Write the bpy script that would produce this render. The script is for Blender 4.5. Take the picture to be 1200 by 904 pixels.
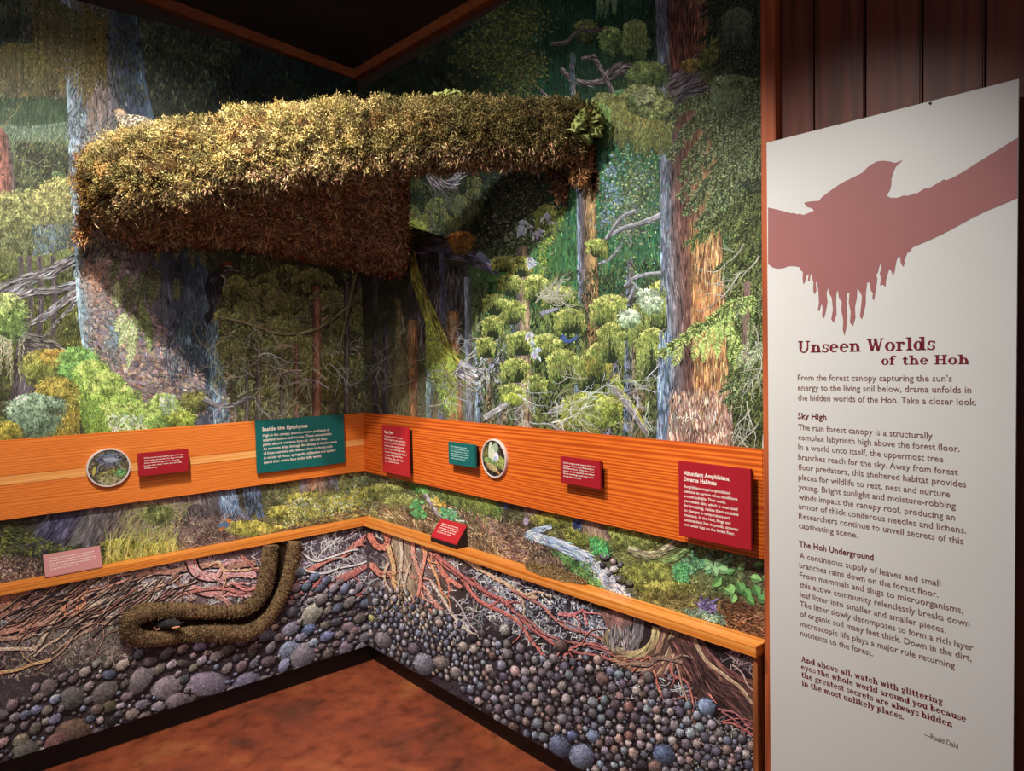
import bpy, bmesh, math, random
import numpy as np
from mathutils import Matrix, Vector

# ------------------------------------------------------------ camera (solved from the room's vanishing points)
for o in list(bpy.data.objects): bpy.data.objects.remove(o)
scene = bpy.context.scene
COL = scene.collection
FPX = 830.0
_a = np.array([960, 55, 830.]); _b = np.array([-719, 19, 830.])
_a /= np.linalg.norm(_a); _b -= _a * (_a @ _b); _b /= np.linalg.norm(_b)
_c = np.cross(_a, _b)
if _c[1] < 0: _c = -_c
RR = np.array([_a[0], _b[0], _c[0]]); RU = np.array([_a[1], _b[1], _c[1]]); RF = np.array([_a[2], _b[2], _c[2]])
CAM = np.array([-1.85325, -3.32202, 1.6])
cd = bpy.data.cameras.new('camera'); cam = bpy.data.objects.new('camera', cd); COL.objects.link(cam)
cd.sensor_fit = 'HORIZONTAL'; cd.sensor_width = 36.0; cd.lens = 36.0 * FPX / 1200.0; cd.clip_start = 0.05
cam.matrix_world = Matrix(((RR[0], RU[0], -RF[0], CAM[0]), (RR[1], RU[1], -RF[1], CAM[1]), (RR[2], RU[2], -RF[2], CAM[2]), (0, 0, 0, 1)))
scene.camera = cam
scene.view_settings.view_transform = 'Standard'; scene.view_settings.look = 'None'
scene.view_settings.exposure = 0.0; scene.view_settings.gamma = 1.0; scene.view_settings.use_curve_mapping = False

# ------------------------------------------------------------ world and lights
w = bpy.data.worlds.new('world'); scene.world = w; w.use_nodes = True
w.node_tree.nodes['Background'].inputs[0].default_value = (0.95, 0.9, 1.0, 1)
w.node_tree.nodes['Background'].inputs[1].default_value = 0.30

def spot(name, loc, target, watts, angle, blend, size, col):
    ld = bpy.data.lights.new(name, 'SPOT'); ld.energy = watts; ld.spot_size = math.radians(angle); ld.spot_blend = blend
    ld.shadow_soft_size = size; ld.color = col
    o = bpy.data.objects.new(name, ld); COL.objects.link(o); o.location = loc
    o.rotation_euler = (Vector(target) - Vector(loc)).to_track_quat('-Z', 'Y').to_euler()
    return o
WARM = (1.0, 0.93, 0.82)
LIGHTS = [
    ('spotlight', (-1.55, -1.35, 3.15), (-0.95, 0.0, 0.85), 235, 98, 0.9, 0.02, (1.0, 0.93, 0.84)),
    ('spotlight', (-1.65, -1.60, 3.15), (0.0, -1.20, 0.78), 250, 82, 0.9, 0.02, (1.0, 0.94, 0.85)),
    ('spotlight', (-2.10, -2.55, 3.16), (-0.55, -0.75, 1.75), 62, 76, 0.9, 0.05, (1.0, 0.92, 0.80)),
    ('spotlight', (-1.45, -2.20, 3.10), (0.0, -2.50, 1.12), 200, 54, 1.0, 0.03, (1.0, 0.96, 0.90)),
    ('spotlight', (-2.45, -3.70, 3.20), (-0.1, -0.3, 0.95), 75, 34, 1.0, 0.06, (1.0, 0.94, 0.85)),
]
for a in LIGHTS: spot(*a)

# ------------------------------------------------------------ projection helpers
def ray(x, y):
    x = np.asarray(x, float); y = np.asarray(y, float)
    return RF * FPX + RR * (x[..., None] - 600) + RU * (452 - y[..., None])
def onL(x, y, off=0.0):
    d = ray(x, y); t = (-off - CAM[1]) / d[..., 1]; return CAM + d * t[..., None]
def onR(x, y, off=0.0):
    d = ray(x, y); t = (-off - CAM[0]) / d[..., 0]; return CAM + d * t[..., None]
def onZ(x, y, z):
    d = ray(x, y); t = (z - CAM[2]) / d[..., 2]; return CAM + d * t[..., None]
def s2l(c):
    c = np.asarray(c, float) / 255.0
    return np.where(c <= 0.04045, c / 12.92, ((c + 0.055) / 1.055) ** 2.4)

# ------------------------------------------------------------ material helpers
def mat(name, col=(0.5, 0.5, 0.5), rough=0.6, build=None, spec=0.4, bump=None):
    m = bpy.data.materials.new(name); m.use_nodes = True
    nt = m.node_tree; b = nt.nodes['Principled BSDF']
    b.inputs['Base Color'].default_value = (*col, 1); b.inputs['Roughness'].default_value = rough
    b.inputs['Specular IOR Level'].default_value = spec
    if build: build(nt, b)
    return m
def N(nt, t, **kw):
    n = nt.nodes.new(t)
    for k, v in kw.items():
        if k in n.inputs: n.inputs[k].default_value = v
        else: setattr(n, k, v)
    return n
def coords(nt, scale, loc=(0, 0, 0), rot=(0, 0, 0)):
    tc = N(nt, 'ShaderNodeTexCoord'); mp = N(nt, 'ShaderNodeMapping')
    mp.inputs['Scale'].default_value = scale; mp.inputs['Location'].default_value = loc; mp.inputs['Rotation'].default_value = rot
    nt.links.new(tc.outputs['Object'], mp.inputs[0]); return mp.outputs[0]
def ramp(nt, src, stops):
    r = N(nt, 'ShaderNodeValToRGB'); e = r.color_ramp.elements
    while len(e) < len(stops): e.new(0.5)
    for i, (p, c) in enumerate(stops): e[i].position = p; e[i].color = (*c, 1)
    nt.links.new(src, r.inputs[0]); return r.outputs[0]
def noise_mat(name, stops, scale=(10, 10, 10), nscale=1.0, detail=6, rough=0.7, bump=0.0, bdist=0.01, spec=0.3):
    def bld(nt, b):
        c = coords(nt, scale); n = N(nt, 'ShaderNodeTexNoise'); n.inputs['Scale'].default_value = nscale; n.inputs['Detail'].default_value = detail
        nt.links.new(c, n.inputs['Vector'])
        nt.links.new(ramp(nt, n.outputs[0], stops), b.inputs['Base Color'])
        if bump:
            bp = N(nt, 'ShaderNodeBump'); bp.inputs['Strength'].default_value = bump; bp.inputs['Distance'].default_value = bdist
            nt.links.new(n.outputs[0], bp.inputs['Height']); nt.links.new(bp.outputs[0], b.inputs['Normal'])
    return mat(name, rough=rough, build=bld, spec=spec)
def attr_mat(name, rough=0.6, spec=0.2, grain=0.0, two=False):
    def bld(nt, b):
        a = N(nt, 'ShaderNodeAttribute'); a.attribute_name = 'paint'
        if grain:
            c = coords(nt, (300, 300, 150)); n = N(nt, 'ShaderNodeTexNoise'); n.inputs['Detail'].default_value = 5; n.inputs['Roughness'].default_value = 0.7
            n.inputs['Scale'].default_value = 1.0
            nt.links.new(c, n.inputs['Vector'])
            mr = N(nt, 'ShaderNodeMapRange'); mr.inputs['From Min'].default_value = 0.3; mr.inputs['From Max'].default_value = 0.7; mr.inputs['To Min'].default_value = 1 - grain; mr.inputs['To Max'].default_value = 1 + grain
            nt.links.new(n.outputs[0], mr.inputs[0])
            vm = N(nt, 'ShaderNodeVectorMath', operation='SCALE')
            nt.links.new(a.outputs['Color'], vm.inputs[0]); nt.links.new(mr.outputs[0], vm.inputs['Scale'])
            nt.links.new(vm.outputs[0], b.inputs['Base Color'])
        else: nt.links.new(a.outputs['Color'], b.inputs['Base Color'])
    return mat(name, rough=rough, build=bld, spec=spec)

# ------------------------------------------------------------ object helpers
def link(me, name, m, parent=None):
    o = bpy.data.objects.new(name, me); COL.objects.link(o)
    if m is not None: me.materials.append(m)
    if parent is not None: o.parent = parent
    return o
def mesh(name, verts, faces, m, parent=None, smooth=False):
    me = bpy.data.meshes.new(name); me.from_pydata([tuple(map(float, v)) for v in verts], [], faces); me.update()
    if smooth: me.polygons.foreach_set('use_smooth', [True] * len(me.polygons))
    return link(me, name, m, parent)
def tag(o, label=None, cat=None, group=None, kind=None):
    if label: o['label'] = label
    if cat: o['category'] = cat
    if group: o['group'] = group
    if kind: o['kind'] = kind
    return o
def empty(name, loc):
    o = bpy.data.objects.new(name, None); COL.objects.link(o); o.location = loc; o.empty_display_size = 0.05; return o
def under(o, root):
    # keeps world coordinates of a mesh built in place while parenting it to a thing's empty
    o.parent = root; o.matrix_parent_inverse = Matrix.Translation(-Vector(root.location)); return o
BOXF = [(0, 3, 2, 1), (4, 5, 6, 7), (0, 1, 5, 4), (1, 2, 6, 5), (2, 3, 7, 6), (3, 0, 4, 7)]
def box(name, lo, hi, m, bevel=0.0, parent=None):
    x0, y0, z0 = lo; x1, y1, z1 = hi
    return prism(name, [(x0, y0, z0), (x1, y0, z0), (x1, y1, z0), (x0, y1, z0)], [(x0, y0, z1), (x1, y0, z1), (x1, y1, z1), (x0, y1, z1)], m, bevel, parent)
def prism(name, bot, top, m, bevel=0.0, parent=None):
    bm = bmesh.new(); n = len(bot)
    vb = [bm.verts.new(tuple(map(float, v))) for v in bot]; vt = [bm.verts.new(tuple(map(float, v))) for v in top]
    bm.faces.new(vb[::-1]); bm.faces.new(vt)
    for i in range(n): bm.faces.new((vb[i], vb[(i + 1) % n], vt[(i + 1) % n], vt[i]))
    bmesh.ops.recalc_face_normals(bm, faces=bm.faces)
    if bevel: bmesh.ops.bevel(bm, geom=bm.edges[:], offset=bevel, segments=2, affect='EDGES', clamp_overlap=True)
    me = bpy.data.meshes.new(name); bm.to_mesh(me); bm.free()
    o = link(me, name, m)
    if parent is not None: under(o, parent)
    return o
def quadsmesh(name, V, Cc, m, parent=None, attr='paint'):
    """V (n,4,3) world points, Cc (n,3) or (n,4,3) linear colours"""
    n = len(V); me = bpy.data.meshes.new(name)
    me.vertices.add(n * 4); me.loops.add(n * 4); me.polygons.add(n)
    me.vertices.foreach_set('co', np.ascontiguousarray(V, np.float32).ravel())
    me.loops.foreach_set('vertex_index', np.arange(n * 4, dtype=np.int32))
    me.polygons.foreach_set('loop_start', np.arange(0, n * 4, 4, dtype=np.int32))
    me.update(calc_edges=True)
    if Cc.ndim == 2: Cc = np.repeat(Cc[:, None, :], 4, axis=1)
    a = me.attributes.new(attr, 'FLOAT_COLOR', 'POINT')
    buf = np.ones((n * 4, 4), np.float32); buf[:, :3] = Cc.reshape(-1, 3)
    a.data.foreach_set('color', buf.ravel())
    o = link(me, name, m)
    if parent is not None: under(o, parent)
    return o

rng = np.random.default_rng(7)
def vnoise(x, y, s, seed=0):
    x = np.asarray(x, float) / s + 1000; y = np.asarray(y, float) / s + 1000
    xi = np.floor(x).astype(np.int64); yi = np.floor(y).astype(np.int64); fx = x - xi; fy = y - yi
    fx = fx * fx * (3 - 2 * fx); fy = fy * fy * (3 - 2 * fy)
    def h(a, b):
        v = np.sin(a * 127.1 + b * 311.7 + seed * 74.7) * 43758.5453; return v - np.floor(v)
    return (h(xi, yi) * (1 - fx) + h(xi + 1, yi) * fx) * (1 - fy) + (h(xi, yi + 1) * (1 - fx) + h(xi + 1, yi + 1) * fx) * fy
# ------------------------------------------------------------ painting kit: brush marks laid on the mural panels
def catmull(P, n):
    P = np.asarray(P, float)
    if len(P) < 3:
        t = np.linspace(0, 1, n)[:, None]; return P[0] * (1 - t) + P[-1] * t
    Q = np.vstack([2 * P[0] - P[1], P, 2 * P[-1] - P[-2]])
    t = np.linspace(0, len(P) - 1 - 1e-6, n); i = t.astype(int); f = (t - i)[:, None]
    a, b, c, d = Q[i], Q[i + 1], Q[i + 2], Q[i + 3]
    return 0.5 * (2 * b + (c - a) * f + (2 * a - 5 * b + 4 * c - d) * f ** 2 + (3 * b - 3 * c + d - a) * f ** 3)
def inpoly(poly, x, y):
    poly = np.asarray(poly, float); r = np.zeros(len(x), bool); j = len(poly) - 1
    for i in range(len(poly)):
        xi, yi = poly[i]; xj, yj = poly[j]
        if yi != yj: r ^= ((yi > y) != (yj > y)) & (x < (xj - xi) * (y - yi) / (yj - yi) + xi)
        j = i
    return r
def polypts(poly, n):
    poly = np.asarray(poly, float); lo = poly.min(0); hi = poly.max(0); ox = []; oy = []; c = 0
    while c < n:
        x = rng.uniform(lo[0], hi[0], n * 2 + 16); y = rng.uniform(lo[1], hi[1], n * 2 + 16); k = inpoly(poly, x, y)
        ox.append(x[k]); oy.append(y[k]); c += k.sum()
    return np.concatenate(ox)[:n], np.concatenate(oy)[:n]
def rect(x0, y0, x1, y1): return [(x0, y0), (x1, y0), (x1, y1), (x0, y1)]
def pick(pal, n, br=0.12, hue=0.04):
    pal = np.atleast_2d(np.asarray(pal, float)); c = pal[rng.integers(0, len(pal), n)]
    return np.clip(c * (1 + rng.normal(0, br, (n, 1))) * (1 + rng.normal(0, hue, (n, 3))), 3, 250)

class Paint:
    def __init__(s): s.V = []; s.C = []
    def add(s, V, C):
        if len(V) == 0: return
        if C.ndim == 2: C = np.repeat(C[:, None, :], 4, axis=1)
        s.V.append(V); s.C.append(C)
    def under(s, x0, y0, x1, y1, ctrl, step=7, nz=0.15, p=3.0, sc=16):
        xs = np.arange(x0, x1 + step, step); ys = np.arange(y0, y1 + step, step); X, Y = np.meshgrid(xs, ys)
        c = s.base(ctrl, X.ravel(), Y.ravel(), p).reshape(*X.shape, 3)
        c = c * (1 + nz * (vnoise(X, Y, sc, 3) * 2 - 1))[..., None]
        P = np.stack([X, Y], -1)
        V = np.stack([P[:-1, :-1], P[:-1, 1:], P[1:, 1:], P[1:, :-1]], 2).reshape(-1, 4, 2)
        Cq = np.stack([c[:-1, :-1], c[:-1, 1:], c[1:, 1:], c[1:, :-1]], 2).reshape(-1, 4, 3)
        s.add(V, Cq)
    def base(s, ctrl, x, y, p=3.0):
        A = np.array([(a, b) for a, b, _ in ctrl], float); K = np.array([c for _, _, c in ctrl], float)
        d = (x[:, None] - A[:, 0]) ** 2 + (y[:, None] - A[:, 1]) ** 2 + 30
        wt = d ** (-p / 2); return (wt @ K) / wt.sum(1)[:, None]
    def kite(s, x, y, ang, ln, wd, col, tipf=1.0):
        x, y, ang, ln, wd = np.broadcast_arrays(*[np.asarray(q, float) for q in (x, y, ang, ln, wd)])
        dx, dy = np.cos(ang), np.sin(ang); m = 0.42
        P0 = np.stack([x, y], -1); P2 = P0 + np.stack([dx * ln, dy * ln], -1); mm = P0 + np.stack([dx * ln * m, dy * ln * m], -1)
        nn = np.stack([-dy * wd / 2, dx * wd / 2], -1)
        V = np.stack([P0, mm + nn, P2, mm - nn], 1)
        C = np.repeat(col[:, None, :], 4, 1)
        if tipf != 1.0: C[:, 2] *= tipf
        s.add(V, C)
    def scatter(s, poly, n, ln, wd, ang, angj, pal, br=0.15, clump=0.35, cs=9, seed=0, tipf=1.0, hue=0.04):
        n = int(n * 1.4); wd *= 0.75; x, y = polypts(poly, n); c = pick(pal, n, br, hue)
        if clump: c = np.clip(c * (1 + clump * (vnoise(x, y, cs, seed) * 2 - 1))[:, None], 2, 252)
        s.kite(x, y, ang + rng.normal(0, angj, n), ln * rng.uniform(0.6, 1.4, n), wd * rng.uniform(0.6, 1.4, n), c, tipf)
    def auto(s, poly, n, ln, wd, ang, angj, ctrl, br=0.25, clump=0.4, cs=8, seed=1, hue=0.06):
        n = int(n * 1.5); wd *= 0.72; x, y = polypts(poly, n); c = s.base(ctrl, x, y) * (1 + rng.normal(0, br, (n, 1))) * (1 + rng.normal(0, hue, (n, 3)))
        c *= (1 + clump * (vnoise(x, y, cs, seed) * 2 - 1))[:, None]
        s.kite(x, y, ang + rng.normal(0, angj, n), ln * rng.uniform(0.5, 1.5, n), wd * rng.uniform(0.5, 1.5, n), np.clip(c, 2, 252))
    def ell(s, x, y, rx, ry, rot, col):
        x, y, rx, ry, rot = np.broadcast_arrays(*[np.asarray(q, float) for q in (x, y, rx, ry, rot)])
        t = np.arange(8) * math.pi / 4 + 0.39; ct, st = np.cos(t), np.sin(t)
        ex = rx[:, None] * ct; ey = ry[:, None] * st
        P = np.stack([x[:, None] + ex * np.cos(rot)[:, None] - ey * np.sin(rot)[:, None], y[:, None] + ex * np.sin(rot)[:, None] + ey * np.cos(rot)[:, None]], -1)
        V = np.stack([P[:, [0, 1, 2, 3]], P[:, [0, 3, 4, 7]], P[:, [4, 5, 6, 7]]], 1).reshape(-1, 4, 2)
        s.add(V, np.repeat(col, 3, axis=0))
    def rib(s, pts, w0, w1, col, n=None, hi=None, lo=None, streak=0, pal=None):
        P = catmull(pts, n or max(6, len(pts) * 6)); k = len(P)
        T = np.gradient(P, axis=0); T /= (np.linalg.norm(T, axis=1)[:, None] + 1e-9); Nn = np.stack([-T[:, 1], T[:, 0]], 1)
        wd = np.linspace(w0, w1, k)[:, None]
        def strip(a, b, c):
            A = P + Nn * wd * a; B = P + Nn * wd * b
            V = np.stack([A[:-1], A[1:], B[1:], B[:-1]], 1)
            s.add(V, np.clip(np.tile(np.asarray(c, float), (k - 1, 1)) * (1 + rng.normal(0, 0.06, (k - 1, 1))), 2, 250))
        up = -1 if Nn[k // 2, 1] > 0 else 1
        strip(-0.5, 0.5, col)
        if lo is not None: strip(-0.5 * up, -0.2 * up, lo)
        if hi is not None: strip(0.15 * up, 0.46 * up, hi)
        if streak:
            i = rng.integers(0, k - 1, streak); f = rng.uniform(-0.45, 0.45, streak)
            q = P[i] + Nn[i] * wd[i] * f[:, None] + T[i] * rng.uniform(0, 3, (streak, 1))
            s.kite(q[:, 0], q[:, 1], np.arctan2(T[i, 1], T[i, 0]) + rng.normal(0, 0.12, streak), 3 + wd[i, 0] * 0.9, 0.9 + wd[i, 0] * 0.06, pick(pal if pal is not None else [col], streak, 0.25))
        return P
    def trunk(s, L, R, cols, n, ln=12, wd=1.8, br=0.2, angj=0.07, patch=0.3):
        n = int(n * 1.6); wd *= 0.7; L = catmull(L, 24); R = catmull(R, 24); K = len(cols); cols = np.asarray(cols, float)
        u = np.linspace(0, 1, 13)
        G = L[:, None] * (1 - u[None, :, None]) + R[:, None] * u[None, :, None]
        cc = np.stack([np.interp(u, np.linspace(0, 1, K), cols[:, j]) for j in range(3)], -1)
        C = np.repeat(cc[None], 24, 0) * (1 + 0.12 * (vnoise(G[..., 0], G[..., 1], 14, 5) * 2 - 1))[..., None]
        s.add(np.stack([G[:-1, :-1], G[:-1, 1:], G[1:, 1:], G[1:, :-1]], 2).reshape(-1, 4, 2), np.stack([C[:-1, :-1], C[:-1, 1:], C[1:, 1:], C[1:, :-1]], 2).reshape(-1, 4, 3))
        uu = rng.uniform(0, 0.97, n); v = rng.uniform(0, 22.9, n); i = v.astype(int); f = (v - i)[:, None]
        l = L[i] * (1 - f) + L[i + 1] * f; r = R[i] * (1 - f) + R[i + 1] * f; p = l + (r - l) * uu[:, None]
        t = (L[i + 1] - L[i]) * (1 - uu[:, None]) + (R[i + 1] - R[i]) * uu[:, None]
        c = np.stack([np.interp(uu, np.linspace(0, 1, K), cols[:, j]) for j in range(3)], -1)
        c *= (1 + rng.normal(0, br, (n, 1)) + patch * (vnoise(p[:, 0] * 3, p[:, 1], 12, 8)[:, None] * 2 - 1))
        s.kite(p[:, 0], p[:, 1], np.arctan2(t[:, 1], t[:, 0]) + rng.normal(0, angj, n), ln * rng.uniform(0.4, 1.5, n), wd * rng.uniform(0.5, 1.5, n), np.clip(c, 3, 250))
    def moss(s, cx, cy, rx, ry, top, mid, bot, n, drip=0.5, ln=4.5, wd=2.4, rot=0.0):
        n = int(n * 1.9); ln *= 0.74; wd *= 0.62; a = rng.uniform(0, 2 * math.pi, n); r = np.sqrt(rng.uniform(0, 1, n))
        lx = np.cos(a) * r * (1 + 0.12 * rng.normal(size=n)); ly = np.sin(a) * r
        o = np.argsort(-ly + rng.normal(0, 0.25, n)); lx = lx[o]; ly = ly[o]
        ex = lx * rx; ey = ly * ry; ey = np.where(ly > 0, ey * (1 + drip * rng.uniform(0, 1, n) * (0.6 + 0.4 * np.sin(lx * 9 + cx))), ey)
        x = cx + ex * math.cos(rot) - ey * math.sin(rot); y = cy + ex * math.sin(rot) + ey * math.cos(rot)
        t = np.clip((ly + 1) / 2 + rng.normal(0, 0.1, n) + 0.12 * (lx), 0, 1)
        T3 = np.array([top, mid, bot], float)
        c = np.stack([np.interp(t, [0.12, 0.5, 0.95], T3[:, j]) for j in range(3)], -1)
        c *= (1 + rng.normal(0, 0.16, (n, 1)) + 0.30 * (vnoise(x, y, 5, 2)[:, None] * 2 - 1) + 0.26 * (vnoise(x, y, 2.4, 12)[:, None] * 2 - 1))
        base = np.tile(T3[1:2] * 0.72, (1, 1)); s.ell(np.array([cx]), np.array([cy]), rx * 0.86, ry * 0.86, rot, base)
        ang = math.pi / 2 + lx * 0.9 * np.where(ly < 0, 1.4, 0.3) * -1 + rng.normal(0, 0.45, n)
        s.kite(x, y, ang, ln * rng.uniform(0.5, 1.4, n), wd * rng.uniform(0.6, 1.4, n), np.clip(c, 3, 250))
    def drape(s, pts, drop, pal_top, pal_bot, n, wd=2.2, step=3.0, sway=0.15):
        n = int(n * 1.35); wd *= 0.78; step *= 0.85; P = catmull(pts, 60); idx = rng.uniform(0, 58.9, n); i = idx.astype(int); f = (idx - i)[:, None]; p = P[i] * (1 - f) + P[i + 1] * f
        D = drop * rng.uniform(0.35, 1.0, n) * (0.7 + 0.5 * vnoise(p[:, 0], p[:, 1] * 0, 9, 4))
        X = []; Y = []; T = []; B = []
        for j in range(n):
            k = max(2, int(D[j] / step)); q = np.arange(k)
            X.append(p[j, 0] + np.cumsum(rng.normal(0, sway, k)) + rng.normal(0, 0.3, k)); Y.append(p[j, 1] + q * step); T.append(q / k * D[j] / drop); B.append(np.full(k, rng.normal(0, 0.16)))
        X = np.concatenate(X); Y = np.concatenate(Y); T = np.concatenate(T); B = np.concatenate(B); m = len(X)
        o = np.argsort(-T + rng.normal(0, 0.2, m)); X, Y, T, B = X[o], Y[o], T[o], B[o]
        ct = pick(pal_top, m, 0.12); cb = pick(pal_bot, m, 0.12); t = np.clip(T, 0, 1)[:, None]
        c = (ct * (1 - t) + cb * t) * (1 + B[:, None])
        s.kite(X, Y, math.pi / 2 + rng.normal(0, 0.3, m), step * 1.7, wd * rng.uniform(0.6, 1.3, m), np.clip(c, 3, 250))
    def frond(s, x, y, ang, L, nl, pal, droop=0.4, den=1.3, wd=1.1, taper=True, stem=None):
        k = max(4, int(L / den)); t = np.linspace(0, 1, k); a = ang + droop * t * (1 if math.cos(ang) >= 0 else -1)
        X = x + np.cumsum(np.cos(a)) * L / k; Y = y + np.cumsum(np.sin(a)) * L / k
        ll = nl * (np.sin(np.pi * (0.18 + 0.8 * t)) if taper else 1.0)
        if stem is not None: s.kite(X[:-1:2], Y[:-1:2], a[:-1:2], L / k * 3.0, 1.2, pick([stem], len(X[:-1:2]), 0.1))
        for sg in (-1, 1):
            s.kite(X, Y, a + sg * 0.95 + rng.normal(0, 0.15, k), ll * rng.uniform(0.75, 1.2, k), wd, pick(pal, k, 0.18))
    def spray(s, x, y, ang, L, sub, nl, pal, droop=0.3, m=7, hang=True, subang=0.75):
        k = m; t = np.linspace(0.12, 1, k); a = ang + droop * t * (1 if math.cos(ang) >= 0 else -1)
        s.rib([(x + math.cos(ang + droop * q * 0.5 * (1 if math.cos(ang) >= 0 else -1)) * L * q, y + math.sin(ang + droop * q * 0.5 * (1 if math.cos(ang) >= 0 else -1)) * L * q) for q in (0, .5, 1)], 1.6, 0.6, np.asarray(pal[0], float) * 0.55)
        for q, aa in zip(t, a):
            px = x + math.cos(ang + droop * q * 0.5 * (1 if math.cos(ang) >= 0 else -1)) * L * q; py = y + math.sin(ang + droop * q * 0.5 * (1 if math.cos(ang) >= 0 else -1)) * L * q
            for sg in (-1, 1):
                fa = aa + sg * subang
                if hang: fa = fa * 0.55 + (math.pi / 2) * 0.45 if math.cos(fa) > -0.2 else fa * 0.7 + (math.pi / 2) * 0.3
                s.frond(px, py, fa + rng.normal(0, 0.12), sub * (1.15 - 0.6 * q) * rng.uniform(0.7, 1.15), nl, pal, 0.2, wd=1.25)
    def twigs(s, x, y, ang, L, wd, col, depth=3, spread=0.7):
        k = 4; pts = [(x, y)]; a = ang
        for i in range(k):
            a += rng.normal(0, 0.22); pts.append((pts[-1][0] + math.cos(a) * L / k, pts[-1][1] + math.sin(a) * L / k))
        s.rib(pts, wd, wd * 0.45, np.asarray(col, float) * rng.uniform(0.8, 1.15), n=7)
        if depth > 0:
            for i in range(1, k + 1):
                if rng.random() < 0.8: s.twigs(*pts[i], a + rng.choice([-1, 1]) * spread * rng.uniform(0.6, 1.3), L * 0.5, wd * 0.6, col, depth - 1, spread)
    def stones(s, poly, n, sizes, pal, ratio=0.75, rot=-0.5, fill=1.0, tries=6, used=None):
        used = used if used is not None else []
        sz = np.sort(rng.choice(sizes, n) * rng.uniform(0.8, 1.25, n))[::-1]; out = []
        arr = np.zeros((n + len(used) + 5, 3)); c = 0
        for u in used: arr[c] = u; c += 1
        for r in sz:
            for _ in range(tries):
                x, y = polypts(poly, 1); x = x[0]; y = y[0]
                if c == 0 or np.all((arr[:c, 0] - x) ** 2 + (arr[:c, 1] - y) ** 2 > (fill * (arr[:c, 2] + r)) ** 2):
                    arr[c] = (x, y, r); c += 1; out.append((x, y, r)); break
        if out:
            o = np.array(out); s.draw_stones(o[:, 0], o[:, 1], o[:, 2], pal, ratio, rot)
        return [tuple(q) for q in arr[:c]]
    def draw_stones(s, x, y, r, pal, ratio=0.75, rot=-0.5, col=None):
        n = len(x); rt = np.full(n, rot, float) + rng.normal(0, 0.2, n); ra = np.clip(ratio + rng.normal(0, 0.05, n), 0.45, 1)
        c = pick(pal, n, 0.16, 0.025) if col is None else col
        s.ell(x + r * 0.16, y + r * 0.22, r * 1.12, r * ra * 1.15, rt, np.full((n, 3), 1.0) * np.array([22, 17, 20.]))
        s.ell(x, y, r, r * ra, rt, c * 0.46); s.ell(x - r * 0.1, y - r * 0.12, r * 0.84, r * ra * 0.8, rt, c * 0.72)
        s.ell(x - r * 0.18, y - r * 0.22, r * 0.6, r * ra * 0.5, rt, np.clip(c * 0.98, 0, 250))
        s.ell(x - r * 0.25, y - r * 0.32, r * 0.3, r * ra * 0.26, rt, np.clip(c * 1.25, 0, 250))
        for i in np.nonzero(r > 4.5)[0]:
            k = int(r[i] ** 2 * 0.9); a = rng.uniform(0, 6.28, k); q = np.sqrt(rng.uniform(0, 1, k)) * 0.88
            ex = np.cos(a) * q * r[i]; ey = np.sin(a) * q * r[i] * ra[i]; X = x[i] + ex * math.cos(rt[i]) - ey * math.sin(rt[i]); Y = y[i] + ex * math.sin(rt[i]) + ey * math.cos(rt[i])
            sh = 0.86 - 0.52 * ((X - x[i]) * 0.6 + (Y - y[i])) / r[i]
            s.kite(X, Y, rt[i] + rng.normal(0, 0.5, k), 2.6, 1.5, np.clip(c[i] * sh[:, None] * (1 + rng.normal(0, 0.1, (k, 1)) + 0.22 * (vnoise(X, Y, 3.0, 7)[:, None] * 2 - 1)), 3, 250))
    def root(s, pts, w0, w1, col, hi=None, wob=2.0, forks=0, n=None):
        P = catmull(pts, n or len(pts) * 7); k = len(P); ph = rng.uniform(0, 6.28)
        arc = np.cumsum(np.r_[0, np.linalg.norm(np.diff(P, axis=0), axis=1)])
        T = np.gradient(P, axis=0); T /= (np.linalg.norm(T, axis=1)[:, None] + 1e-9); Nn = np.stack([-T[:, 1], T[:, 0]], 1)
        P = P + Nn * (np.sin(arc / 11.0 + ph) * wob + np.sin(arc / 5.3 + ph * 2) * wob * 0.3)[:, None]
        col = np.asarray(col, float); st = max(1, k // 40); Q = P[::st] if k > 40 else P
        s.rib(Q + [0.5, 0.9], w0 * 1.35, w1 * 1.3, (24, 16, 20), n=k)
        s.rib(Q, w0, w1, col, n=k); s.rib(Q - [0.12 * w0, 0.18 * w0], w0 * 0.42, w1 * 0.42, np.clip(col * 1.16, 0, 250) if hi is None else hi, n=k)
        if w0 > 2.5:
            m_ = int(arc[-1] * w0 * 0.35); i_ = rng.integers(0, k - 1, m_); q_ = P[i_] + Nn[i_] * (w0 * 0.4 * rng.uniform(-1, 1, (m_, 1))); s.kite(q_[:, 0], q_[:, 1], np.arctan2(T[i_, 1], T[i_, 0]) + rng.normal(0, 0.25, m_), 4, 1.1, np.clip(col * (1 + rng.normal(0, 0.28, (m_, 1))), 3, 250))
        for _ in range(forks):
            i = rng.integers(k // 4, k - 2); a = math.atan2(T[i, 1], T[i, 0]) + rng.choice([-1, 1]) * rng.uniform(0.3, 0.9); L = rng.uniform(15, 45)
            s.root([P[i], P[i] + L / 2 * np.array([math.cos(a), math.sin(a)]), P[i] + L * np.array([math.cos(a + 0.3), math.sin(a + 0.3)])], w0 * 0.45, 0.6, col, hi, 1.2, 0)
    def polyfill(s, pts, col):
        pts = np.asarray(pts, float); c = pts.mean(0); n = len(pts)
        V = np.stack([np.stack([c, pts[i], pts[(i + 1) % n], pts[(i + 2) % n]]) for i in range(0, n - n % 2, 2)])
        s.add(V, np.tile(np.asarray(col, float), (len(V), 1)))
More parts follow.
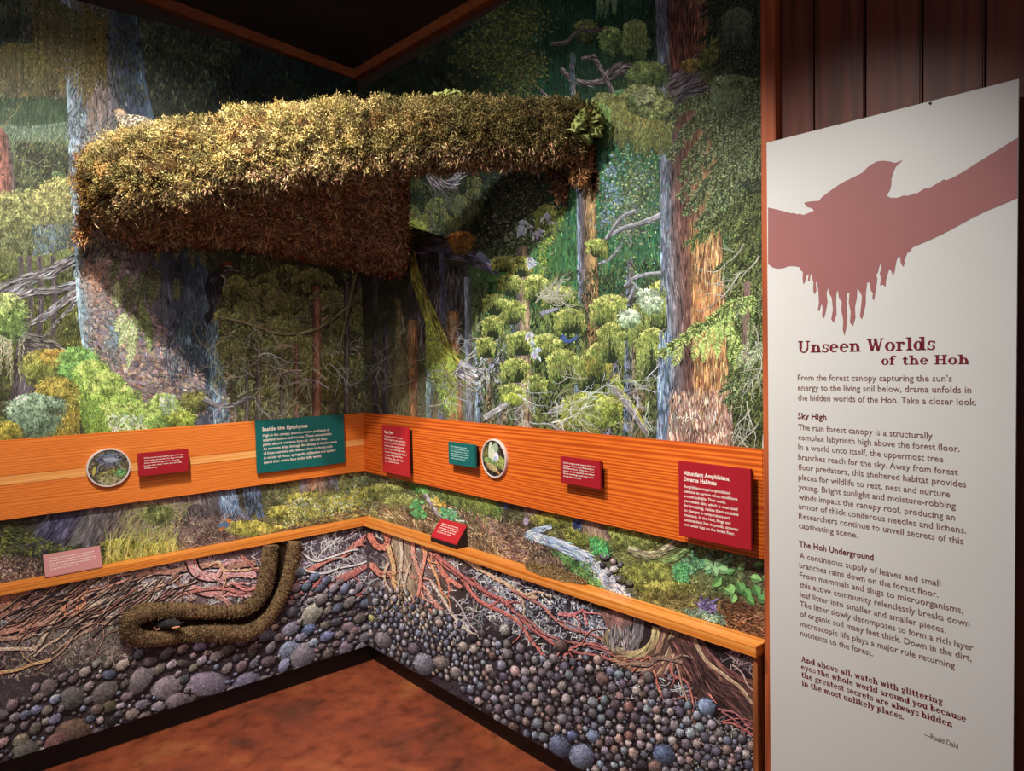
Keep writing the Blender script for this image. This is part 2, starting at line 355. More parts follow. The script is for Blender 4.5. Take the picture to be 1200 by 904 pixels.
    def finish(s, name, side, m, gain, zlo, zhi, lo, hi, root, off0=0.0125, span=0.003, sat=0.86):
        V = np.concatenate(s.V); C = np.concatenate(s.C); n = len(V)
        f = onL if side == 'L' else onR; W = f(V[..., 0], V[..., 1], off0)
        h = W[..., 0] if side == 'L' else W[..., 1]; z = W[..., 2]
        W[..., 2] = np.clip(z, zlo, zhi)
        k = (z.max(1) > zlo) & (z.min(1) < zhi) & (h.max(1) > lo) & (h.min(1) < hi)
        off = off0 + np.linspace(0, span, n)
        if side == 'L': W[..., 0] = np.clip(h, lo, hi); W[..., 1] = -off[:, None]
        else: W[..., 1] = np.clip(h, lo, hi); W[..., 0] = -off[:, None]
        W = W[k]; C = C[k]; lum = (C @ np.array([0.3, 0.59, 0.11]))[..., None]; C = np.clip(s2l(np.clip(lum + (C - lum) * sat, 1, 252)) * gain, 0, 0.92)
        # face the room
        a = W[:, 1] - W[:, 0]; b = W[:, 3] - W[:, 0]; c2 = W[:, 2] - W[:, 0]; nn = np.cross(a, c2) + np.cross(c2, b)
        flip = (nn[:, 1] > 0) if side == 'L' else (nn[:, 0] > 0)
        W[flip] = W[flip][:, ::-1]; C[flip] = C[flip][:, ::-1]
        
        return quadsmesh(name, W, C, m, root)
# ------------------------------------------------------------ the murals (painted pictures on flat panels)
H = math.pi / 2
def paint_left():
    p = Paint()
    ctrl = [(0, 0, (86, 92, 78)), (40, 30, (92, 98, 82)), (60, 70, (104, 104, 70)), (10, 60, (70, 84, 70)), (30, 110, (100, 96, 62)), (70, 110, (96, 88, 70)), (35, 135, (68, 86, 66)), (60, 150, (84, 104, 88)),
            (40, 185, (58, 68, 52)), (60, 215, (44, 52, 40)), (20, 180, (80, 84, 62)), (20, 240, (132, 132, 80)), (70, 240, (150, 150, 84)), (30, 280, (90, 94, 64)), (75, 285, (86, 94, 92)), (20, 315, (76, 84, 44)),
            (60, 330, (74, 80, 46)), (30, 400, (66, 70, 46)), (60, 380, (80, 84, 44)), (40, 450, (60, 60, 38)), (80, 480, (120, 140, 70)), (150, 20, (74, 78, 54)), (150, 100, (62, 66, 58)), (200, 40, (60, 66, 54)),
            (250, 60, (50, 56, 46)), (300, 60, (34, 44, 42)), (380, 60, (24, 34, 34)), (430, 80, (24, 36, 30)), (200, 100, (54, 60, 52)), (280, 100, (34, 44, 42)), (430, 140, (44, 60, 44)),
            (300, 200, (60, 70, 50)), (380, 220, (60, 70, 50)), (290, 300, (60, 66, 42)), (340, 330, (70, 74, 44)), (400, 330, (60, 66, 46)), (300, 370, (72, 76, 46)), (360, 400, (76, 78, 50)), (420, 400, (60, 64, 44)),
            (290, 440, (88, 88, 60)), (350, 460, (92, 92, 60)), (410, 450, (84, 84, 62)), (430, 480, (96, 96, 74)), (270, 480, (84, 84, 60)), (330, 490, (96, 92, 60)),
            # forest floor strip
            (0, 590, (60, 66, 40)), (60, 610, (60, 60, 76)), (130, 600, (92, 84, 84)), (200, 590, (110, 98, 90)), (250, 590, (100, 92, 92)), (290, 590, (60, 64, 60)), (30, 640, (66, 72, 40)), (90, 650, (70, 76, 38)),
            (0, 670, (96, 80, 74)), (30, 675, (100, 84, 78)), (140, 640, (120, 118, 70)), (190, 630, (112, 104, 80)), (180, 655, (128, 130, 60)), (240, 625, (100, 84, 84)), (290, 610, (128, 124, 62)), (320, 590, (96, 98, 66)),
            (360, 590, (140, 140, 78)), (400, 590, (132, 140, 84)), (430, 580, (120, 130, 96)), (330, 625, (120, 118, 74)), (380, 610, (134, 134, 80)), (425, 600, (140, 132, 90)), (300, 640, (110, 96, 70))]
    p.under(-210, -260, 446, 740, ctrl, 8, 0.2)
    p.auto(rect(-210, -260, 446, 560), 34000, 7, 2.2, H, 0.5, ctrl, 0.28, 0.45)
    p.auto(rect(-210, 540, 446, 740), 17000, 6, 1.5, -0.3, 0.8, ctrl, 0.3, 0.45)
    # the picture goes on to the left of the photograph's edge
    p.trunk([(-150, -230), (-150, 200), (-160, 560)], [(-96, -230), (-92, 200), (-84, 560)], [(110, 112, 116), (124, 108, 98), (92, 84, 84), (70, 74, 84)], 900, 14, 2.2)
    for (x, y) in ((-40, 250), (-70, 275), (-180, 260), (-30, 400), (-120, 330), (-190, 380)): p.moss(x, y, 30, 24, (136, 138, 84), (104, 110, 68), (66, 74, 50), 800, 0.8)
    for (x, y) in ((-20, 505), (-50, 520), (-90, 515), (-130, 530), (-175, 530), (-60, 480), (-110, 490)): p.moss(x, y, 30, 22, (150, 168, 90), (112, 134, 66), (70, 90, 46), 700, 0.5)
    for k in range(24): p.twigs(rng.uniform(-200, -10), rng.uniform(280, 480), rng.uniform(0, 6.28), 34, 1.6, (120, 116, 96), 2)
    for (x, y) in ((-20, 650), (-60, 665), (-100, 660), (-150, 680), (-190, 690)): p.moss(x, y, 28, 12, (130, 138, 66), (96, 104, 50), (60, 66, 38), 400, 0.3)
    # misty hanging foliage, top left
    p.scatter(rect(0, -200, 90, 20), 1500, 10, 3, H, 0.3, [(96, 104, 88), (80, 92, 76), (110, 112, 84)])
    p.drape([(0, 62), (30, 52), (60, 45), (88, 40)], 62, [(132, 128, 78), (116, 118, 72), (126, 116, 70)], [(84, 82, 62), (98, 90, 78)], 340, 2.2)
    p.drape([(0, 55), (18, 50), (48, 66), (76, 60)], 50, [(128, 122, 66), (116, 112, 64)], [(80, 76, 58), (92, 84, 60)], 150, 2.2)
    p.scatter(rect(-5, 112, 82, 142), 900, 9, 2.2, H, 0.15, [(60, 82, 58), (70, 92, 66), (54, 74, 54)], 0.12, 0.2)
    p.drape([(0, 145), (25, 148), (50, 146), (80, 142)], 34, [(88, 112, 94), (104, 124, 104)], [(120, 126, 92), (84, 98, 70)], 180, 2.0)
    p.scatter(rect(18, 165, 82, 225), 900, 7, 2, 1.9, 0.4, [(92, 96, 60), (48, 56, 42), (38, 44, 34), (70, 78, 52)])
    p.trunk([(-6, 140), (-4, 200), (-8, 245)], [(10, 160), (16, 200), (19, 245)], [(120, 76, 66), (146, 96, 82), (118, 78, 70), (84, 78, 78)], 240, 9, 1.8)
    for y in (160, 175, 190, 205): p.ell(np.array([rng.uniform(2, 13)]), np.array([y * 1.0]), 2, 1.2, 0.3, np.array([[52, 34, 30.]]))
    p.twigs(18, 186, 0.1, 34, 1.4, (120, 118, 96), 1); p.twigs(0, 150, -0.2, 26, 2, (118, 118, 84), 2)
    p.frond(62, 200, 0.9, 20, 9, [(120, 140, 90), (92, 116, 74)], -0.3, wd=1.6)
    # moss mound, mid left
    p.moss(30, 262, 62, 42, (136, 138, 84), (104, 110, 68), (74, 82, 60), 2600, 0.8, 5, 2.6)
    p.moss(72, 240, 34, 34, (156, 152, 92), (126, 126, 78), (84, 92, 76), 1200, 0.8, 4, 2.3)
    p.scatter(rect(38, 262, 90, 312), 500, 5, 2, H, 0.4, [(84, 98, 104), (96, 112, 120), (70, 84, 80)])
    p.drape([(0, 290), (40, 300), (88, 288)], 34, [(108, 112, 60), (92, 104, 72)], [(70, 78, 40), (84, 92, 50)], 160)
    # dark boughs behind, left
    p.scatter(rect(0, 320, 92, 450), 700, 8, 2, 2.0, 0.6, [(104, 108, 48), (84, 92, 42), (60, 66, 34), (40, 44, 30)])
    for x0 in (24, 34, 46, 62): p.rib([(x0, 300), (x0 + 2, 360), (x0 - 3, 420)], 6, 7, (84, 76, 80), streak=40, pal=[(104, 96, 98), (60, 54, 58)])
    for a in (((-6, 346), (20, 332), (50, 322), (92, 302), 15, 13), ((2, 354), (30, 344), (60, 341), (92, 333), 8, 11), ((28, 384), (50, 372), (66, 360), (92, 342), 6, 12), ((50, 398), (66, 378), (78, 366), (90, 352), 3, 5)):
        p.rib(a[:4], a[4], a[5], (92, 86, 88), hi=(146, 146, 152), lo=(48, 44, 46), streak=150, pal=[(130, 126, 128), (66, 60, 62), (150, 158, 168), (104, 96, 92)])
    for _ in range(7): p.twigs(rng.uniform(40, 80), rng.uniform(368, 385), 1.8, 46, 1.2, (110, 106, 72), 1)
    p.trunk([(24, 405), (14, 450), (8, 520)], [(48, 400), (44, 450), (50, 520)], [(70, 64, 66), (104, 98, 104), (76, 70, 76)], 240, 12, 1.8)
    p.rib([(22, 396), (45, 402), (76, 418)], 18, 15, (98, 94, 92), hi=(140, 140, 132), lo=(54, 50, 50), streak=200, pal=[(126, 122, 118), (70, 66, 64)])
    p.moss(8, 372, 24, 30, (166, 178, 110), (112, 140, 72), (72, 92, 54), 800, 0.5)
    p.drape([(0, 392), (14, 398), (28, 396)], 60, [(180, 180, 150), (150, 150, 116)], [(150, 146, 120), (120, 116, 88)], 16, 2.0)
    # big trunk
    Ledge = [(66, -230), (74, 40), (78, 110), (84, 200), (87, 290), (90, 350), (97, 405), (118, 440), (150, 470), (160, 520)]
    Redge = [(150, -230), (165, 40), (176, 120), (205, 220), (236, 290), (250, 350), (258, 400), (264, 450), (270, 500), (276, 520)]
    p.trunk(Ledge, Redge, [(150, 176, 192), (120, 126, 132), (134, 118, 108), (126, 112, 108), (112, 104, 110), (84, 90, 104), (62, 70, 86), (66, 80, 98), (84, 106, 128)], 3400, 12, 2.4, 0.2, 0.12)
    # bark plates
    n = 1500; x, y = polypts([(92, 250), (140, 250), (160, 340), (235, 440), (225, 475), (150, 475), (100, 400)], n)
    o = np.argsort(-y); x, y = x[o], y[o]; c = pick([(150, 128, 118), (164, 138, 120), (132, 122, 128), (118, 112, 122), (146, 134, 138)], n, 0.16, 0.05)
    warm = np.exp(-((x - 108) / 22) ** 2 - ((y - 325) / 28) ** 2)[:, None]; c = c * (1 - warm) + np.array([196, 146, 118.]) * rng.uniform(0.8, 1.1, (n, 1)) * warm
    blue = np.exp(-((x - 96) / 9) ** 2 - ((y - 372) / 45) ** 2)[:, None] + np.exp(-((x - 133) / 8) ** 2 - ((y - 395) / 22) ** 2)[:, None]; blue = np.clip(blue, 0, 1)
    c = c * (1 - blue) + np.array([122, 160, 180.]) * rng.uniform(0.75, 1.1, (n, 1)) * blue
    yel = np.exp(-((x - 108) / 16) ** 2 - ((y - 283) / 14) ** 2)[:, None]; c = c * (1 - yel) + np.array([170, 168, 120.]) * yel
    rx_ = rng.uniform(2.2, 4.2, n); ra_ = rng.normal(0.2, 0.5, n); p.ell(x + .3, y + 1.1, rx_ + .5, rx_ * 0.72 + .3, ra_, c * 0.68); p.ell(x, y, rx_, rx_ * 0.66, ra_, c); p.ell(x - 0.5, y - 0.6, rx_ * .6, rx_ * .33, ra_, np.clip(c * 1.05, 0, 250)); p.scatter([(92, 250), (140, 250), (160, 340), (235, 440), (225, 475), (150, 475), (100, 400)], 1500, 4, 1.1, 0.6, 1.0, [(170, 156, 146), (96, 84, 84), (150, 140, 150), (120, 104, 100)])
    p.scatter([(86, 40), (100, 40), (104, 200), (96, 285), (86, 285), (80, 150)], 800, 8, 2.2, H, 0.25, [(128, 144, 158), (140, 156, 168), (96, 110, 124), (76, 86, 98)])  # upper trunk strokes darkened: light falloff put into the colour
    p.scatter([(96, 150), (150, 120), (150, 300), (98, 300)], 900, 6, 2.4, 1.9, 0.6, [(104, 108, 112), (84, 86, 88), (120, 116, 110), (66, 66, 66)])
    p.scatter([(238, 372), (256, 372), (268, 500), (252, 500)], 420, 10, 1.8, H + 0.08, 0.12, [(120, 146, 168), (96, 120, 144), (140, 166, 186), (74, 92, 112)])
    p.scatter([(186, 400), (235, 330), (250, 480), (215, 490)], 700, 8, 1.8, H, 0.3, [(66, 82, 98), (52, 64, 80), (84, 100, 112), (60, 62, 70)])
    p.scatter([(205, 380), (225, 375), (222, 400)], 40, 9, 2.4, H, 0.1, [(96, 122, 138)])
    p.scatter([(150, 460), (235, 430), (240, 485), (150, 490)], 350, 7, 2.6, 0.5, 0.6, [(128, 108, 104), (104, 90, 96), (150, 132, 124)])
    # moss hanging over the top of the trunk
    p.drape([(40, -30), (70, 2), (100, 14), (125, 8)], 110, [(116, 112, 76), (100, 100, 72)], [(126, 108, 66), (92, 88, 56), (110, 92, 56)], 260, 2.5)
    p.drape([(98, 0), (112, 20), (124, 24)], 75, [(128, 112, 62), (108, 100, 60)], [(118, 98, 52), (90, 80, 46)], 120, 2.4)
    # dark upper foliage
    p.scatter(rect(125, -200, 270, 118), 1700, 9, 2.6, H, 0.35, [(80, 84, 64), (64, 72, 58), (50, 56, 48), (92, 96, 72), (58, 68, 66)])
    p.scatter(rect(240, -200, 445, 112), 1300, 9, 2.2, H, 0.4, [(30, 44, 40), (40, 54, 46), (24, 34, 34), (48, 60, 40)], 0.2, 0.5)
    for _ in range(14): p.frond(rng.uniform(140, 270), rng.uniform(0, 80), rng.uniform(-0.6, 0.3), 34, 9, [(84, 92, 62), (66, 76, 56)], 0.6)
    for _ in range(10): p.twigs(rng.uniform(270, 430), rng.uniform(-30, 110), rng.uniform(1, 2.2), 40, 1.1, (70, 76, 64), 2)
    # forest behind, right of the trunk
    for (x, w_, c, yt) in ((371, 10, (128, 88, 68), 335), (347, 6, (110, 80, 62), 395), (300, 5, (92, 84, 70), 380), (330, 5, (88, 80, 60), 400), (404, 7, (84, 74, 62), 400), (420, 9, (92, 84, 70), 330), (286, 4, (96, 90, 80), 420), (388, 5, (92, 84, 64), 360)):
        p.trunk([(x - w_ / 2, yt), (x - w_ * .6, 520)], [(x + w_ / 2, yt), (x + w_ * .6, 520)], [np.array(c) * 0.7, c, np.array(c) * 1.25, np.array(c) * 0.8], int(w_ * 22), 10, 1.3)
    for (x, y, r) in ((355, 320, 34), (370, 345, 26), (330, 350, 20), (300, 330, 26), (280, 360, 20), (345, 375, 22), (320, 395, 20), (360, 405, 16), (270, 400, 14), (400, 350, 24), (415, 375, 20)):
        for k in range(5):
            sx = x + rng.uniform(-r, r); sy = y + rng.uniform(-8, 8)
            p.drape([(sx - r * 0.6, sy + 5), (sx, sy - 4), (sx + r * 0.6, sy + 6)], 14, [(150, 156, 88), (126, 138, 80), (164, 164, 92)], [(64, 74, 46), (84, 92, 56)], 34, 2.0)
    for (x0, y0, hh) in ((290, 300, 120), (322, 330, 130), (352, 300, 150), (382, 330, 120), (410, 300, 150), (272, 340, 110)):
        for k in range(13):
            y = y0 + hh * k / 13; L = 8 + 26 * k / 13
            for sg in (-1, 1): p.frond(x0 + rng.uniform(-2, 2), y, (H - sg * 1.15) + rng.normal(0, 0.12), L * rng.uniform(.7, 1.1), 6, [(124, 136, 82), (96, 110, 66), (148, 154, 98)], 0.35, 1.5, 1.2)
    p.rib([(256, 372), (290, 378), (330, 388), (370, 384), (412, 360)], 5, 6, (96, 92, 58), hi=(136, 134, 80), lo=(52, 50, 34), streak=120)
    p.rib([(300, 470), (330, 440), (352, 425)], 4, 5, (120, 116, 64), hi=(150, 148, 84), streak=50)
    p.rib([(338, 490), (350, 465), (366, 440), (372, 420)], 5, 3, (130, 128, 70), hi=(164, 160, 96), streak=40)
    p.rib([(418, 320), (405, 360), (396, 400)], 5, 3, (110, 108, 52), streak=40)
    for _ in range(60): p.twigs(rng.uniform(262, 430), rng.uniform(340, 480), rng.choice([-0.6, 0.4, 2.6, 1.2, 3.6]) + rng.normal(0, 0.3), rng.uniform(18, 44), 1.5, pick([(150, 146, 112), (120, 120, 84), (150, 150, 140), (104, 100, 66)], 1)[0], 2)
    p.drape([(360, 425), (385, 412), (410, 424)], 66, [(140, 138, 72), (120, 124, 62)], [(84, 86, 44), (96, 92, 50)], 190, 2.1)
    p.moss(385, 428, 30, 16, (132, 132, 62), (104, 108, 52), (70, 74, 38), 500, 0.9)
    for _ in range(24):
        x = rng.uniform(262, 432); y = rng.uniform(395, 478); w_ = rng.uniform(5, 13); p.drape([(x - w_, y + 4), (x, y), (x + w_, y + 5)], rng.uniform(9, 22), [(150, 158, 96), (168, 170, 116), (120, 132, 80)], [(84, 94, 62), (60, 68, 46)], int(w_ * 2), 1.6)
    p.scatter(rect(262, 430, 436, 510), 260, 8, 1.2, 1.9, 0.9, [(176, 176, 150), (116, 118, 90), (56, 60, 46), (130, 142, 90), (150, 146, 122), (44, 46, 38)])
    for (x, w_, c, yt) in ((371, 9, (140, 100, 80), 350), (347, 5, (120, 92, 76), 400), (303, 5, (110, 104, 96), 400), (406, 6, (96, 88, 84), 330), (330, 4, (116, 110, 96), 425), (289, 4, (100, 96, 90), 430)):
        p.trunk([(x - w_ / 2, yt), (x - w_ * .6, 520)], [(x + w_ / 2, yt), (x + w_ * .6, 520)], [np.array(c) * 0.6, c, np.array(c) * 1.3, np.array(c) * 0.7], int(w_ * 22), 10, 1.3)
    for a in (((256, 372), (290, 380), (330, 392), (372, 386), (412, 358), 4, 5), ((300, 462), (325, 440), (345, 418), 3, 3), ((330, 492), (352, 462), (366, 440), 5, 3), ((262, 392), (285, 398), (300, 392), 2, 1.5), ((396, 420), (405, 380), (418, 320), 3, 5), ((300, 400), (312, 420), (330, 428), (345, 420), 2, 1.5)):
        p.rib(a[:-2], a[-2], a[-1], (120, 118, 84), hi=(168, 166, 122), lo=(50, 48, 36), streak=40)
    for _ in range(30): p.twigs(rng.uniform(262, 430), rng.uniform(390, 480), rng.choice([-0.6, 0.4, 2.6, 1.2, 3.6]) + rng.normal(0, 0.3), rng.uniform(16, 40), 1.7, pick([(176, 174, 150), (150, 152, 120), (170, 172, 170)], 1)[0], 2)
    # hanging spruce boughs in front of the trunk
    def cone(x, y, L, wd_, pal, a=H):
        p.frond(x, y, a, L, wd_, pal, 0.02, 0.8, 1.3, True)
        p.frond(x, y, a, L, wd_ * 0.55, [np.clip(np.array(q) * 1.15, 0, 240) for q in pal], 0.02, 0.8, 1.0)
    dk = [(96, 104, 66), (78, 88, 56), (112, 116, 80)]; lt = [(176, 196, 132), (156, 180, 116), (196, 208, 150)]; md = [(136, 152, 96), (112, 128, 80)]
    for (x, y, L, a) in ((188, 275, 34, 1.7), (207, 275, 30, 1.6), (222, 278, 36, 1.45), (234, 280, 34, 1.4), (186, 315, 36, 1.7), (168, 315, 46, 1.7), (150, 320, 46, 1.9), (206, 325, 28, 1.5), (160, 330, 40, 1.9), (176, 310, 50, 1.55), (140, 300, 30, 1.9)): cone(x, y, L, 8, dk, a)
    for (x, y, L, a) in ((137, 330, 30, 1.55), (157, 368, 44, 2.0), (160, 372, 62, 1.75), (148, 366, 26, 2.1)): cone(x, y, L, 9, lt, a)
    for (x, y, L, a) in ((172, 365, 50, 1.5), (166, 358, 30, 1.6), (160, 345, 24, 1.2)): cone(x, y, L, 8, md, a)
    p.rib([(180, 300), (168, 330), (158, 372)], 2, 1.2, (84, 76, 60))
    # woodpecker
    p.ell(np.array([251.]), np.array([334.]), 11, 18, 0.25, np.array([[44, 42, 48.]])); p.polyfill([(244, 346), (252, 350), (250, 372), (243, 382), (238, 370)], (40, 38, 44))
    p.ell(np.array([262.]), np.array([315.]), 8, 5.5, 0.1, np.array([[52, 46, 48.]])); p.polyfill([(255, 311), (266, 306), (274, 309), (268, 313), (258, 314)], (140, 58, 44))
    p.rib([(262, 318), (270, 316), (280, 318)], 2.8, 1.2, (150, 146, 140)); p.rib([(258, 322), (264, 328), (262, 336)], 2.4, 1.2, (170, 160, 150)); p.rib([(264, 312), (272, 313)], 1.6, 1.2, (190, 184, 170))
    p.scatter(rect(243, 322, 260, 350), 60, 8, 1.6, 1.7, 0.2, [(74, 72, 82), (30, 28, 34)])
    # bright moss mounds bottom left
    p.trunk([(92, 470), (98, 520)], [(160, 460), (150, 520)], [(72, 62, 66), (96, 84, 84), (70, 60, 60)], 200, 12, 1.8)
    p.trunk([(70, 450), (72, 520)], [(100, 450), (102, 520)], [(64, 66, 50), (84, 88, 60), (60, 62, 44)], 200, 12, 1.8)
    p.moss(52, 430, 26, 22, (150, 146, 70), (124, 132, 62), (76, 88, 46), 900, 0.4)
    p.moss(66, 418, 18, 10, (192, 152, 76), (164, 142, 64), (110, 116, 54), 300, 0.3)
    for (x, y, rx, ry) in ((92, 425, 22, 20), (88, 438, 18, 22)): p.moss(x, y, rx, ry, (132, 178, 92), (100, 152, 76), (62, 112, 58), 700, 0.5)
    for (x, y, rx, ry) in ((108, 440, 20, 20), (124, 456, 22, 22), (140, 474, 24, 24), (156, 490, 22, 20), (112, 470, 20, 30), (128, 492, 22, 22)): p.moss(x, y, rx, ry, (176, 204, 104), (138, 172, 76), (88, 122, 52), 850, 0.5)
    p.drape([(96, 450), (104, 468), (122, 482)], 50, [(140, 176, 76), (120, 156, 70)], [(84, 118, 48), (104, 128, 56)], 170, 2.2)
    p.moss(66, 468, 26, 28, (176, 160, 76), (146, 140, 62), (96, 100, 44), 1300, 0.7)
    p.drape([(52, 488), (72, 484), (92, 478)], 40, [(170, 148, 66), (140, 132, 56)], [(104, 104, 44), (120, 110, 48)], 130)
    p.moss(40, 486, 30, 26, (150, 178, 148), (112, 140, 112), (72, 92, 70), 1400, 0.5, 4.5, 3.0); p.moss(58, 474, 18, 10, (150, 180, 150), (120, 148, 118), (84, 100, 76), 350, 0.4, 4.5, 3)
    p.moss(6, 508, 18, 16, (170, 160, 66), (136, 132, 52), (84, 84, 38), 500, 0.4)
    p.scatter([(128, 485), (180, 490), (180, 505), (126, 505)], 130, 5, 3.4, 0.5, 1.5, [(190, 214, 168), (168, 196, 150), (206, 222, 186)], 0.08)
    for (x, y, rx, ry) in ((192, 478, 18, 18), (182, 490, 12, 14), (212, 486, 14, 10)): p.moss(x, y, rx, ry, (168, 196, 104), (126, 160, 76), (84, 118, 56), 520, 0.4)
    p.moss(228, 470, 15, 12, (126, 128, 66), (100, 104, 54), (66, 70, 38), 350, 0.3); p.moss(212, 492, 16, 11, (162, 180, 80), (132, 156, 62), (96, 118, 48), 420, 0.2)
    p.scatter([(186, 464), (204, 462), (206, 484), (190, 486)], 60, 4, 3, 0.5, 1.5, [(196, 216, 180), (176, 200, 160)], 0.08)
    p.rib([(238, 468), (256, 476), (276, 474), (290, 466)], 8, 5, (118, 116, 122), hi=(168, 168, 174), lo=(70, 66, 70), streak=60)
    # trunk foot and forest floor
    p.trunk([(75, 560), (50, 610), (22, 645)], [(120, 560), (100, 610), (78, 640)], [(92, 92, 112), (66, 64, 92), (76, 74, 100), (92, 86, 96)], 500, 12, 2.2, 0.25)
    p.trunk([(115, 560), (100, 600), (78, 640)], [(175, 560), (168, 600), (150, 650)], [(110, 108, 110), (92, 88, 92), (110, 98, 88), (96, 92, 70)], 600, 12, 2.0, 0.25)
    p.trunk([(170, 560), (165, 600), (150, 630)], [(262, 555), (278, 590), (300, 612)], [(120, 108, 100), (140, 126, 116), (110, 98, 96), (90, 84, 88), (104, 110, 128)], 1100, 13, 1.7, 0.25, 0.15)
    p.scatter([(252, 560), (272, 560), (282, 600), (262, 606)], 200, 8, 2.2, 1.4, 0.2, [(104, 130, 168), (84, 104, 140), (130, 152, 180)])
    p.scatter([(282, 560), (300, 556), (308, 602), (290, 602)], 160, 8, 2.0, 1.3, 0.2, [(84, 100, 130), (60, 66, 84), (100, 120, 150)])
    p.ell(np.array([228.]), np.array([602.]), 14, 12, 0.2, np.array([[84, 76, 78.]])); p.scatter(rect(214, 592, 242, 612), 90, 9, 1.3, 1.2, 0.2, [(110, 102, 104), (64, 58, 62)])
    for _ in range(60): p.rib([(rng.uniform(120, 200), 648 - rng.uniform(0, 12)), (rng.uniform(140, 220), 610), (rng.uniform(150, 230), 590)], 0.9, 0.5, pick([(140, 142, 84), (120, 122, 70), (160, 152, 110)], 1)[0], n=8)
    p.moss(185, 602, 18, 12, (128, 140, 84), (104, 116, 66), (80, 84, 54), 300, 0.3)
    for (x, y, rx, ry) in ((145, 640, 24, 10), (185, 648, 26, 10), (130, 655, 20, 9), (160, 660, 24, 8), (200, 640, 18, 7)): p.moss(x, y, rx, ry, (172, 170, 70), (136, 138, 54), (84, 90, 40), 420, 0.3, 5, 1.8)
    for _ in range(90):
        x = rng.uniform(120, 215); y = 660 - (x - 120) * 0.12 + rng.uniform(-6, 4); p.rib([(x, y), (x + rng.uniform(-4, 8), y - 12), (x + rng.uniform(-4, 18), y - rng.uniform(18, 40))], 1.2, 0.5, pick([(176, 178, 88), (140, 150, 70), (190, 186, 110)], 1)[0], n=6)
    p.scatter([(200, 610), (280, 605), (290, 632), (210, 648)], 900, 8, 1.1, 0.2, 1.2, [(140, 122, 116), (100, 84, 84), (64, 52, 54), (160, 144, 130), (120, 96, 90)])
    p.scatter([(0, 650), (45, 655), (48, 690), (0, 695)], 500, 4, 2.6, 0.5, 1.5, [(126, 104, 96), (96, 78, 74), (146, 124, 112), (70, 58, 56)])
    p.scatter([(0, 615), (70, 640), (120, 640), (120, 665), (60, 650), (0, 650)], 700, 6, 1.8, 0.1, 0.6, [(84, 92, 42), (110, 116, 52), (54, 58, 34), (66, 70, 62)])
    for (x, y, rx, ry) in ((290, 618, 24, 9), (320, 622, 20, 8), (340, 600, 24, 9), (375, 598, 26, 10), (400, 610, 22, 9), (360, 584, 22, 8), (405, 588, 22, 9), (428, 578, 14, 8)): p.moss(x, y, rx, ry, (186, 182, 84), (142, 146, 66), (88, 96, 50), 430, 0.3, 5, 1.7)
    p.scatter([(340, 585), (432, 572), (432, 604), (330, 620)], 1000, 2.6, 1.8, 0.5, 1.5, [(190, 196, 120), (170, 190, 180), (150, 170, 96), (200, 188, 90), (110, 120, 66)])
    p.scatter([(300, 628), (432, 592), (432, 606), (300, 644)], 500, 6, 1.3, -0.2, 0.5, [(130, 108, 78), (110, 84, 64), (150, 136, 96), (90, 70, 54)])
    p.trunk([(353, 556), (350, 574)], [(392, 552), (396, 568)], [(120, 124, 150), (176, 134, 104), (150, 128, 116), (110, 116, 140)], 160, 8, 1.6)
    # thrush
    p.ell(np.array([262.]), np.array([616.]), 6.5, 4.5, -0.5, np.array([[84, 116, 150.]])); p.ell(np.array([260.]), np.array([620.]), 4.5, 2.4, -0.4, np.array([[190, 128, 66.]]))
    p.ell(np.array([268.]), np.array([610.]), 3.6, 3, 0, np.array([[196, 120, 62.]])); p.polyfill([(268, 606), (278, 604), (272, 609), (266, 608)], (70, 90, 116))
    return p
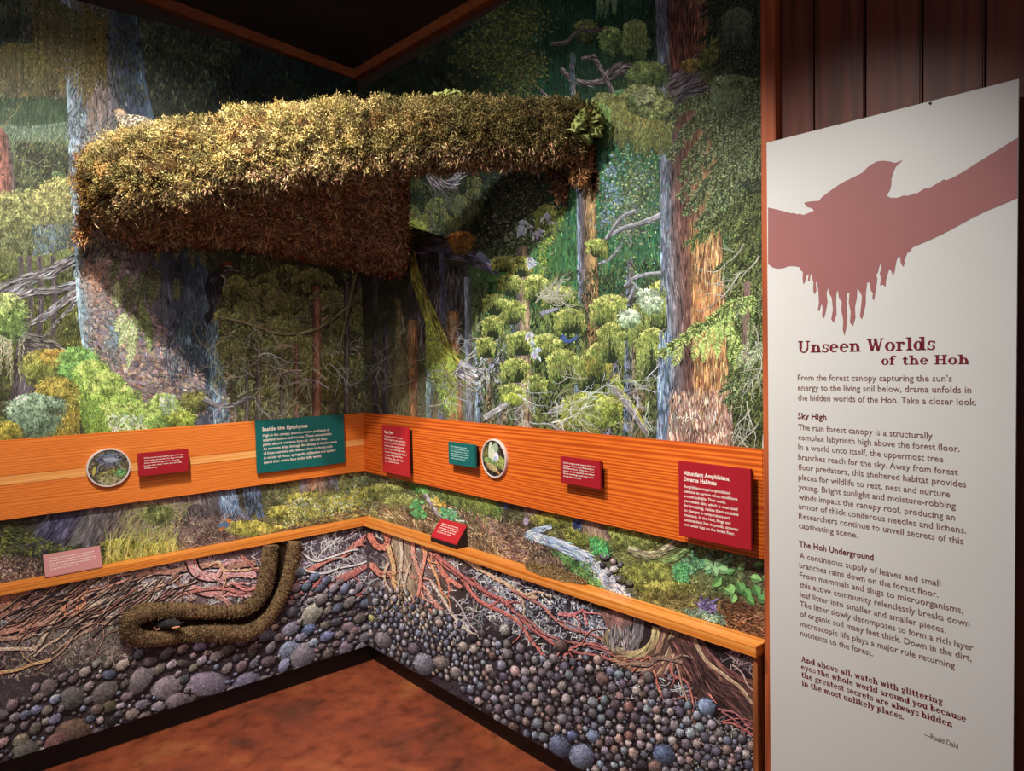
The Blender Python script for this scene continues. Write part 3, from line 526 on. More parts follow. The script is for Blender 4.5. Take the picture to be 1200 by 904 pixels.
def paint_right():
    p = Paint()
    ctrl = [(440, 40, (30, 42, 36)), (500, 60, (32, 42, 34)), (560, 30, (40, 62, 48)), (600, 60, (58, 72, 46)), (640, 60, (34, 66, 50)), (700, 30, (34, 70, 52)), (740, 70, (38, 66, 48)), (650, 100, (30, 72, 54)),
            (760, 110, (92, 104, 60)), (860, 30, (66, 76, 66)), (870, 100, (84, 96, 72)), (860, 170, (80, 94, 68)), (890, 230, (78, 90, 56)), (740, 200, (56, 116, 92)), (760, 260, (44, 110, 80)), (700, 260, (60, 120, 78)),
            (480, 210, (34, 44, 36)), (540, 220, (34, 42, 34)), (500, 300, (48, 52, 36)), (560, 260, (44, 48, 36)), (600, 230, (36, 50, 42)), (620, 260, (56, 84, 62)), (580, 320, (70, 108, 60)), (640, 290, (72, 120, 68)),  # dark tones near the branch carry its cast shadow in the underpaint
            (460, 340, (56, 58, 46)), (460, 420, (72, 74, 54)), (500, 420, (70, 74, 50)), (530, 350, (52, 52, 44)), (570, 370, (96, 118, 76)), (610, 380, (112, 140, 84)), (650, 370, (120, 144, 76)), (690, 330, (110, 136, 80)),
            (650, 430, (100, 122, 66)), (600, 450, (104, 116, 84)), (560, 470, (104, 110, 92)), (690, 440, (112, 120, 64)), (740, 330, (96, 122, 70)), (740, 380, (112, 122, 60)), (740, 440, (108, 112, 60)), (760, 500, (104, 110, 76)),
            (880, 320, (74, 92, 56)), (880, 400, (84, 102, 54)), (890, 460, (80, 86, 50)), (880, 510, (84, 92, 50)), (650, 490, (112, 124, 66)), (720, 480, (116, 124, 66)), (450, 480, (90, 90, 64)), (500, 480, (100, 100, 78)),
            # floor strip
            (440, 570, (110, 118, 84)), (460, 600, (138, 128, 92)), (500, 575, (110, 120, 72)), (480, 620, (140, 120, 88)), (520, 570, (96, 116, 70)), (560, 580, (80, 96, 56)), (600, 590, (78, 76, 56)), (560, 620, (106, 88, 80)), (600, 640, (120, 96, 78)),
            (580, 655, (110, 88, 70)), (640, 610, (100, 104, 56)), (650, 645, (100, 84, 66)), (700, 620, (122, 126, 58)), (690, 660, (92, 96, 66)), (740, 640, (124, 126, 66)), (760, 680, (124, 128, 60)), (800, 660, (104, 118, 74)),
            (720, 690, (110, 118, 120)), (800, 700, (116, 110, 66)), (850, 680, (86, 108, 62)), (880, 730, (92, 66, 48)), (850, 720, (98, 80, 54)), (890, 660, (92, 84, 64))]
    p.under(424, -260, 915, 770, ctrl, 8, 0.15)
    p.auto(rect(424, -260, 915, 560), 22000, 7, 2.0, H, 0.6, ctrl, 0.22, 0.35)
    p.auto([(424, 545), (915, 640), (915, 770), (424, 620)], 13000, 6, 1.4, 0.3, 0.9, ctrl, 0.3, 0.4)
    # green air between the trees
    p.scatter([(610, -200), (768, -200), (768, 120), (640, 120)], 1400, 13, 2.4, H, 0.06, [(28, 56, 42), (34, 64, 48), (24, 48, 38), (40, 72, 50)], 0.1, 0.15)
    p.scatter([(690, 160), (775, 160), (775, 340), (640, 340)], 1200, 13, 2.4, H, 0.06, [(46, 96, 68), (56, 110, 80), (38, 82, 60), (68, 120, 82)], 0.1, 0.15)
    p.scatter([(570, 300), (700, 260), (700, 340), (570, 370)], 700, 11, 2.2, H, 0.08, [(64, 116, 62), (78, 128, 70), (50, 98, 62)], 0.1, 0.15)
    # dark canopy, upper left of this wall
    p.scatter(rect(424, -200, 560, 112), 1500, 9, 2.4, H, 0.4, [(36, 46, 38), (26, 36, 32), (48, 56, 40), (42, 50, 48)])
    for (x, y, r) in ((575, 20, 26), (600, 50, 28), (590, 85, 26), (615, 25, 22), (560, 60, 20), (612, 95, 18), (625, 75, 14)):
        k = 420; X = x + rng.normal(0, r * .55, k); Y = y + rng.normal(0, r * .55, k); p.kite(X, Y, rng.uniform(0, 6.28, k), 4, 2.4, pick([(76, 92, 54), (96, 104, 58), (48, 60, 40), (110, 112, 60), (60, 84, 62)], k, 0.18))
    for _ in range(8): p.frond(rng.uniform(470, 545), rng.uniform(40, 100), rng.uniform(-0.3, 0.5), 30, 8, [(80, 88, 48), (60, 70, 44)], 0.6)
    # wood at centre, colours darkened to stand in for the branch's cast shadow
    for _ in range(60): p.frond(rng.uniform(478, 640), rng.uniform(190, 300), rng.uniform(0.6, 2.4), rng.uniform(18, 40), 7, [(84, 92, 54), (60, 70, 48), (50, 60, 56), (104, 104, 54)], 0.4)
    p.scatter(rect(470, 180, 600, 300), 1300, 8, 1.8, 1.9, 0.6, [(40, 50, 38), (28, 36, 30), (54, 64, 44), (34, 44, 40)], 0.2, 0.4)
    for _ in range(26):
        x = rng.uniform(478, 560); y = rng.uniform(200, 262); p.drape([(x - 8, y + 2), (x, y), (x + 8, y + 3)], 20, [(92, 100, 56), (70, 84, 60), (104, 104, 56)], [(46, 54, 36)], 16, 1.8)
    for _ in range(24): p.twigs(rng.uniform(480, 580), rng.uniform(200, 280), rng.uniform(0.8, 2.6), 26, 1.0, (92, 96, 84), 2)
    p.rib([(500, 200), (512, 214), (530, 214), (548, 190)], 13, 9, (108, 104, 112), hi=(150, 146, 156), lo=(60, 56, 64), streak=150, pal=[(140, 136, 146), (76, 72, 80)])
    for (x, w_) in ((600, 4), (612, 4), (588, 3)): p.rib([(x, 190), (x, 290)], w_, w_, (70, 66, 74), streak=24)
    for _ in range(40): p.twigs(rng.uniform(585, 640), rng.uniform(200, 280), rng.choice([2.4, 0.7]) + rng.normal(0, 0.2), 26, 0.9, (84, 84, 72), 1)
    k = 1500; X = 612 + rng.normal(0, 20, k); Y = 262 + rng.normal(0, 26, k); p.kite(X, Y, rng.uniform(0, 6.28, k), 4, 2, pick([(92, 116, 84), (60, 76, 58), (130, 140, 110), (40, 48, 40), (84, 100, 60)], k, 0.2))
    p.rib([(484, 286), (510, 290), (545, 300), (578, 316)], 26, 10, (86, 80, 90), hi=(116, 112, 124), lo=(44, 40, 46), streak=260, pal=[(112, 108, 122), (60, 56, 64), (84, 84, 100)])
    p.rib([(560, 296), (570, 305), (578, 316)], 8, 5, (130, 146, 178), streak=30, pal=[(150, 166, 196), (96, 104, 128)])
    p.moss(540, 282, 14, 12, (190, 130, 60), (160, 112, 50), (110, 90, 44), 380, 0.8); p.moss(485, 270, 16, 16, (120, 130, 62), (100, 108, 50), (70, 72, 36), 420, 0.5)
    p.scatter([(480, 300), (550, 310), (550, 400), (480, 400)], 900, 14, 2, H, 0.12, [(58, 52, 58), (76, 70, 76), (40, 36, 42), (92, 88, 92)])
    # trunks of the lower wood
    def tr(x0, y0, x1, y1, w0, w1, c, n=None):
        c = [np.array(q, float) for q in c]; p.trunk([(x0 - w0 / 2, y0), (x1 - w1 / 2, y1)], [(x0 + w0 / 2, y0), (x1 + w1 / 2, y1)], c, n or int((y1 - y0) * max(w0, w1) * 0.16), 12, 1.6)
    brown = [(104, 88, 70), (160, 122, 78), (132, 98, 66), (84, 66, 52)]; grey = [(140, 150, 168), (112, 104, 96), (146, 132, 110), (96, 84, 72)]; blue = [(130, 158, 186), (104, 124, 150), (92, 96, 110)]; oran = [(96, 72, 56), (156, 120, 82), (142, 102, 66), (96, 72, 54)]
    tr(440, 300, 440, 500, 6, 8, [(70, 66, 66), (92, 88, 84)]); tr(453, 380, 452, 500, 6, 8, [(70, 66, 76), (96, 90, 100), (66, 62, 66)]); tr(466, 350, 470, 510, 9, 12, [(84, 80, 60), (120, 116, 80), (92, 86, 60)]);
    tr(484, 375, 482, 510, 12, 15, oran); tr(531, 365, 534, 500, 13, 18, oran); tr(519, 290, 518, 500, 8, 9, [(92, 96, 120), (70, 70, 90)]); tr(548, 325, 551, 510, 7, 8, [(130, 150, 176), (112, 116, 130), (84, 86, 96)]); tr(504, 400, 503, 510, 7, 8, [(120, 150, 150), (96, 110, 116)])
    tr(560, 400, 562, 510, 6, 7, blue); tr(574, 420, 573, 510, 5, 6, [(130, 112, 84), (96, 84, 70)]); tr(590, 470, 588, 520, 9, 10, grey)
    p.rib([(477, 262), (484, 310), (494, 345), (508, 380), (520, 410), (540, 432)], 8, 22, (130, 132, 56), hi=(176, 176, 72), lo=(80, 84, 40), streak=520, pal=[(160, 164, 66), (110, 116, 48), (190, 180, 80), (96, 104, 50)])
    p.drape([(500, 370), (515, 400), (536, 428)], 80, [(176, 190, 84), (150, 170, 72)], [(130, 160, 90), (96, 120, 60)], 150)
    p.rib([(536, 430), (560, 440), (580, 428), (592, 410)], 20, 7, (132, 134, 146), hi=(186, 190, 204), lo=(84, 82, 92), streak=200, pal=[(180, 184, 200), (92, 90, 100), (150, 156, 176)])
    p.rib([(560, 428), (574, 414), (586, 396), (590, 378)], 8, 3, (140, 146, 160), hi=(186, 192, 206)); p.rib([(572, 440), (586, 448), (594, 440)], 5, 2, (150, 152, 160))
    p.trunk([(462, 400), (455, 430), (455, 500)], [(472, 380), (478, 420), (480, 500)], [(92, 92, 70), (120, 116, 84), (100, 96, 66)], 240, 9, 1.8)
    for _ in range(46): p.twigs(rng.uniform(436, 600), rng.uniform(370, 490), rng.choice([-0.6, 0.4, 2.6, 1.2, 3.6]) + rng.normal(0, 0.3), rng.uniform(16, 40), 1.4, pick([(170, 170, 158), (130, 128, 100), (150, 156, 166), (104, 100, 70)], 1)[0], 2)
    # middle distance trees: trunk, branch shelves with hanging moss
    tr(613, 288, 614, 500, 12, 20, [(92, 92, 108), (124, 112, 98), (160, 140, 112), (104, 88, 76)], 900)
    tr(686, 160, 690, 350, 22, 24, [(120, 142, 170), (96, 88, 96), (130, 106, 80), (168, 138, 92), (110, 86, 60)], 1000); tr(690, 345, 700, 400, 16, 12, [(110, 90, 74), (140, 116, 84)]); tr(694, 380, 688, 510, 12, 20, [(110, 84, 62), (150, 116, 76), (120, 92, 66)], 500)
    tr(675, 365, 677, 400, 5, 5, blue); tr(677, 425, 676, 500, 5, 6, blue); tr(601, 370, 602, 400, 5, 5, blue)
    tr(738, 305, 740, 365, 8, 11, [(96, 112, 140), (84, 80, 90), (110, 104, 96)], 160); tr(738, 400, 738, 510, 12, 14, [(120, 140, 176), (92, 96, 110), (150, 130, 96)], 400); tr(722, 400, 714, 510, 9, 12, [(124, 124, 146), (96, 92, 110)], 300)
    tr(752, 400, 752, 510, 8, 8, [(130, 112, 70), (104, 88, 56)], 160)
    for (x, y) in ((640, 300), (652, 320), (662, 240), (650, 262), (640, 280)): p.frond(x, y, 1.9, 28, 6, [(150, 170, 72), (116, 140, 62)], 0.2)
    p.scatter([(560, 330), (775, 300), (775, 510), (560, 510)], 2600, 8, 2.2, H, 0.5, [(40, 54, 38), (56, 72, 44), (34, 44, 34), (72, 88, 52), (60, 70, 54)], 0.15, 0.4)
    tr(613, 288, 614, 500, 12, 20, [(92, 92, 108), (124, 112, 98), (160, 140, 112), (104, 88, 76)], 900)
    # aspen like tree with pale leaves
    for _ in range(16): p.twigs(740, 290 - rng.uniform(0, 60), rng.uniform(-2.9, -0.2), 40, 1.6, (120, 124, 116), 2)
    k = 1500; X = 742 + rng.normal(0, 20, k); Y = 228 + rng.normal(0, 36, k); X = np.where(X > 776, 776 - rng.uniform(0, 30, k), X); p.kite(X, Y, rng.uniform(0, 6.28, k), 3.6, 2.2, pick([(110, 136, 84), (84, 112, 66), (56, 80, 50), (140, 160, 116), (104, 130, 136), (70, 88, 54)], k, 0.2))
    for (x, y) in ((718, 198), (714, 218), (722, 236), (710, 256)): X = x + rng.normal(0, 5, 60); p.kite(X[:26], y + rng.normal(0, 6, 26), rng.uniform(0, 6.28, 26), 4, 2.6, pick([(130, 160, 186), (104, 134, 160)], 26))
    for a in (((710, 280), (730, 268), (752, 262), (776, 252), 4, 8), ((712, 278), (728, 256), (745, 247), 4, 5), ((702, 310), (716, 302), (728, 288), 3, 3), ((732, 336), (748, 324), (776, 320), 4, 5), ((742, 332), (752, 342), (762, 344), 3, 3), ((728, 364), (738, 350), (744, 335), 5, 3)):
        p.rib(a[:-2], a[-2], a[-1], (128, 132, 142), hi=(184, 190, 198), lo=(76, 76, 84), streak=30)
    def shelf(x, y, wd_, h, warm=0):
        c = [(176, 190, 96), (150, 168, 80), (186, 186, 104)] if not warm else [(200, 176, 78), (176, 160, 74), (160, 166, 80)]
        p.rib([(x - wd_ * .2, y + h * .35), (x + wd_ * .4, y)], 2.5, 2, (110, 106, 92)); p.ell(np.array([x]), np.array([y + h * 0.5]), wd_ * 0.46, h * 0.5, 0, np.array([[38, 50, 32.]]))
        p.drape([(x - wd_ / 2, y + h * 0.3), (x - wd_ * .2, y + h * 0.02), (x + wd_ * .2, y), (x + wd_ / 2, y + h * 0.32)], h * 0.9, c, [(60, 80, 42), (44, 58, 36), (92, 108, 52)], int(wd_ * 2.3), 1.9)
        for k in range(5):
            f = k / 4 - 0.5; p.moss(x + f * wd_ * 0.8, y + h * (0.1 + 0.7 * f * f) + rng.uniform(-1, 1), wd_ * 0.16, h * 0.13, (198, 204, 116), (140, 158, 76), (84, 104, 52), int(wd_ * 1.7), 0.4, 3.2, 1.7)
    for a in ((610, 300, 30, 26, 1), (598, 322, 26, 26, 0), (628, 322, 28, 34, 0), (600, 352, 30, 30, 0), (655, 335, 36, 26, 0), (612, 388, 34, 30, 0), (640, 392, 36, 34, 0), (580, 345, 26, 26, 0), (604, 420, 32, 30, 0), (578, 370, 24, 30, 0),
              (668, 362, 34, 30, 0), (716, 345, 36, 28, 0), (708, 350, 30, 36, 0), (660, 410, 34, 42, 0), (690, 415, 24, 48, 0), (702, 402, 30, 50, 1), (628, 440, 26, 26, 0), (600, 450, 26, 26, 0),
              (716, 378, 30, 50, 0), (757, 352, 40, 60, 0), (774, 330, 34, 70, 0), (765, 385, 36, 60, 0), (640, 240, 24, 40, 0), (722, 440, 14, 60, 1), (570, 395, 20, 26, 0), (590, 300, 26, 20, 1), (700, 280, 24, 22, 0)): shelf(*a)
    for (x, y) in ((615, 262), (627, 272), (621, 305), (641, 255), (620, 396), (628, 412), (612, 270)): p.scatter(rect(x - 5, y - 6, x + 5, y + 5), 14, 7, 3.2, 1.2, 0.8, [(206, 216, 236), (190, 200, 226)], 0.05, 0)
    for (x, y) in ((760, 348), (738, 372), (764, 356)): p.moss(x, y, 13, 11, (186, 206, 176), (156, 180, 148), (110, 136, 96), 200, 0.3, 4, 3)
    for _ in range(20): p.twigs(rng.uniform(625, 650), rng.uniform(345, 355), rng.uniform(-0.9, 0.6), 24, 1.1, (176, 176, 160), 1)
    p.rib([(634, 368), (646, 364), (654, 362)], 5, 3, (150, 152, 180)); p.rib([(658, 394), (666, 400), (676, 396)], 7, 3, (66, 92, 150))
    for a in (((620, 480), (650, 465), (676, 455), (700, 452)), ((596, 500), (630, 478), (660, 470))): pass
    p.moss(690, 482, 34, 24, (172, 182, 84), (128, 146, 62), (88, 104, 48), 1200, 0.6); p.rib([(655, 500), (676, 480), (700, 462)], 12, 8, (140, 150, 66), hi=(180, 186, 92), streak=90)
    p.rib([(568, 490), (590, 476), (606, 466)], 7, 5, (150, 152, 156), hi=(190, 190, 196), streak=40); p.moss(604, 466, 12, 6, (176, 190, 84), (140, 158, 66), (100, 110, 50), 200)
    p.rib([(716, 452), (738, 478), (756, 505)], 5, 6, (130, 124, 130), hi=(176, 172, 160), streak=40); p.rib([(728, 456), (744, 478), (756, 500)], 3, 3, (170, 176, 76), streak=20)
    for _ in range(46): p.twigs(rng.uniform(600, 770), rng.uniform(440, 505), rng.choice([-0.6, 0.4, 2.6, 1.2]) + rng.normal(0, 0.3), rng.uniform(14, 34), 1.3, pick([(186, 186, 170), (150, 156, 120), (176, 180, 190)], 1)[0], 2)
    # great cedar
    tr2 = lambda L, R, c, n, **k: p.trunk(L, R, c, n, **k)
    tr2([(764, -230), (768, 0), (774, 120), (774, 240), (780, 330), (784, 420), (782, 520), (778, 540)], [(832, -230), (830, 0), (838, 100), (842, 240), (848, 300), (852, 400), (858, 480), (862, 540)],
        [(116, 128, 144), (104, 94, 98), (96, 66, 60), (112, 78, 66), (126, 92, 70), (150, 112, 76), (126, 96, 68)], 3600, ln=16, wd=1.8, br=0.26, angj=0.05, patch=0.4)
    p.scatter([(808, 255), (842, 252), (852, 400), (856, 470), (815, 470)], 1500, 16, 1.8, H + 0.02, 0.05, [(184, 146, 92), (166, 118, 72), (130, 84, 58), (196, 166, 116), (96, 62, 46)], 0.12, 0.3)
    p.scatter([(812, 330), (838, 330), (842, 400), (812, 400)], 320, 14, 1.6, H, 0.05, [(184, 136, 88), (166, 110, 68)], 0.1)
    p.scatter([(772, 0), (782, 0), (786, 200), (784, 330), (775, 335)], 480, 13, 1.8, H, 0.06, [(108, 122, 142), (84, 92, 108), (124, 140, 158)])
    p.scatter([(773, 385), (786, 385), (786, 510), (770, 510)], 420, 14, 1.8, H, 0.05, [(120, 146, 172), (92, 114, 144), (144, 162, 182), (70, 84, 108)])
    p.scatter([(785, 0), (826, 0), (826, 90), (788, 92)], 500, 16, 1.8, H, 0.05, [(122, 72, 62), (92, 54, 48), (140, 92, 76), (70, 42, 38)])
    p.scatter([(786, 455), (858, 455), (860, 530), (782, 530)], 1000, 11, 1.5, H, 0.14, [(170, 130, 118), (140, 96, 84), (200, 170, 146), (104, 76, 66), (190, 176, 160)], 0.14)
    # big limb springing from it with moss
    p.rib([(782, 108), (800, 96), (818, 78)], 26, 20, (92, 82, 88), hi=(140, 128, 134), lo=(56, 48, 52), streak=260, pal=[(136, 126, 132), (70, 60, 66), (110, 100, 106)])
    p.rib([(784, 124), (806, 110), (828, 106)], 22, 16, (84, 76, 84), hi=(130, 124, 132), lo=(46, 40, 44), streak=200, pal=[(126, 118, 126), (64, 56, 62)])
    p.rib([(870, 40), (888, 26), (912, 8)], 16, 24, (92, 86, 90), hi=(128, 124, 124), lo=(56, 50, 54), streak=160)
    p.moss(812, 76, 12, 8, (176, 146, 66), (136, 112, 56), (92, 80, 44), 260, 0.3)
    for (x, y, rx, ry) in ((850, 56, 24, 20), (838, 76, 20, 22), (866, 45, 18, 10)): p.moss(x, y, rx, ry, (124, 130, 66), (92, 102, 58), (60, 70, 42), 700, 0.5)
    p.moss(758, 88, 24, 18, (128, 146, 84), (96, 120, 66), (60, 80, 48), 900, 0.3); p.moss(745, 30 + 20, 16, 16, (150, 168, 92), (110, 136, 76), (66, 88, 56), 420, 0.6); p.moss(716, 46, 13, 16, (150, 170, 100), (104, 130, 74), (66, 86, 52), 360, 0.6)
    p.moss(687, 34, 11, 13, (136, 146, 84), (100, 112, 62), (66, 72, 44), 240, 0.6)
    p.drape([(732, 28), (745, 22), (757, 28)], 44, [(160, 176, 104), (130, 150, 90)], [(76, 96, 60)], 70); p.drape([(700, -6), (712, -10), (724, -6)], 28, [(120, 150, 110)], [(90, 120, 84)], 30)
    p.rib([(645, 52), (662, 50), (672, 42), (684, 32)], 5, 4, (100, 92, 96), hi=(144, 138, 142), streak=30); p.rib([(684, 36), (696, 36), (708, 34)], 5, 3, (96, 84, 84), streak=20)
    for a in (((657, 80), (672, 94), (694, 98), (712, 92), (734, 80), 6, 9), ((682, 70), (694, 68), (704, 80), (712, 96), (720, 112), 6, 6), ((670, 62), (672, 85), (673, 110), 5, 5), ((633, 105), (640, 112), (646, 118), 4, 3), ((712, 88), (724, 78), (734, 78), 9, 7)):
        p.rib(a[:-2], a[-2], a[-1], (112, 100, 104), hi=(160, 150, 154), lo=(62, 54, 58), streak=80, pal=[(146, 136, 140), (78, 68, 72)])
    p.scatter(rect(668, 60, 675, 112), 40, 10, 2, H, 0.1, [(96, 116, 130), (76, 92, 100)])
    p.moss(728, 110, 8, 6, (110, 150, 100), (84, 122, 80), (60, 90, 60), 120)
    for (x, y, rx, ry, c) in ((756, 122, 32, 22, 0), (770, 138, 20, 26, 0), (738, 130, 22, 20, 1), (710, 120, 14, 12, 0), (724, 130, 18, 18, 1), (750, 110, 16, 12, 0)):
        p.moss(x, y, rx, ry, (150, 160, 100) if not c else (146, 144, 84), (108, 122, 72), (62, 76, 48), 900, 0.7)
    p.drape([(696, 118), (715, 122), (735, 130), (760, 140), (788, 142)], 46, [(140, 150, 84), (120, 130, 74), (140, 126, 68)], [(72, 90, 52), (92, 100, 58)], 330, 2.3)
    p.drape([(700, 120), (708, 122), (716, 128)], 46, [(140, 170, 90), (120, 156, 90)], [(80, 112, 66)], 70)
    p.scatter([(742, 105), (765, 100), (766, 118), (745, 122)], 90, 5, 3, 1, 1.2, [(196, 206, 150), (176, 190, 130)], 0.08)
    # conifer boughs, right side
    g1 = [(136, 152, 100), (112, 130, 84), (150, 164, 116), (92, 108, 72)]; g2 = [(112, 128, 70), (84, 100, 56), (130, 140, 80)]; g3 = [(170, 196, 104), (190, 212, 124), (146, 176, 88)]; g4 = [(84, 100, 72), (66, 80, 60), (100, 114, 84)]
    p.scatter([(842, 0), (912, 0), (912, 250), (850, 250)], 1500, 7, 2.0, 2.0, 0.6, [(58, 68, 50), (72, 82, 56), (42, 50, 40), (50, 62, 54)], 0.15, 0.45)
    p.scatter([(854, 240), (912, 240), (912, 540), (864, 540)], 1700, 7, 2.0, 2.0, 0.6, [(56, 72, 42), (74, 92, 48), (38, 48, 34), (96, 108, 56), (50, 62, 44)], 0.15, 0.5)
    def bough(x, y, a, L, fl, nl, pal, m=8):
        P = catmull([(x, y), (x + math.cos(a) * L * .5, y + math.sin(a) * L * .5 - 3), (x + math.cos(a) * L, y + math.sin(a) * L + 6)], m + 1)
        p.rib(P, 1.8, 0.7, np.asarray(pal[0], float) * 0.5)
        for i in range(m + 1):
            for aa in (a - 0.55, a + 0.75):
                fa = 0.55 * aa + 0.45 * H + rng.normal(0, 0.1); f = fl * (1.1 - 0.06 * i) * rng.uniform(.7, 1.15)
                X0 = P[i, 0]; Y0 = P[i, 1]; p.kite(np.array([X0]), np.array([Y0]), np.array([fa]), f, nl * 1.1, np.asarray(pal[0], float)[None] * 0.34)
                p.frond(X0, Y0, fa, f, nl, pal, 0.25, 1.5, 1.1)
    for (y0, pal, nn) in ((-70, g4, 6), (-10, g4, 6), (30, g4, 5), (70, g1, 6), (115, g1, 6), (160, g1, 6), (200, g2, 6), (235, g2, 5)):
        for _ in range(nn): bough(rng.uniform(868, 915), y0 + rng.uniform(0, 40), rng.uniform(2.3, 2.8), rng.uniform(34, 60), rng.uniform(20, 32), 5, [tuple(np.array(q) * rng.uniform(.75, 1.1)) for q in pal], 6)
    for (x, y, a, L) in ((838, 112, 2.25, 78), (850, 130, 2.2, 84), (862, 150, 2.3, 92), (832, 108, 2.7, 50), (856, 190, 2.35, 66), (868, 214, 2.45, 60), (880, 180, 2.3, 66)):
        bough(x, y, a, L, 26, 5.5, g1, 9)
    p.drape([(834, 100), (850, 96), (872, 100)], 40, [(140, 158, 110), (120, 140, 96)], [(76, 92, 64)], 90); p.moss(858, 95, 22, 8, (150, 166, 116), (120, 138, 90), (84, 96, 64), 260, 0.4)
    p.drape([(845, 20), (862, 8), (880, 14)], 60, [(110, 124, 96), (92, 108, 84)], [(60, 72, 60)], 80)
    for _ in range(15): bough(rng.uniform(885, 915), rng.uniform(270, 500), rng.uniform(2.3, 3.0), rng.uniform(24, 42), rng.uniform(18, 28), 5, g2 if rng.random() < 0.6 else g1, 5)
    for (x, y) in ((872, 286), (868, 320), (880, 350), (890, 300), (884, 380), (886, 400), (896, 430), (880, 480), (870, 500), (895, 510), (876, 470), (890, 495)): p.twigs(x, y, rng.uniform(1.2, 2.4), 44, 1.6, (170, 170, 156), 2)
    p.trunk([(872, 330), (870, 420)], [(880, 330), (878, 420)], [(110, 90, 84), (130, 104, 92)], 60, 10, 1.5)
    for (x, y, a, L) in ((862, 366, 2.72, 88), (884, 346, 2.7, 56)): bough(x, y, a, L, 26, 6.5, g3, 9)
    for (x, y, a, L) in ((846, 378, 1.75, 44), (832, 386, 1.8, 40), (836, 380, 1.4, 38), (822, 392, 1.9, 32), (856, 372, 1.5, 36), (800, 405, 2.0, 26)): p.frond(x, y, a, L, 8, g3, 0.1, 1.2, 1.3)
    for (x, y) in ((866, 392), (872, 402), (896, 340), (880, 372), (868, 350)): p.frond(x, y, rng.uniform(1.5, 2.2), 34, 8, g3 if y > 380 else g1, 0.2)
    for (x, y) in ((880, 400), (888, 404), (896, 398)): p.frond(x, y, 2.1, 36, 7, [(176, 190, 150), (140, 156, 116)], 0.2)
    # ---- forest floor strip
    for (x, y, rx, ry) in ((450, 575, 20, 10), (470, 590, 20, 12), (455, 605, 20, 8), (500, 562, 24, 8)): p.moss(x, y, rx, ry, (170, 176, 96), (134, 142, 76), (92, 96, 60), 330, 0.3, 5, 1.6)
    p.scatter([(440, 590), (560, 590), (600, 660), (520, 640), (440, 610)], 1200, 11, 1.2, 0.9, 0.5, [(176, 148, 116), (130, 100, 76), (92, 70, 60), (190, 172, 136), (110, 92, 60)])
    p.scatter([(550, 600), (620, 620), (680, 680), (600, 660)], 1100, 7, 1.3, 0.5, 0.9, [(150, 116, 88), (104, 76, 64), (76, 56, 52), (130, 110, 110), (176, 150, 120)])
    for _ in range(30): p.frond(rng.uniform(500, 590), rng.uniform(562, 600), rng.uniform(0.1, 1.0), rng.uniform(16, 30), 5, [(110, 140, 76), (84, 116, 60), (140, 156, 80)], 0.4)
    p.drape([(520, 566), (550, 574), (580, 590)], 30, [(130, 146, 66), (110, 130, 60)], [(84, 96, 50)], 120)
    p.rib([(494, 572), (504, 588), (512, 600), (530, 610)], 5, 3.5, (170, 160, 170), hi=(214, 206, 214), lo=(104, 92, 104), streak=40); p.rib([(497, 574), (506, 566)], 3, 1.5, (170, 160, 160)); p.rib([(520, 597), (536, 600)], 3, 2, (186, 170, 190)); p.rib([(526, 609), (545, 611)], 2, 1.6, (220, 224, 224))
    n = 46; a = rng.uniform(0, 6.28, n); q = np.sqrt(rng.uniform(0, 1, n)); X = 491 + np.cos(a) * q * 9 + 0.0; Y = 597 + np.sin(a) * q * 11 + (X - 491) * 0.3; c = pick([(110, 190, 110), (84, 160, 90), (140, 206, 130)], n, 0.1)
    p.ell(X, Y + 1, 2.6, 2.4, 0, c * 0.5); p.ell(X, Y, 2.3, 2.0, 0, c)
    n = 17; X = 514 + rng.normal(0, 4, n); Y = 592 + rng.normal(0, 4.5, n) + (X - 514) * 0.5; c = pick([(230, 196, 90), (236, 210, 130), (210, 170, 70)], n, 0.06); p.ell(X, Y + 1, 2.6, 2.2, 0, c * 0.5); p.ell(X, Y, 2.3, 1.9, 0, c); 
    p.scatter([(480, 560), (500, 562), (500, 578), (482, 574)], 120, 5, 2.2, 0.5, 1.4, [(110, 180, 84), (84, 150, 70)])
    p.scatter([(515, 595), (535, 600), (536, 612), (520, 612)], 90, 5, 2.2, 0.5, 1.4, [(84, 156, 110), (70, 130, 84), (110, 180, 120)])
    p.trunk([(612, 590), (616, 612)], [(634, 590), (640, 616)], [(96, 84, 80), (130, 110, 96), (90, 76, 70)], 120, 8, 1.6); p.ell(np.array([617., 593]), np.array([611., 592]), 3.2, 5, 0, np.array([[176, 160, 190.], [60, 80, 140]]))
    p.moss(650, 608, 24, 8, (176, 170, 70), (130, 132, 54), (84, 92, 44), 420, 0.3); p.moss(690, 625, 26, 12, (160, 162, 70), (124, 132, 58), (84, 96, 46), 520, 0.3); p.moss(735, 630, 30, 14, (156, 166, 84), (124, 134, 66), (90, 100, 52), 600, 0.3)
    p.scatter([(672, 606), (684, 608), (684, 618), (673, 616)], 50, 7, 2.4, H, 0.1, [(84, 110, 186), (66, 86, 150)]); p.trunk([(683, 606), (682, 618)], [(706, 612), (717, 630)], [(120, 100, 92), (160, 132, 112), (110, 88, 80)], 170, 9, 1.6)
    W_ = [(176, 200, 232), (204, 218, 240), (140, 168, 214)]
    p.rib([(647, 617), (636, 620), (625, 624), (632, 630), (650, 636), (668, 645), (684, 654), (694, 664), (706, 676), (716, 688), (724, 700)], 5, 22, (150, 176, 216), hi=(206, 220, 242), streak=420, pal=W_, n=44)
    p.scatter([(684, 652), (705, 660), (740, 700), (715, 700), (694, 672)], 420, 5, 1.7, 0.8, 0.5, [(206, 216, 236), (160, 180, 214), (104, 116, 140), (226, 230, 240)])
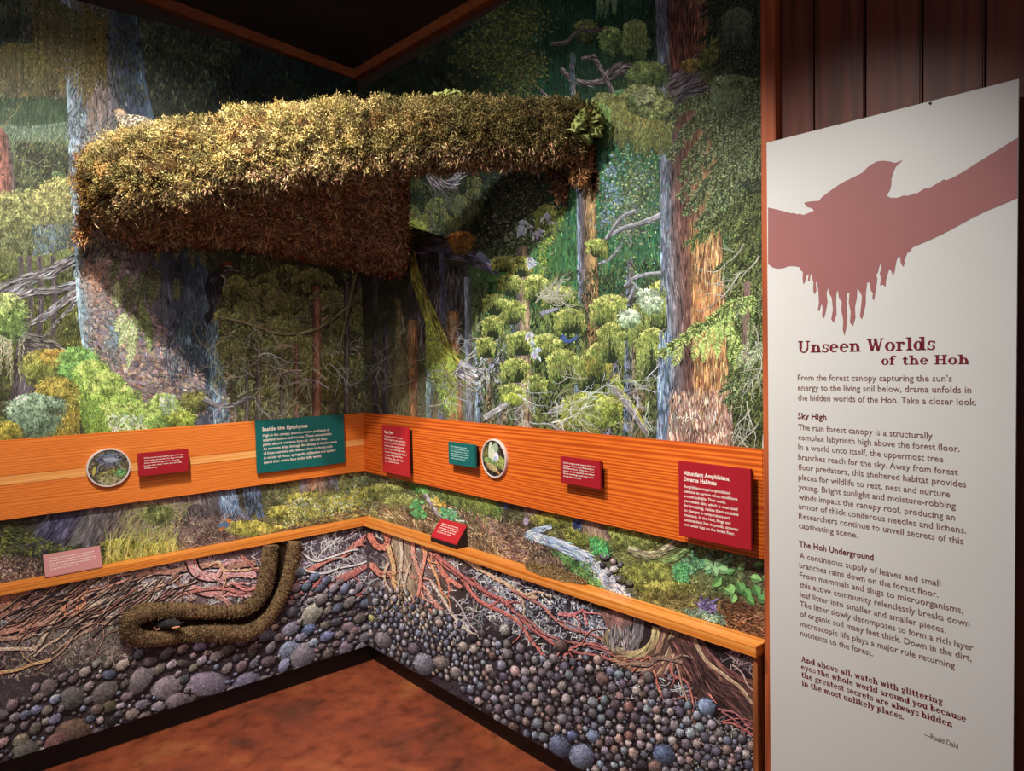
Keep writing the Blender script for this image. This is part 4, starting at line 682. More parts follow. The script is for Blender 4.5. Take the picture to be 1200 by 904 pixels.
    p.stones([(696, 648), (716, 652), (744, 672), (736, 690), (712, 672)], 30, [3, 4, 5], [(150, 148, 160), (120, 118, 134), (176, 166, 176)], 0.9, 0)
    p.scatter([(640, 640), (690, 660), (716, 700), (700, 700), (670, 668)], 420, 6, 1.6, 0.9, 0.5, [(76, 130, 70), (96, 150, 84), (60, 96, 60), (130, 150, 76)])
    p.scatter([(690, 632), (712, 636), (714, 650), (694, 646)], 130, 5, 2.4, 0.3, 1.2, [(76, 184, 110), (60, 150, 90), (110, 190, 100)])
    p.rib([(736, 644), (756, 650), (772, 648), (794, 634)], 9, 8, (150, 144, 110), hi=(206, 200, 160), lo=(92, 84, 64), streak=110); p.rib([(778, 660), (796, 652), (812, 636)], 8, 5, (120, 150, 84), hi=(170, 206, 130), lo=(80, 84, 60), streak=60)
    for (x, y) in ((752, 632), (768, 630), (780, 628)): p.frond(x, y + 8, -1.0, 18, 5, [(150, 170, 90), (176, 160, 80)], 0.2)
    p.moss(765, 672, 36, 14, (150, 156, 74), (122, 130, 60), (92, 92, 50), 700, 0.3); p.moss(780, 690, 30, 10, (160, 158, 76), (126, 128, 62), (96, 88, 52), 500, 0.3)
    for (x, y, a) in ((818, 670, -2.3), (818, 668, -1.7), (820, 668, -1.1), (816, 672, -2.7), (826, 672, -0.6), (838, 668, -2.5), (842, 666, -0.9)): p.frond(x, y, a, 24, 7, [(110, 170, 120), (84, 140, 96), (130, 190, 140)], 0.3, wd=1.8)
    p.scatter([(790, 660), (806, 662), (806, 682), (792, 678)], 130, 5, 3, 0.5, 1.4, [(96, 176, 110), (76, 146, 90)])
    def leaf(x, y, L, a, c):
        t = np.linspace(0, 1, 7); wd_ = L * 0.36 * np.sin(np.pi * t ** 0.75); dx, dy = math.cos(a), math.sin(a)
        A = np.stack([x + dx * L * t - dy * wd_, y + dy * L * t + dx * wd_], 1); B = np.stack([x + dx * L * t + dy * wd_, y + dy * L * t - dx * wd_], 1); M = (A + B) / 2
        p.add(np.stack([A[:-1], A[1:], M[1:], M[:-1]], 1), np.tile(np.array(c) * 0.78, (6, 1))); p.add(np.stack([M[:-1], M[1:], B[1:], B[:-1]], 1), np.tile(np.clip(np.array(c) * 1.12, 0, 250), (6, 1)))
        p.rib([M[0], M[-2]], 0.8, 0.5, np.clip(np.array(c) * 1.4, 0, 250), n=4)
    for (x, y, L, a) in ((836, 662, 14, -2.3), (838, 664, 14, -0.7), (836, 664, 13, 1.2), (842, 666, 15, 0.3), (834, 662, 10, 2.6)): leaf(x, y, L, a, (140, 190, 130))
    for (x, y, L, a) in ((846, 678, 15, 2.4), (856, 684, 15, 1.4), (850, 690, 13, 0.6), (866, 682, 17, 1.2), (872, 690, 15, 0.9), (862, 696, 13, 1.9), (880, 676, 15, 0.3), (884, 686, 16, 1.1), (888, 700, 16, 0.3), (876, 700, 13, 0.8), (896, 690, 13, 1.0), (898, 704, 14, 0.9), (866, 668, 12, -0.8), (884, 664, 13, -0.3), (852, 672, 11, -0.4), (894, 676, 14, 0.2)): leaf(x, y, L, a, rng.choice([(110, 170, 90), (130, 186, 104), (96, 156, 84)]))
    p.scatter(rect(818, 703, 838, 717), 100, 5, 2.6, 0.5, 1.5, [(130, 116, 176), (104, 92, 150), (150, 140, 190)])
    p.scatter([(800, 712), (850, 722), (850, 732), (806, 724)], 200, 4, 2, 0.4, 1.3, [(120, 160, 130), (150, 180, 160), (96, 130, 100)])
    p.scatter([(840, 700), (905, 715), (905, 750), (850, 738)], 500, 8, 1.4, 0.3, 0.6, [(130, 84, 56), (96, 62, 44), (76, 50, 38), (160, 116, 84)])
    # painter's signature
    W = (236, 230, 214)
    for st in ([(787, 485), (788, 492), (792, 492)], [(793, 490), (795, 488), (795, 492)], [(796, 491), (798, 488)], [(799, 488), (800, 491), (803, 487), (800, 497)], [(806, 486), (804, 494), (808, 493)], [(805, 490), (808, 489)], [(810, 487), (810, 492)], [(813, 484), (811, 494)], [(816, 487), (815, 492), (818, 491)], [(819, 486), (822, 492)]): p.rib(st, 0.9, 0.7, W, n=7)
    return p
PK = [(150, 104, 88), (168, 112, 96), (136, 90, 78), (160, 120, 102)]; RD = [(160, 90, 84), (172, 98, 90), (140, 76, 72)]; TN = [(176, 150, 126), (150, 120, 100), (190, 168, 150)]
STL = [(112, 102, 108), (124, 112, 116), (94, 90, 104), (116, 112, 104), (140, 130, 128), (104, 92, 92), (104, 106, 122)]
STC = [(120, 128, 160), (140, 130, 146), (104, 120, 150), (150, 140, 150), (116, 100, 116), (130, 124, 130)]
STR = [(120, 112, 120), (104, 96, 108), (140, 128, 130), (92, 92, 112), (128, 104, 102), (84, 80, 92), (112, 124, 144)]
def hyphae(p, poly, n, L, cols, w=1.1, spread=0.8):
    X, Y = polypts(poly, n)
    for x, y in zip(X, Y): p.twigs(x, y, rng.uniform(0, 6.28), L * rng.uniform(0.6, 1.3), w, pick(cols, 1, 0.1)[0], 2, spread)
def paint_soil_left():
    p = Paint(); ctrl = [(0, 700, (70, 58, 84)), (40, 700, (96, 70, 64)), (0, 740, (70, 62, 84)), (100, 690, (104, 84, 80)), (60, 760, (70, 58, 56)), (120, 750, (76, 62, 64)), (20, 800, (62, 54, 58)), (100, 790, (50, 42, 44)), (200, 690, (92, 76, 82)),
            (240, 670, (104, 76, 80)), (200, 770, (44, 36, 42)), (60, 850, (50, 44, 48)), (160, 830, (46, 40, 44)), (300, 770, (44, 36, 46)), (380, 640, (70, 60, 72)), (400, 700, (46, 36, 46)), (350, 720, (52, 42, 52)), (430, 720, (58, 50, 66)), (430, 640, (64, 54, 62))]
    p.under(-210, 600, 446, 1000, ctrl, 8, 0.25)
    p.auto(rect(-210, 600, 446, 1000), 16000, 4, 1.6, 0.5, 1.5, ctrl, 0.35, 0.4, 7)
    # humus and fine roots
    p.scatter([(0, 690), (60, 680), (180, 660), (190, 700), (150, 770), (60, 790), (0, 800)], 2600, 8, 1.5, -0.9, 0.8, [(124, 112, 104), (92, 80, 80), (60, 52, 56), (150, 138, 126), (110, 92, 84)])
    hyphae(p, [(0, 700), (60, 690), (60, 730), (0, 750)], 30, 16, [(170, 170, 196), (196, 196, 206), (150, 140, 160)], 1.3)
    hyphae(p, [(60, 690), (260, 650), (230, 710), (60, 720)], 110, 14, [(190, 180, 180), (160, 146, 150), (206, 200, 206)], 1.1)
    hyphae(p, [(200, 660), (300, 650), (295, 712), (190, 712)], 60, 16, [(216, 206, 220), (170, 156, 176)], 1.1)
    hyphae(p, [(60, 730), (150, 710), (140, 770), (60, 790)], 70, 14, [(130, 122, 110), (104, 96, 90)], 1.1)
    hyphae(p, [(352, 636), (434, 620), (434, 690), (345, 700)], 95, 16, [(206, 206, 232), (170, 176, 206), (150, 140, 160), (226, 224, 240)], 1.1)
    p.scatter([(360, 640), (434, 620), (434, 700), (380, 700)], 500, 1.5, 1.3, 0, 2, [(210, 206, 220), (160, 150, 170)], 0.1)
    # long roots fanning from upper right to lower left
    for (pts, w0, w1, c) in (
        ([(300, 660), (240, 664), (180, 672), (120, 690), (70, 712), (20, 734), (-10, 742)], 7, 4, PK[0]), ([(150, 682), (110, 694), (80, 716), (40, 732), (0, 738)], 8, 9, PK[1]), ([(130, 690), (90, 700), (70, 715), (30, 745), (-10, 752)], 5, 4, PK[3]),
        ([(140, 700), (100, 712), (70, 722), (52, 745), (35, 760), (-6, 762)], 4, 4, TN[0]), ([(80, 700), (75, 715), (84, 722), (100, 708), (92, 698)], 4, 3, (196, 116, 76)), ([(160, 690), (130, 715), (108, 735), (95, 745), (60, 765)], 3, 2, TN[1]),
        ([(150, 720), (110, 724), (84, 735), (40, 770)], 2.6, 2, TN[0]), ([(130, 730), (95, 738), (60, 775), (40, 786)], 2.2, 1.2, TN[1]), ([(60, 775), (30, 780), (0, 790)], 3, 4, (190, 140, 90)), ([(190, 680), (160, 700), (130, 712), (110, 716)], 3, 2, PK[2]),
        ([(30, 690), (20, 700), (0, 712)], 14, 16, (150, 96, 70)), ([(60, 684), (40, 706), (0, 722)], 7, 5, (124, 84, 72)),
        ([(222, 656), (232, 670), (250, 676), (270, 674), (300, 672)], 12, 7, (196, 128, 128)), ([(224, 690), (240, 696), (262, 694), (300, 700)], 9, 4, (190, 120, 120)), ([(218, 692), (250, 690), (280, 694), (305, 684)], 4, 3, RD[1]),
        ([(252, 700), (262, 706), (270, 716)], 3, 2, PK[1]), ([(245, 664), (256, 658), (268, 668), (310, 668)], 3, 2, (206, 140, 100)), ([(268, 684), (290, 690), (312, 680)], 3, 3, (206, 110, 106)), ([(282, 652), (300, 668), (314, 662)], 3, 2, RD[1]), ([(200, 670), (216, 690), (226, 706)], 4, 2, PK[0]),
        ([(354, 672), (380, 660), (400, 650), (416, 638), (434, 628)], 5, 7, (184, 104, 96)), ([(346, 680), (370, 684), (400, 676), (434, 662)], 4, 7, (174, 98, 96)), ([(340, 700), (370, 688), (390, 684), (434, 664)], 3, 4, (164, 88, 86)), ([(350, 664), (380, 672), (420, 660), (434, 655)], 2, 2.4, (196, 190, 214)),
        ([(352, 648), (370, 656), (390, 652), (420, 645)], 2, 2, (210, 206, 226)), ([(395, 688), (410, 694), (425, 698)], 2.4, 1.4, (196, 96, 90))):
        p.root(pts, w0, w1, c, wob=1.6, forks=2 if w0 > 3 else 1)
    for q_ in range(160):
        x = rng.uniform(30, 235) if q_ < 120 else rng.uniform(-190, 20); y = rng.uniform(670, 720) if q_ < 120 else rng.uniform(730, 790); L = rng.uniform(30, 70); a = math.pi - 0.5 + rng.normal(0, 0.35)
        p.root([(x, y), (x + L * .5 * math.cos(a), y - L * .5 * math.sin(a) * -1 * -1 if 0 else y + L * .25), (x + L * math.cos(a), y + L * .5)], rng.uniform(0.9, 1.8), 0.6, pick(PK + TN + [(110, 88, 84), (96, 76, 74), (84, 68, 70)], 1, 0.15)[0] * 0.85, wob=2.4)
    # stones
    big = [(165, 797, 19, (118, 112, 118)), (196, 806, 20, (128, 120, 134)), (243, 802, 24, (120, 110, 134)), (207, 822, 14, (116, 104, 116)), (122, 812, 17, (104, 98, 98)), (84, 818, 18, (96, 96, 96)), (56, 806, 12, (110, 100, 104)), (288, 800, 16, (104, 100, 130)),
           (30, 880, 18, (104, 104, 100)), (365, 720, 15, (150, 150, 140)), (340, 738, 11, (124, 124, 150)), (338, 762, 14, (116, 134, 164)), (355, 768, 17, (120, 116, 130)), (361, 738, 8, (92, 112, 160)), (311, 745, 10, (100, 112, 140)), (405, 760, 11, (124, 110, 130)), (86, 858, 24, (104, 84, 72)), (64, 872, 16, (120, 84, 84)), (128, 828, 9, (96, 92, 70)), (24, 868, 10, (140, 134, 110)), (408, 735, 8, (136, 116, 130)), (415, 739, 6, (150, 120, 134))]
    used = [(a, b, r) for a, b, r, _ in big]; B = np.array([(a, b, r) for a, b, r, _ in big], float)
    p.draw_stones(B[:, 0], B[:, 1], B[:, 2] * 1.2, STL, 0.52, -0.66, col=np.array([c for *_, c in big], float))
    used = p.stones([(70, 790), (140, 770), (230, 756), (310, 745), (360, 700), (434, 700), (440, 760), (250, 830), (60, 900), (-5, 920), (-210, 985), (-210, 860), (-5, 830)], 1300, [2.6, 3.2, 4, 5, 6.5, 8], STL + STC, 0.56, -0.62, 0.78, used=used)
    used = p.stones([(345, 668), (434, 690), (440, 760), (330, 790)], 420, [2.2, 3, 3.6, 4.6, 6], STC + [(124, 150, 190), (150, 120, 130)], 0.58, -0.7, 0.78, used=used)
    return p
def paint_soil_right():
    p = Paint(); ctrl = [(440, 640, (60, 50, 56)), (480, 670, (110, 84, 78)), (520, 660, (90, 66, 60)), (560, 680, (44, 36, 40)), (620, 690, (40, 34, 44)), (700, 720, (44, 36, 40)), (760, 740, (40, 30, 32)), (850, 780, (36, 28, 32)), (460, 740, (70, 66, 76)),
            (540, 760, (46, 40, 50)), (620, 800, (38, 32, 40)), (700, 840, (40, 34, 42)), (800, 860, (38, 30, 34)), (880, 880, (36, 30, 32)), (820, 800, (56, 38, 34))]
    p.under(424, 590, 915, 960, ctrl, 8, 0.25)
    p.auto(rect(424, 590, 915, 960), 13000, 4, 1.5, 0.7, 1.5, ctrl, 0.35, 0.4, 7)
    hyphae(p, [(440, 620), (520, 640), (600, 680), (560, 760), (440, 690)], 120, 13, [(190, 180, 180), (150, 140, 150), (206, 206, 226)], 1.0)
    hyphae(p, [(560, 655), (700, 700), (720, 760), (640, 770), (560, 720)], 105, 15, [(170, 174, 200), (130, 136, 160), (200, 204, 220)], 1.1)
    hyphae(p, [(700, 770), (800, 800), (820, 850), (700, 800)], 70, 12, [(176, 180, 200), (140, 140, 156)], 1.1)
    hyphae(p, [(800, 820), (890, 850), (890, 900), (800, 890)], 80, 12, [(160, 150, 150), (120, 110, 114)], 1.1)
    hyphae(p, [(848, 760), (890, 780), (890, 850), (850, 800)], 40, 14, [(150, 124, 124), (116, 96, 100)], 1.3)
    p.scatter([(560, 655), (700, 700), (720, 760), (560, 720)], 600, 5, 1.8, 1.2, 0.8, [(150, 156, 186), (196, 200, 220), (104, 104, 124)])
    # spruce root fan near the corner
    p.trunk([(452, 620), (460, 680), (470, 720)], [(480, 625), (492, 680), (500, 720)], [(110, 92, 70), (160, 136, 110), (120, 96, 80)], 260, 14, 1.8)
    for (pts, w0, w1, c) in (
        ([(434, 626), (444, 640), (452, 640), (456, 628)], 8, 6, (196, 100, 80)), ([(434, 662), (446, 674), (460, 670)], 7, 6, (200, 112, 90)), ([(456, 660), (452, 680), (460, 700), (448, 715), (430, 712)], 3, 2, (200, 150, 116)), ([(455, 640), (460, 664), (466, 690), (486, 712)], 6, 3, (216, 140, 90)),
        ([(486, 622), (498, 640), (512, 652), (520, 672), (540, 690)], 7, 4, (196, 100, 84)), ([(500, 640), (530, 650), (560, 664), (600, 690), (630, 700)], 6, 3, (180, 140, 110)), ([(484, 634), (486, 660), (500, 690), (520, 720)], 5, 2, (206, 120, 104)), ([(470, 632), (470, 670), (480, 700), (496, 730)], 4, 2, (176, 150, 130)),
        ([(492, 630), (506, 664), (520, 700), (528, 715)], 4, 2, (200, 120, 80)), ([(510, 650), (540, 676), (556, 700), (600, 724), (640, 770)], 6, 2, (172, 88, 80)), ([(520, 655), (560, 690), (590, 705), (620, 735)], 4, 2, (160, 84, 80)), ([(550, 680), (580, 700), (600, 712), (640, 750), (700, 770), (730, 774)], 4, 2, (156, 80, 78)),
        ([(480, 660), (476, 700), (492, 730), (520, 752)], 3, 1, TN[0]), ([(505, 680), (520, 705), (550, 740), (590, 760)], 3, 1, TN[2]), ([(470, 700), (460, 716), (450, 722), (436, 718)], 2.6, 1.6, (206, 170, 130)), ([(500, 650), (492, 690), (510, 720)], 4, 2, (206, 110, 90)), ([(530, 700), (560, 740), (600, 775)], 2, 1, (150, 140, 150)),
        ([(600, 690), (640, 715), (665, 735), (690, 744), (718, 752)], 3, 2.4, (148, 88, 84)), ([(600, 715), (640, 742), (680, 756), (706, 760), (724, 768)], 3, 2, (140, 84, 84)), ([(655, 720), (672, 722), (684, 716), (690, 732)], 4, 2, (190, 96, 100)), ([(660, 770), (670, 760), (690, 756), (720, 760)], 2.6, 2, (176, 88, 80)), ([(640, 790), (655, 765), (672, 762)], 2, 1.4, (170, 96, 84)),
        ([(738, 782), (748, 800), (760, 790), (772, 796)], 2, 1.4, (150, 76, 66)), ([(700, 820), (730, 805), (745, 795)], 2, 1.2, (150, 84, 70))):
        p.root(pts, w0, w1, c, wob=1.4, forks=2 if w0 > 3.5 else 1)
    # great spruce root, right
    p.trunk([(702, 715), (706, 722), (712, 735)], [(736, 716), (742, 728), (738, 740)], [(96, 66, 62), (124, 84, 76), (84, 60, 56)], 140, 8, 1.8)
    p.rib([(712, 738), (712, 752), (726, 762), (744, 764)], 8, 7, (120, 106, 80), hi=(160, 146, 104), lo=(64, 54, 46), streak=90)
    p.rib([(750, 718), (748, 740), (742, 758)], 12, 14, (92, 86, 88), hi=(130, 124, 124), streak=120); p.scatter(rect(714, 730, 740, 755), 150, 10, 1.3, H, 0.1, [(96, 90, 92), (50, 44, 48), (130, 122, 124)])
    p.rib([(796, 732), (790, 748), (778, 766), (756, 772), (728, 772)], 46, 12, (116, 86, 70), hi=(156, 122, 92), lo=(70, 48, 44), streak=480, pal=[(140, 104, 84), (92, 62, 54), (150, 112, 80), (110, 74, 66)])
    p.rib([(770, 735), (766, 752), (754, 764), (735, 768)], 10, 8, (150, 130, 84), hi=(176, 156, 104), streak=60)
    p.rib([(800, 742), (812, 765), (836, 792), (866, 810), (896, 836)], 40, 30, (104, 62, 54), hi=(110, 70, 60), lo=(50, 32, 32), streak=640, pal=[(124, 74, 64), (80, 46, 42), (96, 60, 54), (60, 38, 38)])
    p.rib([(812, 745), (826, 772), (850, 792), (868, 806), (880, 822)], 4, 4, (150, 120, 92), hi=(176, 150, 116), streak=40)
    p.rib([(806, 760), (830, 800), (850, 812), (890, 850)], 16, 22, (72, 46, 44), streak=200, pal=[(84, 52, 48), (50, 34, 36)])
    for (pts, w0, w1, c) in (
        ([(768, 785), (772, 805), (780, 820), (800, 828), (806, 850), (814, 870)], 3, 2, (180, 92, 76)), ([(785, 770), (790, 790), (806, 800), (812, 830), (816, 860)], 3, 2, (160, 84, 76)), ([(790, 775), (800, 800), (808, 830), (812, 856)], 2.4, 1.6, (150, 110, 96)), ([(812, 838), (840, 846), (860, 848), (892, 870)], 3, 2, (170, 84, 76)),
        ([(840, 830), (860, 836), (876, 850), (892, 856)], 2.6, 1.6, (150, 84, 84)), ([(846, 834), (866, 850), (880, 868), (892, 872)], 2, 1.4, (140, 80, 80)), ([(812, 860), (830, 875), (860, 880), (890, 884)], 2, 1.2, (140, 104, 96)), ([(858, 780), (870, 790), (880, 805), (892, 814)], 2, 1.6, (150, 120, 116)),
        ([(768, 780), (760, 770), (740, 790), (735, 798)], 2.4, 1.4, (170, 88, 72)), ([(740, 775), (760, 778), (770, 772), (800, 776)], 6, 4, (120, 92, 80))):
        p.root(pts, w0, w1, c, wob=1.2, forks=1)
    big = [(449, 750, 13, (124, 116, 124)), (485, 760, 9, (96, 88, 104)), (497, 778, 16, (112, 116, 134)), (517, 776, 11, (124, 112, 112)), (534, 788, 9, (124, 116, 120)), (543, 758, 8, (140, 128, 128)), (515, 730, 6, (150, 130, 124)), (592, 738, 8, (140, 140, 140)), (595, 765, 8, (116, 116, 120)), (656, 874, 17, (84, 96, 130)), (682, 886, 18, (104, 116, 150)),
           (778, 884, 17, (76, 92, 130)), (695, 862, 10, (104, 124, 160)), (828, 828, 13, (110, 130, 170)), (706, 795, 10, (110, 84, 84)), (737, 828, 8, (130, 90, 86)), (658, 756, 9, (100, 76, 76)), (659, 803, 7, (130, 124, 120)), (742, 882, 8, (170, 140, 136)), (768, 898, 10, (116, 92, 84)), (760, 793, 8, (100, 92, 92)), (670, 862, 8, (84, 100, 150)), (695, 822, 8, (124, 130, 140)), (797, 833, 8, (96, 84, 110)), (790, 850, 8, (124, 116, 120)), (751, 860, 8, (150, 130, 130)), (725, 865, 7, (170, 130, 124)), (738, 862, 7, (130, 92, 84)), (436, 724, 5, (200, 200, 110))]
    big = [(a, b, r * 0.92, c) for a, b, r, c in big]; used = [(a, b, r) for a, b, r, _ in big]; B = np.array([(a, b, r) for a, b, r, _ in big], float)
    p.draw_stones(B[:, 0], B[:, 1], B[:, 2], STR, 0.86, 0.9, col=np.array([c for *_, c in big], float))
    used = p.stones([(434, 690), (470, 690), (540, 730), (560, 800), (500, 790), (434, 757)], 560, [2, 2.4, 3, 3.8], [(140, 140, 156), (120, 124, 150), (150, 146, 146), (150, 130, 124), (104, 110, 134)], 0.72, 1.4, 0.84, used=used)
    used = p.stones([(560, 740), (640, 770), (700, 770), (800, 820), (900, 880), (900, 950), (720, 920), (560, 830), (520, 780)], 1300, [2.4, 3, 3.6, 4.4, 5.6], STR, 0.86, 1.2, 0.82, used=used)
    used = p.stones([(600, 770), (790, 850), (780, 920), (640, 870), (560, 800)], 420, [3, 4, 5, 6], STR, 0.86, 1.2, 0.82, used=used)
    p.scatter([(590, 770), (760, 820), (880, 890), (780, 910), (600, 840)], 400, 1.6, 1.2, 0, 2, [(110, 104, 116), (84, 78, 90)], 0.15)
    return p
# ------------------------------------------------------------ materials
def wood(name, c0, c1, c2, axis, fine=60, rough=0.38, dist=2.2):
    # boards of straight grained fir: long stretched rings along one axis
    def bld(nt, b):
        sc = [fine, fine, fine]; sc[axis] = fine * 0.022
        c0_ = coords(nt, tuple(sc)); wn = N(nt, 'ShaderNodeTexNoise'); wn.inputs['Scale'].default_value = 0.16; wn.inputs['Detail'].default_value = 3; nt.links.new(c0_, wn.inputs['Vector']); wm = N(nt, 'ShaderNodeVectorMath', operation='MULTIPLY_ADD'); wm.inputs[1].default_value = (dist * 5, dist * 5, dist * 5); nt.links.new(wn.outputs['Color'], wm.inputs[0]); nt.links.new(c0_, wm.inputs[2]); c = wm.outputs[0]
        wv = N(nt, 'ShaderNodeTexWave'); wv.bands_direction = 'Z'; wv.inputs['Scale'].default_value = 0.42
        wv.inputs['Distortion'].default_value = dist; wv.inputs['Detail'].default_value = 3; wv.inputs['Detail Scale'].default_value = 0.35
        c2_ = coords(nt, tuple(q * 0.9 for q in sc)); n = N(nt, 'ShaderNodeTexNoise'); n.inputs['Scale'].default_value = 3.0; n.inputs['Detail'].default_value = 5
        nt.links.new(c, wv.inputs['Vector']); nt.links.new(c2_, n.inputs['Vector'])
        big = N(nt, 'ShaderNodeTexNoise'); big.inputs['Scale'].default_value = 0.06; nt.links.new(c, big.inputs['Vector'])
        mx = N(nt, 'ShaderNodeMix'); mx.data_type = 'FLOAT'; mx.inputs[0].default_value = 0.45
        nt.links.new(wv.outputs['Fac'], mx.inputs[2]); nt.links.new(n.outputs[0], mx.inputs[3])
        ad = N(nt, 'ShaderNodeMath', operation='MULTIPLY_ADD'); ad.inputs[1].default_value = 0.35; nt.links.new(big.outputs[0], ad.inputs[0]); nt.links.new(mx.outputs[0], ad.inputs[2])
        sb = N(nt, 'ShaderNodeMath', operation='SUBTRACT'); sb.inputs[1].default_value = 0.17; nt.links.new(ad.outputs[0], sb.inputs[0])
        nt.links.new(ramp(nt, sb.outputs[0], [(0.15, c0), (0.5, c1), (0.85, c2)]), b.inputs['Base Color'])
        bp = N(nt, 'ShaderNodeBump'); bp.inputs['Strength'].default_value = 0.12; bp.inputs['Distance'].default_value = 0.002
        nt.links.new(mx.outputs[0], bp.inputs['Height']); nt.links.new(bp.outputs[0], b.inputs['Normal'])
    return mat(name, rough=rough, build=bld, spec=0.4)
L_ = lambda *c: tuple(float(v) for v in s2l(c))
M_FIR_L = wood('fir_left', L_(204, 104, 38), L_(226, 124, 48), L_(238, 142, 64), 0, 90, dist=1.2)
M_FIR_R = wood('fir_right', L_(168, 66, 18), L_(214, 98, 30), L_(234, 126, 46), 1, 62, dist=1.0)
M_SAP = wood('pale_sapwood', L_(226, 150, 78), L_(238, 168, 92), L_(244, 182, 110), 0, 60)
M_LEDGE_L = wood('ledge_fir_left', L_(206, 116, 40), L_(226, 136, 54), L_(238, 156, 76), 0, 50)
M_LEDGE_R = wood('ledge_fir_right', L_(206, 116, 40), L_(230, 144, 64), L_(240, 166, 88), 1, 34, dist=3.2)
M_POST = wood('post_wood', L_(120, 66, 36), L_(146, 84, 48), L_(166, 100, 60), 2, 60, dist=1.5)
M_TRIM = wood('trim_wood', L_(140, 66, 38), L_(168, 84, 48), L_(186, 98, 58), 2, 60, dist=1.0)
M_CORN = noise_mat('cornice_wood', [(0.3, L_(120, 62, 34)), (0.7, L_(150, 80, 46))], (20, 20, 60), rough=0.6)
M_PLANK = wood('dark_stained_plank', L_(78, 36, 24), L_(98, 46, 30), L_(112, 54, 34), 2, 40, rough=0.45, dist=1.5)
M_DARK = mat('black_rubber_base', L_(26, 24, 24), 0.5)
M_CEIL = noise_mat('dark_stained_ceiling', [(0.3, L_(50, 38, 36)), (0.7, L_(64, 48, 45))], (3, 3, 3), rough=0.8)
M_WALL = noise_mat('dark_wall_paint', [(0.3, L_(58, 46, 40)), (0.7, L_(66, 52, 44))], (4, 4, 4), rough=0.8)
def bfloor(nt, b):
    c = coords(nt, (1, 1, 1)); n1 = N(nt, 'ShaderNodeTexNoise'); n1.inputs['Scale'].default_value = 2.3; n1.inputs['Detail'].default_value = 8; n1.inputs['Distortion'].default_value = 1.0
    n2 = N(nt, 'ShaderNodeTexNoise'); n2.inputs['Scale'].default_value = 14.0; n2.inputs['Detail'].default_value = 8; n3 = N(nt, 'ShaderNodeTexNoise'); n3.inputs['Scale'].default_value = 160.0; n3.inputs['Detail'].default_value = 4
    for n in (n1, n2, n3): nt.links.new(c, n.inputs['Vector'])
    a = ramp(nt, n1.outputs[0], [(0.30, L_(92, 54, 40)), (0.42, L_(126, 62, 42)), (0.55, L_(142, 72, 46)), (0.70, L_(160, 98, 60))])
    d = ramp(nt, n2.outputs[0], [(0.3, (0.6, 0.55, 0.52)), (0.48, (1, 1, 1)), (0.7, (1.25, 1.2, 1.1))]); e = ramp(nt, n3.outputs[0], [(0.3, (0.8, 0.8, 0.8)), (0.7, (1.15, 1.15, 1.15))])
    m1 = N(nt, 'ShaderNodeMix'); m1.data_type = 'RGBA'; m1.blend_type = 'MULTIPLY'; m1.inputs[0].default_value = 0.95; nt.links.new(a, m1.inputs[6]); nt.links.new(d, m1.inputs[7])
    m2 = N(nt, 'ShaderNodeMix'); m2.data_type = 'RGBA'; m2.blend_type = 'MULTIPLY'; m2.inputs[0].default_value = 0.8; nt.links.new(m1.outputs[2], m2.inputs[6]); nt.links.new(e, m2.inputs[7])
    nt.links.new(m2.outputs[2], b.inputs['Base Color'])
M_FLOOR = mat('acid_stained_concrete', rough=0.5, build=bfloor, spec=0.35)
M_PAINT = attr_mat('mural_paint', 0.55, 0.22, grain=0.34)
M_FIBRE = attr_mat('moss_fibre', 0.9, 0.08)
M_BACK = mat('mural_panel_board', L_(60, 66, 52), 0.7)
M_BACK2 = mat('underground_panel_board', L_(50, 42, 46), 0.7)

# ------------------------------------------------------------ the setting
YE = -2.287                                   # where the mural wall ends and the plank wall begins
zc = lambda x, y: 3.033 - 0.095 * x + 0.03 * y + 0.045
fl = box('floor', (-4.6, -5.2, -0.1), (0.3, 0.3, 0.0), M_FLOOR); tag(fl, kind='structure')
wl = box('wall_left', (-4.6, 0.0, 0.0), (0.3, 0.2, 3.6), M_WALL); tag(wl, kind='structure')
wr = box('wall_right', (0.0, -5.2, 0.0), (0.2, 0.0, 3.6), M_WALL); tag(wr, kind='structure')
cs = [(-4.6, -5.2), (0.25, -5.2), (0.25, 0.25), (-4.6, 0.25)]
ce = prism('ceiling', [(x, y, zc(x, y)) for x, y in cs], [(x, y, zc(x, y) + 0.12) for x, y in cs], M_CEIL); tag(ce, kind='structure')
tag(box('baseboard_left', (-1.95, -0.008, 0.0), (0.0, 0.0, 0.115), M_DARK), kind='structure')
tag(box('baseboard_right', (-0.008, -2.27, 0.0), (0.0, -0.008, 0.115), M_DARK), kind='structure')
def cornice(name, a, b, n):
    (x0, y0), (x1, y1) = a, b; nx, ny = n
    q = [(x0, y0), (x1, y1), (x1 + nx, y1 + ny), (x0 + nx, y0 + ny)]
    o = prism(name, [(x, y, zc(x, y) - 0.045) for x, y in q], [(x, y, zc(x, y)) for x, y in q], M_CORN); tag(o, kind='structure')
cornice('trim_1', (-1.95, 0), (0, 0), (0, -0.035)); cornice('trim_2', (0, -0.035), (0, YE - 0.005), (-0.035, 0))
tag(box('trim_3', (-0.045, -2.334, 0.0), (0.0, YE - 0.005, zc(0, -2.3)), M_TRIM, 0.002), kind='structure')
yy = [-2.334, -2.427, -2.557, -2.686, -2.813, -2.94, -3.07, -3.2, -3.33, -3.46, -3.59, -3.72, -3.85, -3.98, -4.11, -4.24, -4.37, -4.5, -4.63, -4.76, -4.89, -5.02, -5.15]
for i in range(len(yy) - 1):
    o = box('plank', (-0.018, yy[i + 1] + 0.0025, 0.0), (0.0, yy[i] - 0.0025, zc(0, yy[i + 1]) - 0.001), M_PLANK, 0.003); o.parent = wr

